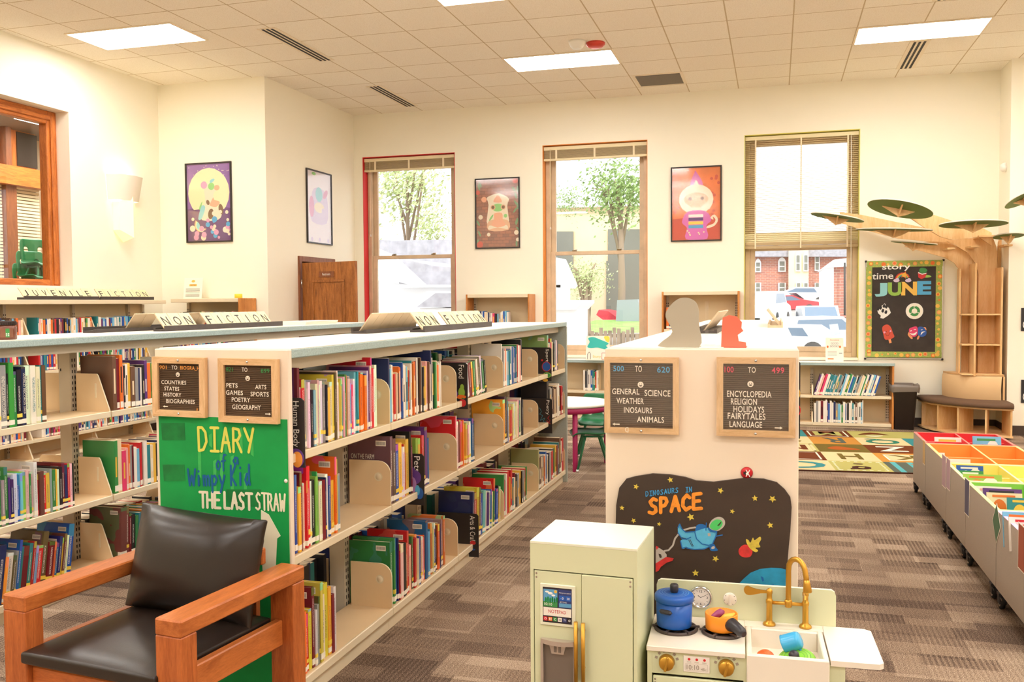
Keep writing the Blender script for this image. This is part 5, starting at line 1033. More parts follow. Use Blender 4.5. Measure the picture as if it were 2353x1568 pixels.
def mask(b):
    bpoly(b, 'dot_peach', [(665, 1110), (690, 1080), (720, 1140), (735, 1180), (712, 1185), (670, 1140)]); bpoly(b, 'dot_peach', [(880, 1025), (920, 1020), (932, 1060), (900, 1070)]); bpoly(b, 'dot_peach', [(815, 1140), (835, 1150), (815, 1195), (795, 1185)])
    bpoly(b, 'book_b', [(805, 1040), (830, 1010), (890, 1020), (932, 1075), (925, 1130), (880, 1155), (830, 1145), (800, 1100)], .0035); bpoly(b, 'book_m', [(680, 1050), (720, 1020), (795, 1010), (808, 1090), (790, 1140), (740, 1158), (695, 1120)], .004)
    bpoly(b, 'white', [(690, 1105), (740, 1110), (795, 1085), (775, 1125), (735, 1135)], .005); bpoly(b, 'white', [(850, 1130), (865, 1085), (920, 1080), (885, 1095)], .005); bpoly(b, 'white', [(690, 1075), (720, 1060), (715, 1075)], .005); bpoly(b, 'white', [(745, 1050), (785, 1045), (770, 1058)], .005); bpoly(b, 'white', [(850, 1055), (880, 1045), (865, 1062)], .005)
onb('masks_cutout', mask)
# ================================================================== plywood reading tree with bench
wood('ply', (222, 172, 112), (240, 202, 148), 'Z', 3, .5, 5); wood('ply_x', (222, 172, 112), (240, 202, 148), 'X', 3, .5, 5)
mat('ply_edge', (206, 160, 106), .6); mat('leaf_green', (104, 122, 56), .7); mat('leaf_rim', (240, 232, 214), .6); mat('cushion_brown', (104, 76, 54), .8, vary=.06, vscale=80); mat('cushion_tan', (226, 188, 138), .7)
t = thing('reading_tree', (2.2, 11.6, 0), 'plywood tree with green disc leaves and round cushioned bench in the corner', 'tree bench')
def zt4(pts): return [(1860+x/4.75, 430+y/4.75) for x, y in pts]
def tree_plate(nm, pts, Y0, az=0, th=.022, sub=0):
    N = Vector((math.sin(R(az)), -math.cos(R(az)), 0)); P0 = Vector((2.28, Y0, 1)); Q = zt4(pts); P = [onplane(x, y, P0, N) for x, y in Q]; MB().plate(P, th, 'ply', -N, 'ply_edge').build(nm, t)
lowA = [(at(2209, 866, Y=11.72), at(2243, 866, Y=11.72))]
tree_plate('trunk_panel', [(1657, 2055), (1662, 1000), (1640, 910), (1580, 830), (1480, 772), (1360, 738), (1040, 650), (1060, 615), (1360, 592), (1450, 572), (1600, 645), (1700, 695), (1780, 780), (1825, 880), (1838, 960), (1832, 2058)], 11.76)
tree_plate('trunk_panel', [(1836, 2058), (1845, 950), (1810, 830), (1730, 720), (1600, 640), (1450, 572), (1560, 580), (1700, 562), (2000, 545), (2040, 650), (2050, 720), (2045, 900), (2040, 1000), (2030, 2065)], 11.70)
tree_plate('right_branch', [(2034, 2065), (2045, 900), (2058, 760), (2070, 600), (2120, 480), (2342, 250), (2440, 150), (2440, 400), (2330, 500), (2290, 600), (2200, 712), (2150, 860), (2132, 1000), (2122, 2065)], 11.66, 28)
tree_plate('long_branch', [(330, 272), (560, 302), (1000, 392), (1300, 452), (1420, 520), (1560, 580), (1480, 602), (1280, 592), (960, 562), (560, 457), (470, 432), (350, 396), (325, 360)], 11.62, -6)
tree_plate('upper_branch', [(1060, 320), (1290, 282), (1500, 350), (1700, 420), (1900, 452), (1990, 500), (1990, 642), (1850, 545), (1560, 578), (1430, 542), (1260, 445), (1120, 352)], 11.45, 10)
for x in (2.185, 2.455): MB().box(x-.011, x+.011, 11.42, 11.74, .66, 1.95 if x < 2.3 else 1.9, 'ply', bev=.004).build('upright_fin', t)
MB().box(2.045, 2.067, 11.6, 11.74, .66, 1.9, 'ply', bev=.004).build('upright_fin', t)
for z in (.69, 1.03, 1.375): MB().box(2.05, 2.45, 11.43, 11.75, z-.018, z, 'ply_x', bev=.003).build('cubby_shelf', t)
for (px, py, wd_) in ((1940, 545, .24), (1775, 657, .09), (2130, 645, .09), (1520, 680, .08)): p = onplane(1860+px/4.75, 430+py/4.75, (2.28, 11.55, 1), (0, -1, 0)); MB().box(p.x-wd_/2, p.x+wd_/2, 11.38, 11.7, p.z-.01, p.z+.01, 'ply_x').build('collar', t)
for k, (cx, cy, Y0, a, b_, roll, tilt) in enumerate(((305, 325, 11.3, .30, .2, -11, 4), (990, 232, 11.1, .35, .25, -13, 15), (922, 460, 11.25, .41, .28, -2.5, -1), (1142, 604, 11.45, .25, .2, -6, -1), (1788, 398, 11.0, .345, .26, 0, 5), (2172, 528, 11.2, .15, .22, 1, 5), (2330, 120, 10.9, .19, .24, 22, 12))):
    c = at(1860+cx/4.75, 430+cy/4.75, Y=Y0); M = Matrix.Translation(c) @ Matrix.Rotation(R(-roll), 4, 'Y') @ Matrix.Rotation(R(-tilt), 4, 'X')
    lf = MB(); n = 36; ring = lambda s, z: [(a*s*math.cos(2*math.pi*i/n), b_*s*math.sin(2*math.pi*i/n), z) for i in range(n)]
    lf.add(ring(1, -.012), [list(range(n))], 'leaf_green', False, M).add(ring(1, .0), [list(range(n))], 'leaf_rim', False, M); lf.add(ring(1, -.012)+ring(1, 0), [(i, (i+1) % n, n+(i+1) % n, n+i) for i in range(n)], 'leaf_rim', True, M)
    lo = lf.build('leaf', t)
    g = MB(); g.add([(-a*.55, -.008, -.012), (a*.45, -.008, -.012), (a*.2, -.008, -.07), (.0, -.008, -.1), (-a*.3, -.008, -.05), (-a*.55, .008, -.012), (a*.45, .008, -.012), (a*.2, .008, -.07), (.0, .008, -.1), (-a*.3, .008, -.05)], [(0, 1, 2, 3, 4), (9, 8, 7, 6, 5)]+[(i, (i+1) % 5, 5+(i+1) % 5, 5+i) for i in range(5)], 'ply', False, M)
    g.add([(-.008, -b_*.6, -.012), (-.008, b_*.3, -.012), (-.008, .02, -.1), (.008, -b_*.6, -.012), (.008, b_*.3, -.012), (.008, .02, -.1)], [(0, 1, 2), (5, 4, 3), (0, 1, 4, 3), (1, 2, 5, 4), (2, 0, 3, 5)], 'ply', False, M); g.build('leaf_support', lo)
arc = [(1.66, 11.9), (1.69, 11.7), (1.76, 11.5), (1.87, 11.33), (2.02, 11.19), (2.2, 11.09), (2.4, 11.03), (2.5, 11.02)]; bk = [(2.5, 11.9)]
def slab(nm, pts, z0, z1, m, s=1.0, side=None): MB().prism([(2.5-(2.5-x)*s, 11.9-(11.9-y)*s) for x, y in pts], z1-z0, m, (0, 0, z0), (1, 0, 0), (0, 1, 0), side).build(nm, t)
slab('bench_base', arc+bk, .02, .04, 'ply_x', 1.0); slab('bench_top', arc+bk, .32, .338, 'ply_x', 1.0, 'ply_edge')
b = MB(); A2 = smoothclosed([(x-.02 if x < 2.45 else x, y-.02) for x, y in arc]+bk, 1); n = len(A2)
for (za, sa), (zb, sb) in zip([(.339, .97), (.345, 1), (.375, 1.005), (.392, .985), (.398, .95)], [(.345, 1), (.375, 1.005), (.392, .985), (.398, .95), (.4, .85)]):
    L1 = [(2.5-(2.5-x)*sa, 11.9-(11.9-y)*sa, za) for x, y in A2]; L2 = [(2.5-(2.5-x)*sb, 11.9-(11.9-y)*sb, zb) for x, y in A2]; b.add(L1+L2, [(i, (i+1) % n, n+(i+1) % n, n+i) for i in range(n)], 'cushion_brown', True)
b.add([(2.5-(2.5-x)*.85, 11.9-(11.9-y)*.85, .4) for x, y in A2], [list(range(n))], 'cushion_brown'); b.build('seat_cushion', t)
for (x, y) in ((1.68, 11.82), (1.80, 11.44), (1.98, 11.23), (2.24, 11.08), (2.485, 11.03)):
    d = (Vector((2.45, 11.85, 0))-Vector((x, y, 0))).normalized(); s = Vector((-d.y, d.x, 0))*.01; P = [Vector((x, y, 0))+d*.01, Vector((x, y, 0))+d*.34]; b = MB(); b.plate([P[0]-s+WZ*.04, P[1]-s+WZ*.04, P[1]-s+WZ*.32, P[0]-s+WZ*.32], .02, 'ply', s); b.build('bench_divider', t)
b = MB(); pa = [(1.93, 11.88), (1.95, 11.72), (2.02, 11.58), (2.13, 11.47), (2.28, 11.4), (2.46, 11.37)]; n = len(pa); vs = []
for (zz, off) in ((.36, 0), (.4, -.012), (.52, -.02), (.64, -.012), (.665, .0)): vs += [(x+off*.8, y+off, zz) for x, y in pa]
b.add(vs, [(i*n+j, i*n+j+1, (i+1)*n+j+1, (i+1)*n+j) for i in range(4) for j in range(n-1)], 'cushion_tan', True); b.build('backrest_cushion', t)
MB().prism(pa+[(2.49, 11.41), (2.49, 11.9)], .02, 'ply_x', (0, 0, .667), (1, 0, 0), (0, 1, 0), 'ply_edge').build('backrest_rim', t); MB().box(2.47, 2.49, 11.38, 11.44, .34, .667, 'ply').build('backrest_post', t)
# ------------------------------------------------------------------ wastebasket
mat('bin_black', (58, 48, 44), .5); mat('liner', (120, 108, 98), .35)
t = thing('wastebasket', (1.475, 11.72, 0), 'black wastebasket with grey liner between the low bookcase and the tree', 'wastebasket')
def rr(w_, d_, r_, z, c=(1.475, 11.72)): return [(c[0]+sx*(w_/2-r_)+r_*math.cos(R(a)), c[1]+sy*(d_/2-r_)+r_*math.sin(R(a)), z) for sx, sy, a0 in ((1, 1, 0), (-1, 1, 90), (-1, -1, 180), (1, -1, 270)) for a in (a0, a0+30, a0+60, a0+90)]
b = MB(); L = [rr(.215, .2, .03, 0), rr(.285, .25, .04, .5), rr(.31, .27, .04, .505), rr(.31, .27, .04, .525), rr(.27, .23, .03, .525), rr(.2, .18, .03, .02)]
for p, q in zip(L[:-1], L[1:]): b.add(p+q, [(i, (i+1) % 16, 16+(i+1) % 16, 16+i) for i in range(16)], 'bin_black', True)
b.add(L[0], [list(range(16))], 'bin_black'); b.build('basket', t)
b = MB(); L = [rr(.318, .278, .042, .45), rr(.33, .29, .045, .5), rr(.325, .285, .045, .535), rr(.26, .22, .03, .53), rr(.25, .21, .03, .45)]
for k, (p, q) in enumerate(zip(L[:-1], L[1:])): b.add([(x+.006*math.sin(i*2.3+k), y, z+.008*math.sin(i*1.7+k)) for i, (x, y, z) in enumerate(p)]+[(x+.006*math.sin(i*2.3+k+1), y, z+.008*math.sin(i*1.7+k+1)) for i, (x, y, z) in enumerate(q)], [(i, (i+1) % 16, 16+(i+1) % 16, 16+i) for i in range(16)], 'liner', True)
b.build('liner', t)
# ================================================================== alphabet rug
for k, c in (('rug_cream', (224, 200, 152)), ('rug_brown', (112, 58, 30)), ('rug_gold', (198, 138, 62)), ('rug_lime', (184, 176, 104)), ('rug_teal', (64, 138, 142)), ('rug_olive', (116, 98, 44)), ('rug_edge', (76, 44, 32)), ('rug_rust', (178, 92, 38)), ('rug_slate', (92, 98, 88)), ('rug_white', (246, 236, 214)), ('rug_green', (60, 128, 104)), ('rug_sky', (90, 170, 176))): mat(k, c, .95, bump=(500, .3), spec=.1)
rb = MB(); RM = Matrix.Translation((.53, 8.625, 0)) @ Matrix.Rotation(R(4.8), 4, 'Z'); CW, CH = .495, .528
rb.box(-1.52, 1.52, -.03, 2.67, .001, .009, 'rug_edge', RM)
def rq(x0, x1, y0, y1, m, z): rb.add([(x0, y0, z), (x1, y0, z), (x1, y1, z), (x0, y1, z)], [[0, 1, 2, 3]], m, False, RM)
def rp(c, r_, pts, m, z=.0112, sm=True): q = smoothclosed(pts, 3) if sm else pts; rb.add([(c*CW+x*CW, r_*CH+y*CH, z) for x, y in q], [list(range(len(q)))], m, False, RM)
def rl(c, r_, ch, m, w_=.5, h_=.62, m2=None):
    O = RM @ Vector(((c+.5+w_/2)*CW, (r_+.5+h_/2)*CH, .0)); U = RM.to_3x3() @ Vector((-1, 0, 0)); V = RM.to_3x3() @ Vector((0, -1, 0)); letters(rb, ch, O, U, V, w_*CW, h_*CH, m, .0118, .02)
bgs = {(-1, 0): 'rug_cream', (-1, 1): 'rug_brown', (-1, 2): 'rug_lime', (-1, 3): 'rug_cream', (-1, 4): 'rug_teal', (0, 0): 'rug_lime', (0, 1): 'rug_cream', (0, 2): 'rug_olive', (0, 3): 'rug_gold', (0, 4): 'rug_brown', (1, 0): 'rug_slate', (1, 1): 'rug_gold', (1, 2): 'rug_brown', (1, 3): 'rug_cream', (1, 4): 'rug_lime'}
rot = ['rug_cream', 'rug_teal', 'rug_brown', 'rug_gold', 'rug_lime', 'rug_olive']
for c in range(-3, 3):
    for r_ in range(5): rq(c*CW, (c+1)*CW, r_*CH, (r_+1)*CH, bgs.get((c, r_), rot[(c*2+r_*3) % 6]), .0098)
def rframe(c, r_, m, i=.1, t_=.035):
    for q in ((i, 1-i, i, i+t_), (i, 1-i, 1-i-t_, 1-i), (i, i+t_, i, 1-i), (1-i-t_, 1-i, i, 1-i)): rq((c+q[0])*CW, (c+q[1])*CW, (r_+q[2])*CH, (r_+q[3])*CH, m, .0105)
rframe(0, 4, 'rug_white', .08); rframe(-1, 1, 'rug_white', .08); rframe(1, 1, 'rug_white', .16); rq((1+.2)*CW, 1.8*CW, 1.2*CH, 1.8*CH, 'rug_cream', .0102); rframe(-1, 2, 'rug_cream', .05, .06); rq(-.9*CW, -.12*CW, 2.1*CH, 2.9*CH, 'rug_cream', .0102)
for k in range(7):
    for e in (.06, .9): rq((.08+k*.13)*CW, (.14+k*.13)*CW, e*CH, (e+.035)*CH, 'rug_white', .0105); rq(e*CW, (e+.035)*CW, (.08+k*.13)*CH, (.14+k*.13)*CH, 'rug_white', .0105)
rl(-1, 0, 'C', 'rug_teal', .8, .7); rl(0, 0, 'g', 'rug_edge', .42, .68); rl(0, 1, 'H', 'rug_olive', .42, .62); rl(1, 1, 'K', 'rug_olive', .5, .5); rl(-1, 2, 'N', 'rug_brown', .6, .6); rl(0, 3, 'R', 'rug_slate', .42, .7); rl(-1, 3, 'S', 'rug_olive', .6, .7); rl(1, 3, 'Q', 'rug_green', .7, .7); rl(0, 4, 'M', 'rug_lime', .6, .6); rl(1, 2, 'Z', 'rug_white', .6, .6)
rp(0, 2, [(.2, .45), (.4, .7), (.6, .6), (.85, .35), (.6, .28), (.35, .28)], 'rug_rust'); rp(-1, 1, [(.1, .2), (.4, .3), (.35, .75), (.1, .8)], 'rug_gold'); rp(-1, 4, [(.1, .4), (.4, .2), (.75, .45), (.4, .75)], 'rug_gold'); rp(-1, 4, [(.15, .45), (.35, .35), (.5, .5), (.3, .6)], 'rug_cream', .0118); rp(1, 4, [(.15, .4), (.5, .8), (.85, .45), (.5, .52)], 'rug_brown'); rp(1, 4, [(.3, .3), (.5, .18), (.7, .35), (.5, .3)], 'rug_white')
for k in range(3): rq((1.12+k*.3)*CW, (1.22+k*.3)*CW, 0, CH, 'rug_sky', .0104)
rp(1, 0, [(.45, .8), (.6, .85), (.95, .35), (.85, .25)], 'rug_rust', .0112, False)
ro = rb.build('alphabet_rug'); tag(ro, 'colourful alphabet rug of lettered squares in front of the low bookcase', 'rug')
for c in (('B', -2, 0), ('D', -2, 2), ('F', -3, 1), ('P', -2, 4), ('T', 2, 1), ('V', 2, 3)): pass
# ================================================================== wheeled picture-book bins
mat('bin_grey', (178, 166, 152), .6, vary=.03, vscale=200); mat('bin_rim', (206, 200, 190), .5); mat('rubber', (36, 34, 34), .5); mat('wheel_grey', (206, 198, 186), .4)
for k, c, l in (('red', (226, 44, 52), (250, 120, 110)), ('orange', (246, 160, 66), (255, 206, 138)), ('yellow', (246, 232, 120), (252, 244, 176)), ('green', (148, 214, 84), (222, 244, 160)), ('lilac', (200, 140, 214), (236, 196, 236))): mat('lin_'+k, c, .6); mat('rim_'+k, l, .6)
BX0, BX1, BZ0, BZ1 = 1.072, 1.68, .085, .475
CARD = {'navy': (84, 84, 110), 'leaf': (74, 112, 82), 'rust': (168, 84, 60), 'mauve': (186, 156, 168), 'tan': (206, 170, 110)}
for k, c in CARD.items(): mat('card_'+k, c, .6)
def caster(x, y, t):
    c = MB().box(x-.02, x+.02, y-.025, y+.025, .07, BZ0, 'rubber').box(x-.016, x-.011, y-.02, y+.03, .03, .075, 'rubber').box(x+.011, x+.016, y-.02, y+.03, .03, .075, 'rubber').box(x-.014, x+.014, y-.06, y-.02, .058, .068, 'rubber').build('caster', t)
    MB().lathe([(.012, -.01), (.036, -.01), (.038, 0), (.036, .01), (.012, .01)], 'rubber', n=20, M=Matrix.Translation((x, y+.01, .0385)) @ Matrix.Rotation(R(90), 4, 'Y')).lathe([(0, -.0115), (.026, -.0115), (.026, .0115), (0, .0115)], 'wheel_grey', n=16, M=Matrix.Translation((x, y+.01, .0385)) @ Matrix.Rotation(R(90), 4, 'Y')).build('wheel', c)
def book_bin(col, y0, y1, label, rows=2, cards=()):
    t = thing('book_bin', ((BX0+BX1)/2, (y0+y1)/2, 0), label, 'book bin', 'wheeled picture-book bins in a row'); e = .014; g = .004
    b = MB(); y0 += g; y1 -= g
    for q in ((BX0, BX0+e, y0, y1), (BX1-e, BX1, y0, y1), (BX0+e, BX1-e, y0, y0+e), (BX0+e, BX1-e, y1-e, y1)): b.box(*q, BZ0, BZ1, 'bin_grey')
    b.box(BX0+e, BX1-e, y0+e, y1-e, BZ0, BZ0+.01, 'bin_grey'); b.build('body', t)
    L = MB(); i = e+.006; lin_, rim = 'lin_'+col, 'rim_'+col
    for q in ((BX0+e, BX0+i, y0+e, y1-e), (BX1-i, BX1-e, y0+e, y1-e), (BX0+i, BX1-i, y0+e, y0+i), (BX0+i, BX1-i, y1-i, y1-e)): L.box(*q, .24, BZ1-.001, lin_)
    L.box(BX0+i, BX1-i, y0+i, y1-i, .23, .24, lin_)
    for q in ((BX0, BX0+i, y0, y1), (BX1-i, BX1, y0, y1), (BX0+i, BX1-i, y0, y0+i), (BX0+i, BX1-i, y1-i, y1)): L.box(*q, BZ1, BZ1+.002, rim)
    L.build('lining', t); xm = (BX0+BX1)/2
    MB().box(xm-.006, xm+.006, y0+i, y1-i, .24, BZ1-.004, lin_).box(xm-.006, xm+.006, y0+i, y1-i, BZ1-.004, BZ1-.001, rim).build('divider', t)
    for k in range(1, rows): ym_ = y0+(y1-y0)*k/rows; MB().box(BX0+i, xm-.006, ym_-.005, ym_+.005, .24, BZ1-.03, lin_).box(xm+.006, BX1-i, ym_-.005, ym_+.005, .24, BZ1-.03, lin_).box(BX0+i, xm-.006, ym_-.005, ym_+.005, BZ1-.03, BZ1-.027, rim).box(xm+.006, BX1-i, ym_-.005, ym_+.005, BZ1-.03, BZ1-.027, rim).build('divider', t)
    for x, y in ((BX0+.012, y0+.08), (BX0+.012, y1-.08), (BX1-.04, y0+.08), (BX1-.04, y1-.08)): caster(x, y, t)
    for (cy, cz, w_, h_, m, kind) in cards:
        b = MB(); X_ = BX0-.0015
        P = [(-w_/2, 0), (0, -h_/2), (w_/2, 0), (0, h_/2)] if kind else [(-w_/2, -h_/2), (w_/2, -h_/2), (w_/2, h_/2), (-w_/2, h_/2)]
        b.plate([(X_, cy+p[0]*1.12, cz+p[1]*1.06) for p in P], .0012, 'paper', (-1, 0, 0)); b.plate([(X_-.0014, cy+p[0], cz+p[1]) for p in P], .0006, 'card_'+m, (-1, 0, 0)); b.build('label_card', t)
    return t
def sidept(px, py): p = at(px, py, X=BX0); return p.y, p.z
BYS = [7.9, 7.28, 6.43, 5.80, 5.03, 4.25]
def cpos(px, py, w_, h_, m, kind=0): y, z = sidept(px, py); return (y, z, w_, h_, m, kind)
book_bin('red', BYS[1], BYS[0], 'red-lined grey wheeled book bin, farthest of the row', 2, [cpos(2124, 1040, .1, .17, 'tan')])
book_bin('orange', BYS[2], BYS[1], 'orange-lined grey wheeled book bin, second from the far end', 2, [cpos(2170, 1083, .13, .2, 'mauve'), cpos(2180, 1090, .12, .19, 'mauve')])
book_bin('yellow', BYS[3], BYS[2], 'yellow-lined grey wheeled book bin in the middle of the row', 2)
book_bin('green', BYS[4], BYS[3], 'green-lined grey wheeled book bin, second nearest of the row', 2, [cpos(2223, 1143, .12, .2, 'navy')])
book_bin('lilac', BYS[5], BYS[4], 'lilac-lined grey wheeled book bin, nearest of the row', 2, [cpos(2291, 1203, .16, .19, 'leaf', 1), cpos(2351, 1262, .14, .2, 'rust')])
r = random.Random(21); k = 0
def bin_book(px0, px1, py0, Y0, c, label, c2=None, lean=12, th=.012, h=.24):
    """a picture book standing in a bin, cover to the camera; px span of its top edge"""
    a, b_ = at(px0, py0, Y=Y0), at(px1, py0, Y=Y0); W = b_.x-a.x; z0 = max(.242, a.z-h); H = a.z-z0
    t = thing('picture_book', (a.x+W/2, Y0, z0), label, 'book', 'picture books in the wheeled bins'); M = Matrix.Translation((a.x, Y0, z0)) @ Matrix.Rotation(R(-lean), 4, 'X')
    MB().box(0, W, 0, th*.15, 0, H, 'book_'+c, M).box(0, W, th*.85, th, 0, H, 'book_'+c, M).box(0, .004, th*.15, th*.85, 0, H, 'book_'+c, M).build('cover', t)
    MB().box(.004, W-.004, th*.15, th*.85, .004, H-.004, 'page_block', M).build('pages', t); b = MB()
    U = M.to_3x3() @ WX; V = M.to_3x3() @ WZ; O = M @ Vector((0, 0, 0))
    if c2: disc(b, O+U*W*.35+V*H*.5, U, V, W*.2, min(H*.3, .06), 'book_'+c2, .001); disc(b, O+U*W*.7+V*H*.72, U, V, W*.18, min(H*.16, .04), 'book_w', .0012); disc_q(b, O, U, V, W*.15, W*.8, H*.86, H*.93, 'book_'+c2); b.build('cover_art', t)
bin_book(2150, 2212, 1005, 7.55, 'w', 'white-covered picture book with yellow spine leaning in the red bin', 'y'); bin_book(2238, 2304, 1003, 7.42, 's', 'light blue picture book standing in the right half of the red bin', 'g')
bin_book(2129, 2150, 1018, 7.42, 'w', 'white book edge low in the red bin, left half', None)
bin_book(2157, 2172, 1041, 7.02, 'w', 'white book top in the far left cell of the orange bin', None, h=.1); bin_book(2176, 2232, 1055, 6.6, 'w', 'white book top in the near left cell of the orange bin', None, h=.14)
bin_book(2200, 2262, 1070, 6.2, 'b', 'blue picture book in the far left cell of the yellow bin', 'w', h=.15); bin_book(2205, 2262, 1082, 6.15, 'g', 'green picture book in front of the blue one, yellow bin', 'w', h=.14); bin_book(2216, 2305, 1090, 5.9, 'l', 'pale green picture book in the near left cell of the yellow bin', 'o', h=.15)
bin_book(2242, 2328, 1118, 5.62, 'w', 'white picture book farthest back in the green bin', 'i', h=.18); bin_book(2262, 2352, 1123, 5.5, 'p', 'purple picture book in the green bin', 'k', h=.17); bin_book(2271, 2353, 1133, 5.35, 'c', 'cream picture book with orange picture in the green bin', 'o', h=.17); bin_book(2318, 2400, 1145, 5.22, 't', 'teal picture book nearest in the green bin', 'y', h=.17)
bin_book(2308, 2400, 1178, 4.86, 's', 'light blue picture book in the lilac bin', 'o', h=.17); bin_book(2322, 2420, 1190, 4.72, 'w', 'white and red picture book in the lilac bin', 'r', h=.16)
# ================================================================== children's table and green shell chairs
mat('table_white', (244, 238, 228), .35); mat('table_berry', (182, 36, 96), .45); mat('chair_green', (22, 112, 64), .38); mat('leg_green', (52, 128, 88), .35)
TX, TY, TZ = -1.935, 8.42, .6
t = thing('childrens_table', (TX, TY, 0), "round white children's table with berry-red edge and legs behind the middle shelf", 'table')
MB().lathe([(0, TZ-.024), (.46, TZ-.024), (.465, TZ-.012), (.46, TZ-.001), (.45, TZ), (0, TZ)], 'table_white', (TX, TY, 0), 48).build('tabletop', t)
MB().lathe([(.43, TZ-.075), (.455, TZ-.075), (.46, TZ-.05), (.455, TZ-.024), (.43, TZ-.024), (.43, TZ-.075)], 'table_berry', (TX, TY, 0), 48).build('apron', t)
for a in (-62, 22, 118, 202): x, y = TX+.42*math.cos(R(a)), TY+.42*math.sin(R(a)); MB().lathe([(.022, 0), (.024, .01), (.024, TZ-.03)], 'table_berry', (x, y, 0), 14).build('leg', t)
def shell_chair(label, x, y, rz, s=1.0, z=0, group='green shell chairs'):
    """faces local -Y"""
    t = thing('shell_chair', (x, y, z), label, 'chair', group); M = Matrix.Translation((x, y, z)) @ Matrix.Rotation(rz, 4, 'Z') @ Matrix.Scale(s, 4)
    prof = [(-.185, .315), (-.165, .335), (-.08, .335), (.02, .325), (.1, .325), (.145, .345), (.165, .39), (.175, .45), (.185, .52), (.195, .58), (.2, .605)]; nv = len(prof); nu = 12; vs = []
    for i, (yy, zz) in enumerate(prof):
        wd_ = (.165, .18, .185, .185, .18, .165, .15, .155, .16, .15, .125)[i]
        for j in range(nu+1):
            u = j/nu*2-1; cur = .03*u*u*(1 if i > 5 else .0); rise = .022*u**4 if 0 < i < 6 else 0
            vs.append((u*wd_, yy-cur, zz+rise))
    fs = [(i*(nu+1)+j, i*(nu+1)+j+1, (i+1)*(nu+1)+j+1, (i+1)*(nu+1)+j) for i in range(nv-1) for j in range(nu) if not (i in (6, 7) and j in (2, 3, 8, 9))]
    o = MB().add(vs, fs, 'chair_green', True, M).build('shell', t); m = o.modifiers.new('thickness', 'SOLIDIFY'); m.thickness = .012*s; m.offset = -1; m2 = o.modifiers.new('round', 'SUBSURF'); m2.levels = m2.render_levels = 1
    for sx, sy in ((-1, -1), (1, -1), (-1, 1), (1, 1)):
        a = M @ Vector((sx*.11, sy*.07+.0, .318)); b_ = M @ Vector((sx*.175, sy*.16+.01, .012)); l = MB().tube([a, a.lerp(b_, .12), b_], .011*s, 'leg_green', 10).build('leg', t); MB().lathe([(.014*s, 0), (.016*s, .006), (.013*s, .03*s)], 'chrome', (b_.x, b_.y, b_.z-.012*s), 12).build('foot_cap', l)
    f = MB()
    for sx in (-1, 1): f.rod(M @ Vector((sx*.11, -.09, .318)), M @ Vector((sx*.11, .1, .318)), .01*s, 'leg_green', 8)
    f.build('seat_bracket', t); return t
shell_chair('green shell chair at the near side of the round white table', -1.62, 8.22, R(-72))
shell_chair('green shell chair behind the round white table, its back to the window', -1.72, 9.0, R(8))
mat('cart_grey', (150, 140, 126), .6)
t = thing('storage_cabinet', (-9.55, 9.9, 0), 'low cabinet under the stack of green chairs in the side room', 'cabinet'); MB().box(-9.95, -9.1, 9.4, 10.7, .04, 1.28, 'cart_grey').build('body', t); MB().box(-9.98, -9.08, 9.37, 10.73, 1.28, 1.3, 'oak_red_y').build('top', t)
sx_, sy_ = -9.5, 9.98
for k in range(3): shell_chair(('lowest green chair of the stack behind the wooden window', 'middle green chair of the stack behind the wooden window', 'topmost green chair of the stack behind the wooden window')[k], sx_-.02*k, sy_+.09*k, R(78), 1.35, 1.302+.17*k, 'stacked green chairs in the side room')
# ================================================================== library armchair
wood('oak_arm', (156, 82, 36), (200, 116, 58), 'Y', 5, .32, 6); wood('oak_leg', (150, 74, 32), (200, 112, 56), 'Z', 5, .35, 6); wood('oak_rail', (156, 76, 32), (208, 116, 56), 'X', 5, .35, 6)
mat('leather', (36, 26, 20), .34, spec=.5, bump=(220, .03))
AM = Matrix.Translation((-2.395, 2.335, 0)) @ Matrix.Rotation(R(-6), 4, 'Z')
t = thing('armchair', (-2.05, 2.62, 0), 'orange-brown oak armchair with black vinyl cushions in front of the green poster', 'armchair')
W, D, AH = .73, .62, .605
for x0, x1, nm in ((0, .1, 'l'), (W-.1, W, 'r')):
    MB().box(x0, x1, 0, D, AH-.052, AH, 'oak_arm', AM, bev=.005).build('armrest', t)
    MB().box(x0+.001, x1-.001, .001, .07, 0, AH-.052, 'oak_leg', AM, bev=.003).build('leg', t); MB().box(x0+.001, x1-.001, D-.07, D-.001, 0, AH-.052, 'oak_leg', AM, bev=.003).build('leg', t)
    xm = (x0+x1)/2+(.012 if x0 < .3 else -.012); MB().box(xm-.016, xm+.016, .07, D-.07, .335, .425, 'oak_arm', AM, bev=.004).build('side_rail', t)
MB().box(.1, W-.1, .02, .052, .29, .375, 'oak_rail', AM, bev=.004).build('front_rail', t); MB().box(.1, W-.1, D-.06, D-.03, .3, .385, 'oak_rail', AM, bev=.004).build('rear_rail', t)
MB().box(.15, W-.15, D-.045, D-.02, .6, .66, 'oak_rail', AM, bev=.004).build('back_rail', t)
for x in (.2, W-.2): MB().box(x-.02, x+.02, D-.044, D-.022, .38, .6, 'oak_leg', AM).build('back_slat', t)
MB().box(.1, W-.1, .05, D-.06, .355, .372, 'oak_rail', AM).build('seat_deck', t)
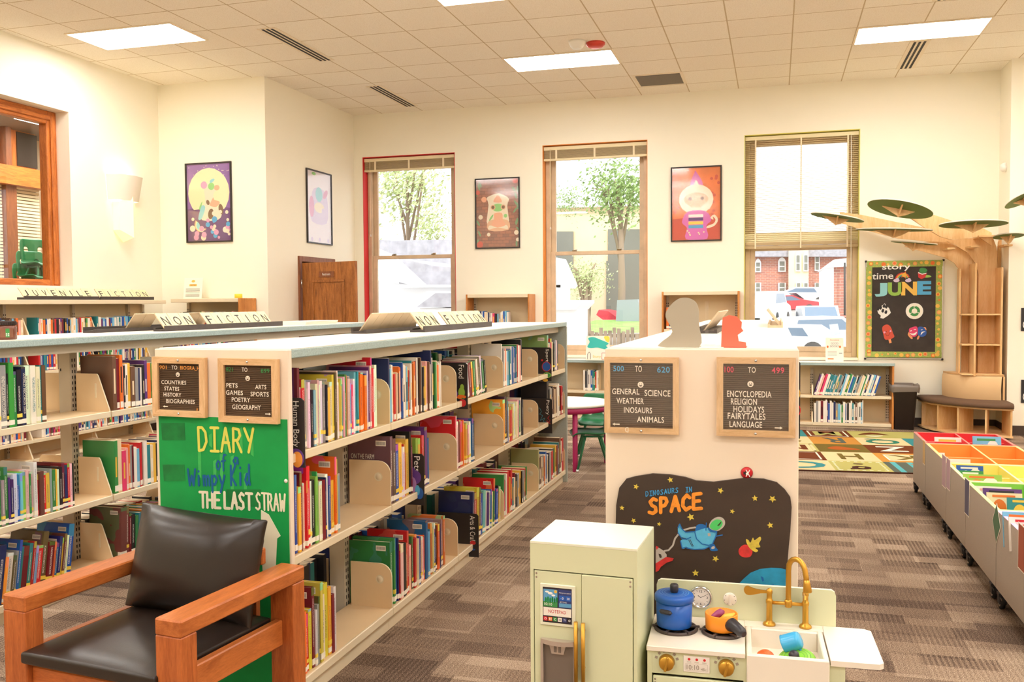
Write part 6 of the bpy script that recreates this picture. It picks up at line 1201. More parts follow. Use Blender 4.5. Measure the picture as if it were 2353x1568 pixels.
def cushion(nm, w_, h_, th, M, puff=.35, nu=14, nv=12, corner=.04):
    """a box cushion: faces bulge, edges pinch to a seam"""
    b = MB(); vs = []; fs = []
    for s in (-1, 1):
        for i in range(nv+1):
            for j in range(nu+1):
                u, v = j/nu*2-1, i/nv*2-1; e = (1-abs(u)**5)*(1-abs(v)**5); q = max(0, (1-u**4)*(1-v**4)); cr = 1-corner*(u*u*v*v)**2
                vs.append((u*w_/2*cr, v*h_/2*cr, s*th*(.5*(1-puff)+puff*.5*q+.0)*min(1, .72+.28*(e**.3))))
    n1 = (nu+1)*(nv+1)
    for s in range(2):
        for i in range(nv):
            for j in range(nu): fs.append((s*n1+i*(nu+1)+j, s*n1+i*(nu+1)+j+1, s*n1+(i+1)*(nu+1)+j+1, s*n1+(i+1)*(nu+1)+j))
    rim = [j for j in range(nu+1)]+[i*(nu+1)+nu for i in range(1, nv+1)]+[nv*(nu+1)+j for j in range(nu-1, -1, -1)]+[i*(nu+1) for i in range(nv-1, 0, -1)]
    for a, c in zip(rim, rim[1:]+rim[:1]): fs.append((a, c, n1+c, n1+a))
    o = b.add(vs, fs, 'leather', True, M).build(nm, t); bv = o.modifiers.new('bevel', 'BEVEL'); bv.width = .008; bv.segments = 3; bv.limit_method = 'ANGLE'; bv.angle_limit = R(50); return o
cushion('seat_cushion', .55, .56, .085, AM @ Matrix.Translation((.365, .265, .412)), .4, corner=0)
cushion('back_cushion', .54, .36, .2, AM @ Matrix.Translation((.366, .475, .612)) @ Matrix.Rotation(R(90-13), 4, 'X') @ Matrix.Rotation(R(-2), 4, 'Z'), .85, corner=-.035)
# ================================================================== play kitchen
mat('mint', (216, 218, 180), .45); mat('mint_edge', (230, 230, 206), .45); mat('counter', (240, 230, 214), .3); mat('toy_gold', (206, 156, 62), .3, .75); mat('silver', (196, 182, 170), .3, .55); mat('silver_dark', (128, 116, 106), .4, .4); mat('gap_dark', (60, 52, 44), .8)
mat('pot_blue', (28, 92, 184), .32); mat('pot_line', (150, 190, 226), .5); mat('pan_orange', (246, 148, 34), .35); mat('grate', (86, 74, 70), .45, .3); mat('clock_face', (240, 232, 222), .5); mat('scr_navy', (48, 62, 120), .3); mat('scr_sky', (96, 160, 204), .3); mat('scr_black', (44, 34, 44), .3); mat('toy_plum', (150, 62, 110), .4); mat('toy_black', (48, 46, 52), .35); mat('cup_blue', (66, 172, 224), .22); mat('lid_lime', (140, 204, 60), .4); mat('toy_tangerine', (226, 98, 34), .45, bump=(140, .4)); mat('toy_banana', (236, 190, 70), .45); mat('mark_grey', (160, 146, 128), .6); mat('dot_red', (214, 36, 44), .4)
KM = Matrix.Translation((-.366, 2.708, 0)) @ Matrix.Rotation(R(2.2), 4, 'Z')
kp = lambda x, y, z: KM @ Vector((x, y, z)); KU = KM.to_3x3() @ WX
t = thing('play_kitchen', (-.08, 2.85, 0), 'mint toy stove and sink with white counter and brass tap below the space mural', 'play kitchen')
b = MB()
b.box(0, .014, .005, .28, 0, .484, 'mint', KM).box(.281, .292, .005, .27, 0, .484, 'mint', KM).box(.55, .564, .005, .28, 0, .484, 'mint', KM).box(.014, .55, .27, .28, 0, .484, 'mint', KM).box(.014, .281, .006, .02, .415, .484, 'mint', KM).box(.518, .55, .006, .02, .0, .484, 'mint', KM).box(.014, .55, .02, .27, 0, .03, 'mint', KM).box(.292, .518, .02, .03, .03, .38, 'mint', KM); b.build('body', t)
cb = MB().box(-.002, .286, -.004, .285, .484, .5, 'counter', KM, bev=.002)
cb.box(.286, .525, .232, .285, .484, .5, 'counter', KM); cb.prism([(.524, -.004), (.655, -.004), (.668, .01), (.668, .27), (.65, .285), (.524, .285)], .016, 'counter', kp(0, 0, .484), KM.to_3x3() @ WX, KM.to_3x3() @ Vector((0, 1, 0)))
cb.build('countertop', t)
bs = MB(); P = [(.004, .485), (.566, .485), (.566, .598), (.562, .61), (.552, .616), (.018, .616), (.008, .61), (.004, .598)]; bs.prism(P, .014, 'mint', kp(0, .3, 0), KU, WZ, 'mint_edge'); bso = bs.build('backsplash', t)
# sink
s = MB(); o0, o1, f0, f1 = .29, .52, -.012, .232
for q in ((o0, .305, .006, f1), (.505, o1, .006, f1), (.305, .505, .216, f1), (o0, o1, f0, .006)): s.box(*q, .34 if q[3] < .01 else .40, .5, 'counter', KM, bev=.003)
s.box(.305, .505, .006, .216, .43, .44, 'counter', KM); s.build('sink', t)
od = MB().box(.018, .277, -.004, .006, .05, .41, 'mint', KM, bev=.002).build('oven_door', t); MB().box(.05, .245, -.006, -.003, .1, .33, 'scr_black', KM).build('oven_window', od); MB().rod(kp(.05, -.02, .37), kp(.245, -.02, .37), .006, 'toy_gold').build('door_handle', od)
for z in (.4, .39): MB().lathe([(0, -.002), (.003, 0)], 'chrome', n=8, M=Matrix.Translation(kp(.024, -.0045, z)) @ Matrix.Rotation(R(90), 4, 'X')).build('screw', od)
def knob(x, z): 
    M = KM @ Matrix.Translation((x, .006, z)) @ Matrix.Rotation(R(90), 4, 'X'); o = MB().lathe([(0, .022), (.02, .021), (.022, .018), (.022, .004), (.024, 0)], 'toy_gold', n=28, M=M).box(-.004, .004, -.022, .022, .02, .028, 'toy_gold', M @ Matrix.Rotation(R(-12), 4, 'Z'), bev=.002).build('knob', t); m = MB()
    for a in range(-70, 80, 28): c = KM @ Vector((x+.033*math.sin(R(a)), .0055, z+.033*math.cos(R(a)))); U = KU*math.cos(R(a))-WZ*math.sin(R(a)); V = WZ*math.cos(R(a))+KU*math.sin(R(a)); disc_q(m, c-U*.004-V*.004, U, V, 0, .008, 0, .008, 'mark_grey', .0008)
    m.build('dial_marks', t)
knob(.058, .452); knob(.232, .452)
d = MB().box(.107, .184, .003, .006, .427, .476, 'clock_face', KM, bev=.001); N_ = 0
for k in range(3): disc(d, kp(.124+k*.0225, .0025, .467), KU, WZ, .004, .004, 'dot_red', .001, 12)
for f0_, f1_, v0, v1 in ((.114, .178, .4325, .4329), (.114, .178, .4535, .4539), (.114, .1145, .4325, .4539), (.1775, .178, .4325, .4539)): disc_q(d, kp(0, .0025, 0), KU, WZ, f0_, f1_, v0, v1, 'mark_grey', .001)
letters(d, '10:10', kp(.117, .0025, .4355), KU, WZ, .036, .015, 'mark_grey', .001); letters(d, '45c', kp(.158, .0025, .4355), KU, WZ, .017, .007, 'mark_grey', .001)
for k, w_ in enumerate(('ON OFF', 'Mode', 'Preset')): letters(d, w_, kp(.118+k*.0225, .0025, .4568), KU, WZ, .012, .0035, 'mark_grey', .001)
d.build('display', t)
# clock and timer on the backsplash
yb = .2855
def face(x, z): return KM @ Matrix.Translation((x, yb, z)) @ Matrix.Rotation(R(90), 4, 'X')
c = MB().lathe([(0, .004), (.03, .004), (.031, .008), (.035, .008), (.037, .004), (.037, 0)], 'chrome', n=36, M=face(.147, .566)).build('clock', t); f = MB(); C = kp(.147, yb-.0042, .566); disc(f, C, KU, WZ, .03, .03, 'clock_face', .0005, 28)
for k in range(12):
    a = R(30*k); U = KU*math.sin(a)+WZ*math.cos(a); q = C+U*.024
    if k % 3: ribbon(f, [C+U*.022, C+U*.026], .0012, 'black', KM.to_3x3() @ Vector((0, -1, 0)), .0012)
for w_, dx, dz, ww in (('12', -.005, .0165, .01), ('3', .018, -.0035, .005), ('6', -.0025, -.0245, .005), ('9', -.0235, -.0035, .005)): letters(f, w_, C+KU*dx+WZ*dz, KU, WZ, ww, .0075, 'black', .0012)
ribbon(f, [C, C+KU*.017+WZ*.009], .0011, 'black', KM.to_3x3() @ Vector((0, -1, 0)), .0014); ribbon(f, [C, C-KU*.008+WZ*.006], .0014, 'black', KM.to_3x3() @ Vector((0, -1, 0)), .0014); f.build('dial', c)
c = MB().lathe([(0, .004), (.02, .004), (.022, .0)], 'counter', n=28, M=face(.24, .566)).box(-.0035, .0035, -.018, .018, .003, .011, 'counter', face(.24, .566), bev=.0015)
for k in range(7): a = R(-150+50*k); disc(c, kp(.24+.0175*math.sin(a), yb-.0042, .566+.0175*math.cos(a)), KU, WZ, .0014, .0014, 'black', .0006, 8)
c.build('timer_dial', t)
# burners
def grate(x, y, r_):
    b = MB(); c = kp(x, y, .5); n = 28
    b.lathe([(r_-.006, 0), (r_+.002, 0), (r_+.003, .005), (r_, .009), (r_-.006, .009), (r_-.006, 0)], 'grate', c, 36).lathe([(0, .003), (r_*.5, .003), (r_*.5, 0)], 'grate', c, 20)
    for k in range(6):
        a = R(60*k+10); dx, dy = math.cos(a), math.sin(a); b.box(r_*.35, r_+.008, -.004, .004, .006, .0125, 'grate', Matrix.Translation(c) @ Matrix.Rotation(a, 4, 'Z'), bev=.001)
    b.build('burner_grate', t)
grate(.075, .158, .066); grate(.218, .155, .062)
# tap
tp = MB()
for x in (.362, .472):
    tp.lathe([(0, 0), (.019, 0), (.02, .004), (.017, .009), (.011, .012), (.0095, .018), (.0095, .07), (.011, .072), (.011, .082), (.0085, .084), (.0085, .1), (.01, .103), (.0095, .113), (.004, .118), (0, .119)], 'toy_gold', kp(x, .258, .5), 18)
tp.rod(kp(.362, .258, .573), kp(.472, .258, .573), .0058, 'toy_gold', 12); tp.lathe([(.007, -.012), (.011, -.01), (.012, 0), (.0125, .006), (.011, .012), (.0075, .014)], 'toy_gold', kp(.42, .258, .573), 16); tpo = tp.build('tap_body', t)
pts = [kp(.42, .258, .58+.01*k) for k in range(11)]; a0 = kp(.42, .258, .685); cU = (KM.to_3x3() @ Vector((.7, -.71, 0)))
for k in range(1, 9): a = math.pi*k/9; pts.append(a0+cU*(.034*(1-math.cos(a)))+WZ*(.038*math.sin(a)))
e = a0+cU*.07; pts += [e-WZ*.01+cU*.001, e-WZ*.022+cU*.003]; MB().tube(pts, .0085, 'toy_gold', 14).build('spout', tpo)
MB().tube([e-WZ*.018+cU*.0025, e-WZ*.028+cU*.004, e-WZ*.052+cU*.007, e-WZ*.056+cU*.0075], [.009, .0105, .0135, .012], 'toy_gold', 16).build('spray_head', tpo)
P = [(.0, -.003), (-.022, -.005), (-.045, -.011), (-.06, -.013), (-.07, -.008), (-.074, .004), (-.07, .013), (-.06, .016), (-.045, .01), (-.022, .006), (0, .005)]
MB().prism(smoothclosed(P, 2), .005, 'toy_gold', kp(.357, .256, .607), KU, WZ).build('lever', tpo)
MB().prism([(0, -.003), (.03, -.006), (.05, -.012), (.056, .0), (.05, .012), (.03, .006), (0, .005)], .005, 'toy_gold', kp(.4695, .254, .607), KM.to_3x3() @ Vector((0, -1, 0)), WZ).build('lever', tpo)
# ---- toys
c = kp(.07, .155, .5135); t = thing('toy_pot', c, 'blue toy cooking pot with black knob and handles on the left burner', 'toy pot')
MB().lathe([(0, 0), (.052, 0), (.0545, .003), (.0565, .085), (.053, .085), (.051, .006), (0, .006)], 'pot_blue', c, 40).build('body', t)
lid = MB().lathe([(.0, .104), (.03, .1035), (.055, .102), (.059, .099), (.061, .095), (.0605, .08), (.057, .079), (.057, .09), (0, .092)], 'pot_blue', c, 40)
for r_ in (.03, .038, .046): disc(lid, c+WZ*.1032, KU, KM.to_3x3() @ Vector((0, 1, 0)), r_, r_, 'pot_line', .0004+(.0006-.0006*r_*10), 40, R(-250 if r_ < .04 else -280), R(70), 1-.0012/r_)
lo = lid.build('lid', t); MB().lathe([(.0, .0), (.011, .0), (.0135, .008), (.0135, .022), (.011, .027), (0, .028)], 'toy_black', c+WZ*.103, 18).build('knob', lo)
for a in (-110, 70): M = Matrix.Translation(c) @ Matrix.Rotation(R(a), 4, 'Z'); MB().box(.053, .068, -.022, .022, .05, .064, 'toy_black', M, bev=.006).build('handle', t)
c = kp(.215, .155, .5135); t = thing('toy_saucepan', c, 'orange toy saucepan with black handle on the right burner', 'toy pan')
MB().lathe([(0, 0), (.047, 0), (.049, .003), (.05, .048), (.0485, .05), (.045, .049), (.044, .006), (0, .006)], 'pan_orange', c, 40).build('body', t)
hd = KM.to_3x3() @ Vector((.62, -.78, 0)).normalized(); q = c+hd*.044; MB().tube([q+WZ*.026, q+hd*.008+WZ*.028, q+hd*.032+WZ*.025, q+hd*.056+WZ*.019, q+hd*.066+WZ*.017], [.021, .021, .017, .0155, .009], 'toy_black', 14).build('handle', t)
q = c+KM.to_3x3() @ Vector((-.012, .008, 0)); t = thing('toy_aubergine', q+WZ*.03, 'purple toy aubergine lying in the orange saucepan', 'toy food')
MB().tube([q+Vector((-.024, -.012, .03)), q+Vector((-.014, -.008, .034)), q+Vector((0, 0, .041)), q+Vector((.012, .006, .046)), q+Vector((.02, .01, .048))], [.004, .0075, .0115, .013, .004], 'toy_plum', 14).build('body', t)
q = c+KM.to_3x3() @ Vector((.018, .0, 0)); t = thing('toy_lemon', q+WZ*.03, 'yellow toy food piece beside the aubergine in the saucepan', 'toy food'); MB().tube([q+Vector((-.02, -.006, .03)), q+Vector((-.006, -.006, .038)), q+Vector((.012, .0, .04)), q+Vector((.022, .01, .046))], [.006, .011, .011, .004], 'toy_banana', 12).build('body', t)
c = kp(.345, .06, .4402+.026); t = thing('toy_orange', c, 'orange toy fruit in the left of the toy sink', 'toy food'); MB().ell(c, (.028, .028, .026), 'toy_tangerine', 24, 14).build('body', t)
M = KM @ Matrix.Translation((.435, .085, .461)) @ Matrix.Rotation(R(14), 4, 'X') @ Matrix.Rotation(R(-8), 4, 'Y'); t = thing('toy_lime_dish', M.to_translation(), 'lime green toy pot lid with black knob lying in the toy sink', 'toy dish')
lid = MB().lathe([(0, .01), (.03, .0095), (.052, .006), (.056, 0), (.0565, -.014), (.053, -.014), (.05, -.002), (0, -.002)], 'lid_lime', n=36, M=M)
for r_ in (.025, .034, .043): disc(lid, M @ Vector((0, 0, .0098-.0012*(r_ > .04))), M.to_3x3() @ WX, M.to_3x3() @ Vector((0, 1, 0)), r_, r_, 'book_g', .0006, 36, R(-40), R(230), 1-.0009/r_)
lo = lid.build('lid', t); MB().lathe([(0, .0), (.012, 0), (.0155, .008), (.015, .02), (.01, .026), (0, .027)], 'toy_black', n=16, M=M @ Matrix.Translation((-.005, -.012, .009))).build('knob', lo)
M = KM @ Matrix.Translation((.424, .13, .497)) @ Matrix.Rotation(R(64), 4, 'Y') @ Matrix.Rotation(R(10), 4, 'X'); t = thing('toy_cup', M.to_translation(), 'light blue toy cup lying on the lime lid in the toy sink', 'toy cup')
MB().lathe([(0, .028), (.02, .028), (.024, .025), (.027, .016), (.028, -.022), (.0295, -.026), (.027, -.027), (.025, -.022), (.024, .02), (0, .024)], 'cup_blue', n=30, M=M).build('body', t); MB().tube([M @ Vector((.024, -.01, .016)), M @ Vector((.036, -.014, .012)), M @ Vector((.037, -.014, -.008)), M @ Vector((.026, -.01, -.014))], .0045, 'cup_blue', 10).build('handle', t)
# ---- toy fridge
FM = Matrix.Translation((-.723, 2.686, 0)) @ Matrix.Rotation(R(-2.6), 4, 'Z'); fp = lambda x, y, z: FM @ Vector((x, y, z)); FU = FM.to_3x3() @ WX
t = thing('toy_fridge', (-.55, 2.83, 0), 'tall mint toy fridge with two brass handles left of the toy stove', 'toy fridge'); W, D, H = .333, .286, .8
MB().box(0, .011, 0, D, 0, H-.008, 'mint', FM).box(W-.011, W, 0, D, 0, H-.008, 'mint', FM).box(.011, W-.011, D-.01, D, 0, H-.008, 'mint', FM).box(0, W, -.001, D, H-.008, H, 'mint_edge', FM, bev=.001).box(.011, W-.011, 0, .012, .712, H-.008, 'mint', FM).box(.011, W-.011, .02, D-.01, .7, .712, 'gap_dark', FM).box(.011, W-.011, .02, D-.01, 0, .02, 'gap_dark', FM).build('cabinet', t)
dl = MB().box(.0135, .1625, 0, .012, .02, .708, 'mint', FM, bev=.001).build('door', t); dr = MB().box(.1645, W-.0135, -.004, .012, .02, .708, 'mint', FM, bev=.001).build('door', t)
for x, dd_ in ((.149, dl), (.1725, dr)):
    y0 = -.018 if dd_ is dl else -.022; b = MB().rod(fp(x, y0, .382), fp(x, y0, .567), .0062, 'toy_gold', 14)
    for z in (.425, .54): b.rod(fp(x, y0, z), fp(x, 0, z), .0035, 'toy_gold', 8)
    b.build('handle', dd_)
for x, z in ((.02, .7), (.02, .688), (W-.02, .7), (W-.02, .686)): MB().lathe([(0, -.002), (.0032, 0)], 'chrome', n=10, M=FM @ Matrix.Translation((x, -.0002 if x < .1 else -.0042, z)) @ Matrix.Rotation(R(-90), 4, 'X') @ Matrix.Rotation(R(180), 4, 'X')).build('screw', dl if x < .1 else dr)
MB().box(.033, .145, -.006, 0, .543, .672, 'mint_edge', FM, bev=.002).build('panel_frame', dl)
b = MB(); O = fp(0, -.0063, 0)
q = lambda a, c, e, f_, m, o=.0004: disc_q(b, O, FU, WZ, a, c, e, f_, m, o)
q(.042, .134, .553, .662, 'scr_black'); q(.044, .089, .602, .656, 'scr_sky', .0008); q(.044, .089, .602, .618, 'book_g', .001); q(.092, .133, .602, .658, 'scr_navy', .0008); q(.094, .132, .604, .616, 'scr_sky', .001)
for k in range(2): q(.094+.0195*k, .112+.0195*k, .624, .64, 'pot_blue', .001); letters(b, ('-3', '38')[k], O+FU*(.099+.0195*k)+WZ*.628, FU, WZ, .009, .007, 'white', .0013)
letters(b, 'Refrigerator control', O+FU*.0945+WZ*.645, FU, WZ, .036, .005, 'white', .0012); letters(b, 'SETTING', O+FU*.096+WZ*.6175, FU, WZ, .022, .004, 'white', .0012)
for k in range(6): disc(b, O+FU*(.052+.007*k)+WZ*(.622+.003*(k % 2)), FU, WZ, .003, .009, 'paint_dkgreen', .0011, 10)
for x, z, r_ in ((.056, .648, .006), (.066, .644, .008), (.076, .638, .006)): disc(b, O+FU*x+WZ*z, FU, WZ, r_, r_*.5, 'white', .001, 12)
disc(b, O+FU*.083+WZ*.65, FU, WZ, .005, .005, 'book_y', .001, 12)
letters(b, '10:10', O+FU*.047+WZ*.606, FU, WZ, .025, .008, 'white', .0014); q(.044, .132, .574, .6, 'clock_face', .0008); letters(b, 'NOTEPAD', O+FU*.06+WZ*.583, FU, WZ, .056, .0105, 'book_r', .0012)
for k, (m, s_) in enumerate((('dot_red', 'o'), ('book_o', 'II'), ('book_g', 'c'), ('clock_face', '30'), ('scr_navy', 'TV'), ('scr_black', 'o'))): x = .0445+k*.0151; q(x, x+.0125, .558, .5705, m, .0008); letters(b, s_, O+FU*(x+.003)+WZ*.561, FU, WZ, .0068, .0068, 'white' if k != 3 else 'black', .0012)
b.build('touch_screen', dl)
b = MB(); x0, x1 = .036, .148
b.box(x0, x1, -.012, 0, .3, .312, 'silver', FM).box(x0, x0+.008, -.014, 0, .312, .488, 'silver', FM).box(x1-.008, x1, -.014, 0, .312, .488, 'silver', FM).prism([(x0, -.0)]+[(x0+(x1-x0)*k/10, -.012-.014*math.sin(math.pi*k/10)) for k in range(11)]+[(x1, 0)], .014, 'silver', fp(0, 0, .488), FU, FM.to_3x3() @ Vector((0, 1, 0))).box(x0+.008, x1-.008, -.002, .0, .312, .488, 'silver_dark', FM)
b.build('water_dispenser', dl); MB().prism([(.07, .458), (.108, .458), (.116, .488), (.062, .488)], .008, 'silver', fp(0, -.002, 0), FU, WZ).box(.078, .086, -.012, -.009, .464, .482, 'silver_dark', FM).box(.092, .1, -.012, -.009, .464, .482, 'silver_dark', FM).build('spigot', dl)
MB().box(.02, W-.02, .03, D-.02, .35, .36, 'mint', FM).build('inner_shelf', t)
# ================================================================== outside the windows
mat('asphalt', (170, 164, 158), .9, vary=.08, vscale=2); mat('lawn', (150, 196, 98), .9, vary=.15, vscale=3); mat('siding_white', (244, 244, 244), .7); mat('roof_grey', (168, 166, 172), .8, vary=.1, vscale=4); mat('stucco', (238, 216, 176), .8, vary=.04, vscale=1); mat('bark', (150, 130, 108), .9); mat('foliage', (150, 176, 108), .8, vary=.2, vscale=6); mat('foliage_pale', (196, 208, 150), .8, vary=.2, vscale=6); mat('fence_wood', (150, 132, 112), .9, vary=.15, vscale=5); mat('car_white', (238, 238, 238), .3); mat('car_red', (190, 70, 78), .3); mat('car_grey', (150, 158, 168), .3); mat('car_glass', (110, 130, 150), .1); mat('tyre', (70, 68, 66), .8); mat('win_dark', (124, 124, 112), .2); mat('canopy_red', (220, 70, 80), .7); mat('tarp', (150, 156, 162), .7)
def _bk(nt, L, new, b):
    tc = new('ShaderNodeTexCoord'); mp = new('ShaderNodeMapping'); mp.inputs['Rotation'].default_value = (R(90), 0, 0); L(tc.outputs['Object'], mp.inputs['Vector']); br = new('ShaderNodeTexBrick')
    for k, v in (('Scale', 1), ('Brick Width', .45), ('Row Height', .16), ('Mortar Size', .012)): br.inputs[k].default_value = v
    br.inputs['Color1'].default_value = rgb(196, 130, 110); br.inputs['Color2'].default_value = rgb(176, 120, 108); br.inputs['Mortar'].default_value = rgb(200, 180, 165); L(mp.outputs[0], br.inputs['Vector']); return br.outputs['Color']
graph('brick_red', _bk, .9, .1)
def gz(y): return -.9+max(0, (y-37)*.065)                   # the street rises gently away from the library
b = MB(); n = 12
for k in range(n): ya, yb_ = 12.6+k*10, 12.6+(k+1)*10; b.add([(-90, ya, gz(ya)), (90, ya, gz(ya)), (90, yb_, gz(yb_)), (-90, yb_, gz(yb_))], [[0, 1, 2, 3]], 'asphalt')
b.build('ground_outside', kind='structure')
def pat(px, py, Y): p = at(px, py, Y=Y); return (p.x, p.z)
def poly_house(mb, pts, Y0, depth, m, mside=None): mb.prism([pat(x, y, Y0) for x, y in pts], -depth, m, (0, Y0, 0), (1, 0, 0), (0, 0, 1), mside)
# white house with grey roofs beyond the red-edged window
t = thing('white_house', at(930, 720, Y=24), 'white house with grey shingled roofs outside the red-edged window', 'house')
b = MB(); poly_house(b, [(800, 800), (800, 652), (962, 652), (1080, 655), (1080, 800)], 24.4, 6, 'siding_white'); b.build('wall', t)
b = MB(); poly_house(b, [(908, 592), (972, 655), (1090, 655), (1090, 618), (1000, 612)], 24.2, 5, 'roof_grey'); poly_house(b, [(780, 545), (900, 553), (1090, 550), (1090, 625), (905, 598), (780, 595)], 30, 5, 'roof_grey'); poly_house(b, [(917, 640), (945, 640), (962, 652), (917, 652)], 24.1, .2, 'roof_grey'); b.build('roof', t)
b = MB(); b.plate([(p[0], 24.0, p[1]) for p in [pat(x, y, 24.0) for x, y in ((840, 560), (905, 590), (975, 655), (962, 660), (840, 628))]], .3, 'siding_white', (0, 1, 0)); b.plate([(p[0], 24.0, p[1]) for p in [pat(x, y, 24.0) for x, y in ((840, 655), (1080, 655), (1080, 660), (840, 662))]], .15, 'siding_white', (0, -1, 0)); b.build('gable_trim', t)
b = MB(); poly_house(b, [(957, 706), (1000, 674), (1090, 674), (1090, 706)], 22.4, 2, 'roof_grey'); poly_house(b, [(964, 800), (964, 708), (1090, 708), (1090, 800)], 22.5, 1.9, 'siding_white'); b.build('porch', t)
def tree(label, px, py, Y0, rpx, kind, seed, trunk=True, n=60, squash=.85):
    r_ = random.Random(seed); c = at(px, py, Y=Y0); R_ = rpx/FPX*Y0; g = gz(Y0); t = thing('street_tree', (c.x, Y0, g), label, 'tree', 'trees outside the windows'); b = MB()
    for i in range(n*34):
        u = Vector((r_.gauss(0, .42), r_.gauss(0, .42), r_.gauss(0, .42)*squash)); p = c+u*R_; s = R_*r_.uniform(.03, .07); d = Vector((r_.gauss(0, 1), r_.gauss(0, 1), r_.gauss(0, 1))).normalized(); e = d.orthogonal().normalized(); f_ = d.cross(e)
        b.add([p-e*s, p-f_*s*.5, p+e*s, p+f_*s*.5], [[0, 1, 2, 3]], kind)
    b.build('crown', t)
    if trunk:
        b = MB(); top = c-WZ*R_*.1; b.tube([Vector((c.x, Y0, g)), Vector((c.x+.05, Y0, (g+top.z)/2)), top], [.16, .12, .07], 'bark', 8)
        for i in range(7): q = c+Vector((r_.uniform(-.7, .7), r_.uniform(-.4, .4), r_.uniform(.0, .8)))*R_; b.tube([Vector((c.x+.05, Y0, (g+top.z)/2+.5*i/7*(top.z-g))), q.lerp(top, .4), q], [.06, .04, .015], 'bark', 6)
        b.build('trunk', t)
tree('tall pale tree behind the white house outside the red-edged window', 935, 430, 36, 120, 'foliage_pale', 1, n=46); tree('bushy tree low behind the white roof outside the red-edged window', 985, 520, 41, 70, 'foliage_pale', 2, False, n=40)
tree('leafy green tree outside the orange-edged window', 1425, 440, 30, 95, 'foliage', 3, n=70); tree('small dark tree left of the leafy one outside the orange-edged window', 1300, 462, 32, 45, 'foliage', 4, False, n=30); tree('white-flowered shrub before the beige building', 1345, 640, 24, 58, 'foliage_pale', 5, True, n=44)
# beige building, porch, yard
t = thing('beige_building', at(1380, 640, Y=34), 'beige building with dark windows outside the orange-edged window', 'building')
b = MB(); poly_house(b, [(1180, 745), (1180, 478), (1330, 472), (1560, 468), (1560, 745)], 34, 8, 'stucco'); b.build('wall', t)
for q in ((1262, 532, 1317, 640), (1397, 527, 1480, 600), (1393, 600, 1480, 715)): b = MB(); poly_house(b, [(q[0], q[3]), (q[0], q[1]), (q[2], q[1]), (q[2], q[3])], 33.9, .08, 'win_dark'); b.build('window', t)
b = MB(); poly_house(b, [(1180, 480), (1180, 470), (1330, 464), (1560, 460), (1560, 470)], 33.7, .4, 'siding_white'); b.build('cornice', t)
t = thing('white_porch', at(1300, 740, Y=20), 'white porch with gabled hood outside the orange-edged window, left side', 'porch'); b = MB()
poly_house(b, [(1262, 830), (1262, 700), (1326, 700), (1326, 830)], 20, 1.2, 'siding_white'); poly_house(b, [(1262, 712), (1262, 690), (1336, 690), (1336, 697), (1322, 712)], 19.9, 1.5, 'siding_white'); b.build('porch_wall', t)
b = MB(); poly_house(b, [(1262, 650), (1262, 590), (1278, 592), (1306, 655), (1300, 662), (1262, 660)], 20, 1.0, 'siding_white'); poly_house(b, [(1262, 700), (1262, 655), (1288, 655), (1288, 700)], 20, 1.0, 'siding_white'); b.build('porch_gable', t)
b = MB(); x0, x1 = at(1326, 745, Y=27).x, at(1500, 745, Y=27).x; z_ = at(1400, 757, Y=27).z; b.add([(x0, 24, at(1400, 765, Y=24).z), (x1, 24, at(1400, 765, Y=24).z), (x1, 30, at(1400, 736, Y=30).z), (x0, 30, at(1400, 736, Y=30).z)], [[0, 1, 2, 3]], 'lawn')
g = b.build('lawn', kind='structure')
t = thing('garden_fence', at(1400, 780, Y=22), 'weathered picket fence before the lawn outside the orange-edged window', 'fence'); b = MB(); x = at(1326, 780, Y=22).x; xe = at(1520, 780, Y=22).x; k = 0
zt_, zb_ = at(1400, 757, Y=22).z, gz(22)
while x < xe: b.box(x, x+.09, 22, 22.03, zb_, zt_+.05*math.sin(k*1.7)+(-.1 if k % 9 == 4 else 0), 'fence_wood'); x += .11; k += 1
b.build('pickets', t); MB().box(at(1326, 780, Y=22).x, xe, 22.03, 22.08, zt_-.2, zt_-.12, 'fence_wood').build('rail', t)
t = thing('garden_canopy', at(1390, 725, Y=31), 'red garden canopy by the beige building', 'canopy'); b = MB(); poly_house(b, [(1370, 724), (1376, 712), (1398, 716), (1425, 735), (1385, 735)], 31, 2, 'canopy_red'); b.build('roof', t)
t = thing('grey_tarp', at(1450, 700, Y=31.5), 'grey covered stack beside the beige building', 'covered stack'); b = MB(); poly_house(b, [(1415, 740), (1418, 690), (1465, 688), (1480, 740)], 29.3, 1.4, 'tarp'); b.build('cover', t)
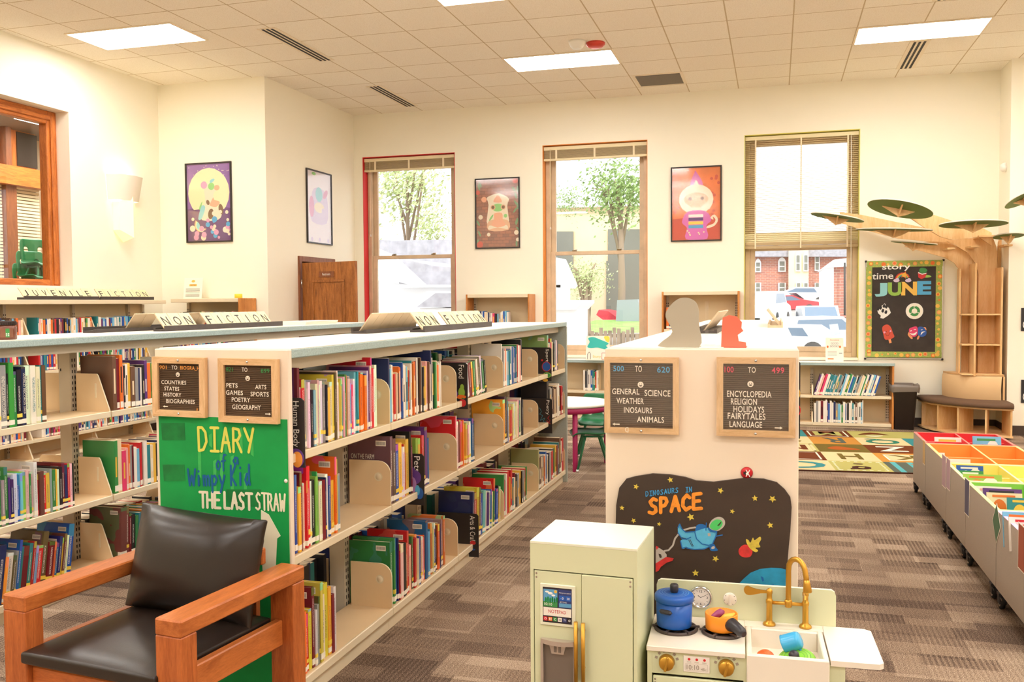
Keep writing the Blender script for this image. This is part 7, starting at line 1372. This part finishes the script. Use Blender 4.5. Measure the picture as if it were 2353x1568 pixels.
# brick houses beyond the half-lowered blind
t = thing('brick_house', at(1790, 650, Y=88), 'brick house with white arched windows beyond the half-lowered blind', 'house')
b = MB(); poly_house(b, [(1690, 710), (1690, 588), (1960, 588), (1960, 710)], 88, 10, 'brick_red'); b.build('wall', t); b = MB(); poly_house(b, [(1680, 590), (1720, 560), (1990, 545), (2000, 590)], 87, 10, 'roof_grey'); b.build('roof', t); b = MB(); poly_house(b, [(1812, 710), (1812, 570), (1858, 570), (1858, 710)], 86.5, 2, 'stucco'); b.build('bay', t)  # the beige bay paints in a reflection lying over the house front
for k, (x, y0, y1, hw, arch) in enumerate(((1742, 603, 626, 7, 1), (1797, 600, 625, 9, 1), (1834, 586, 624, 6, 1), (1852, 586, 624, 6, 1), (1878, 585, 623, 6, 1), (1742, 650, 674, 7, 0), (1797, 650, 673, 9, 0), (1835, 650, 673, 6, 0), (1852, 650, 673, 6, 0), (1878, 650, 673, 6, 0))):
    Y0 = 86.3 if 1812 < x < 1858 else 87.8; f = MB(); P = [(x-hw, y1), (x-hw, y0)]+([(x-hw*.6, y0-6), (x, y0-9), (x+hw*.6, y0-6)] if arch else [])+[(x+hw, y0), (x+hw, y1)]; poly_house(f, P, Y0, .15, 'siding_white'); fo = f.build('window', t); g = MB(); h_ = hw*.62; poly_house(g, [(x-h_, y1-3), (x-h_, y0+1), (x+h_, y0+1), (x+h_, y1-3)], Y0-.06, .05, 'win_dark'); poly_house(g, [(x-h_, (y0+y1)/2+1), (x-h_, (y0+y1)/2-1), (x+h_, (y0+y1)/2-1), (x+h_, (y0+y1)/2+1)], Y0-.1, .04, 'siding_white'); g.build('pane', fo)
t = thing('garage', at(1930, 680, Y=56), 'white gabled garage with brick side beyond the half-lowered blind', 'garage'); b = MB(); poly_house(b, [(1893, 730), (1893, 615), (1916, 600), (1916, 730)], 56, 6, 'siding_white'); poly_house(b, [(1916, 730), (1916, 612), (2000, 606), (2000, 730)], 56.1, 6, 'brick_red'); b.build('wall', t); b = MB(); poly_house(b, [(1888, 618), (1916, 597), (2000, 588), (2000, 610), (1916, 614)], 55.7, 6.5, 'siding_white'); b.build('roof_edge', t); MB().rod(at(1941, 725, Y=55.4), at(1941, 604, Y=55.4), .06, 'tyre').build('downpipe', t)
def car(label, px, py, Y0, L_, H_, rz, paint, wagon=True):
    p = at(px, py, Y=Y0); g = p.z; M = Matrix.Translation((p.x, Y0, g)) @ Matrix.Rotation(R(rz), 4, 'Z'); t = thing('parked_car', (p.x, Y0, g), label, 'car', 'cars parked outside'); s = L_/4.6; h = H_/1.7; W = .9*s
    P = [(-2.3, .35), (-2.25, .85), (-2.0, 1.0 if wagon else .95), (-1.9, 1.55 if wagon else 1.0), (-1.6, 1.68) if wagon else (-1.3, 1.45), (.4, 1.7) if wagon else (.2, 1.48), (1.1, 1.1), (2.05, .95), (2.3, .7), (2.3, .35)]; Q = [(x*s, z*h) for x, z in P]
    MB().prism(Q, 2*W, paint, M @ Vector((0, W, 0)), M.to_3x3() @ WX, WZ).build('body', t)
    G = [(-1.75, 1.08), (-1.6, 1.56), (.35, 1.58), (.9, 1.12)] if wagon else [(-1.25, 1.02), (-1.05, 1.36), (.15, 1.38), (.8, 1.08)]; gm = MB()
    for sy in (W+.005, -W): gm.prism([(x*s, z*h) for x, z in G], .006, 'car_glass', M @ Vector((0, sy, 0)), M.to_3x3() @ WX, WZ)
    gm.add([(.47*s, -.75*s, 1.62*h), (.47*s, .75*s, 1.62*h), (1.06*s, .8*s, 1.15*h), (1.06*s, -.8*s, 1.15*h)], [[0, 1, 2, 3]], 'car_glass', False, M @ Matrix.Translation((.02, 0, .02))); gm.add([(-1.93*s, -.75*s, 1.05*h), (-1.93*s, .75*s, 1.05*h), (-1.85*s, .7*s, 1.5*h), (-1.85*s, -.7*s, 1.5*h)], [[0, 1, 2, 3]], 'car_glass', False, M @ Matrix.Translation((-.05, 0, 0))); gm.build('windows', t)
    for x in (-1.4, 1.4):
        for sy in (-1, 1): MB().lathe([(0, -.1), (.33, -.1), (.35, 0), (.33, .1), (0, .1)], 'tyre', n=18, M=M @ Matrix.Translation((x*s, sy*(W-.08), .34)) @ Matrix.Rotation(R(90), 4, 'X')).build('wheel', t)
car('white minivan at the left of the half-blinded window', 1760, 745, 52, 4.6, 1.8, 78, 'car_white'); car('red car behind the white minivan outside', 1805, 722, 66, 4.4, 1.5, 20, 'car_red', False); car('white pickup-like car before the brick house', 1832, 702, 78, 5.4, 1.7, 182, 'car_white', False); car('white car facing the window before the garage', 1880, 780, 50, 4.6, 1.75, -84, 'car_white'); car('white wagon seen side-on at the bottom of the window', 1893, 815, 40, 4.4, 1.6, 24, 'car_white'); car('grey car at the right edge of the half-blinded window', 1990, 800, 45, 4.5, 1.6, 75, 'car_grey', False); car('white car bonnet at the lower left of the half-blinded window', 1790, 826, 33, 4.4, 1.4, 165, 'car_white', False)
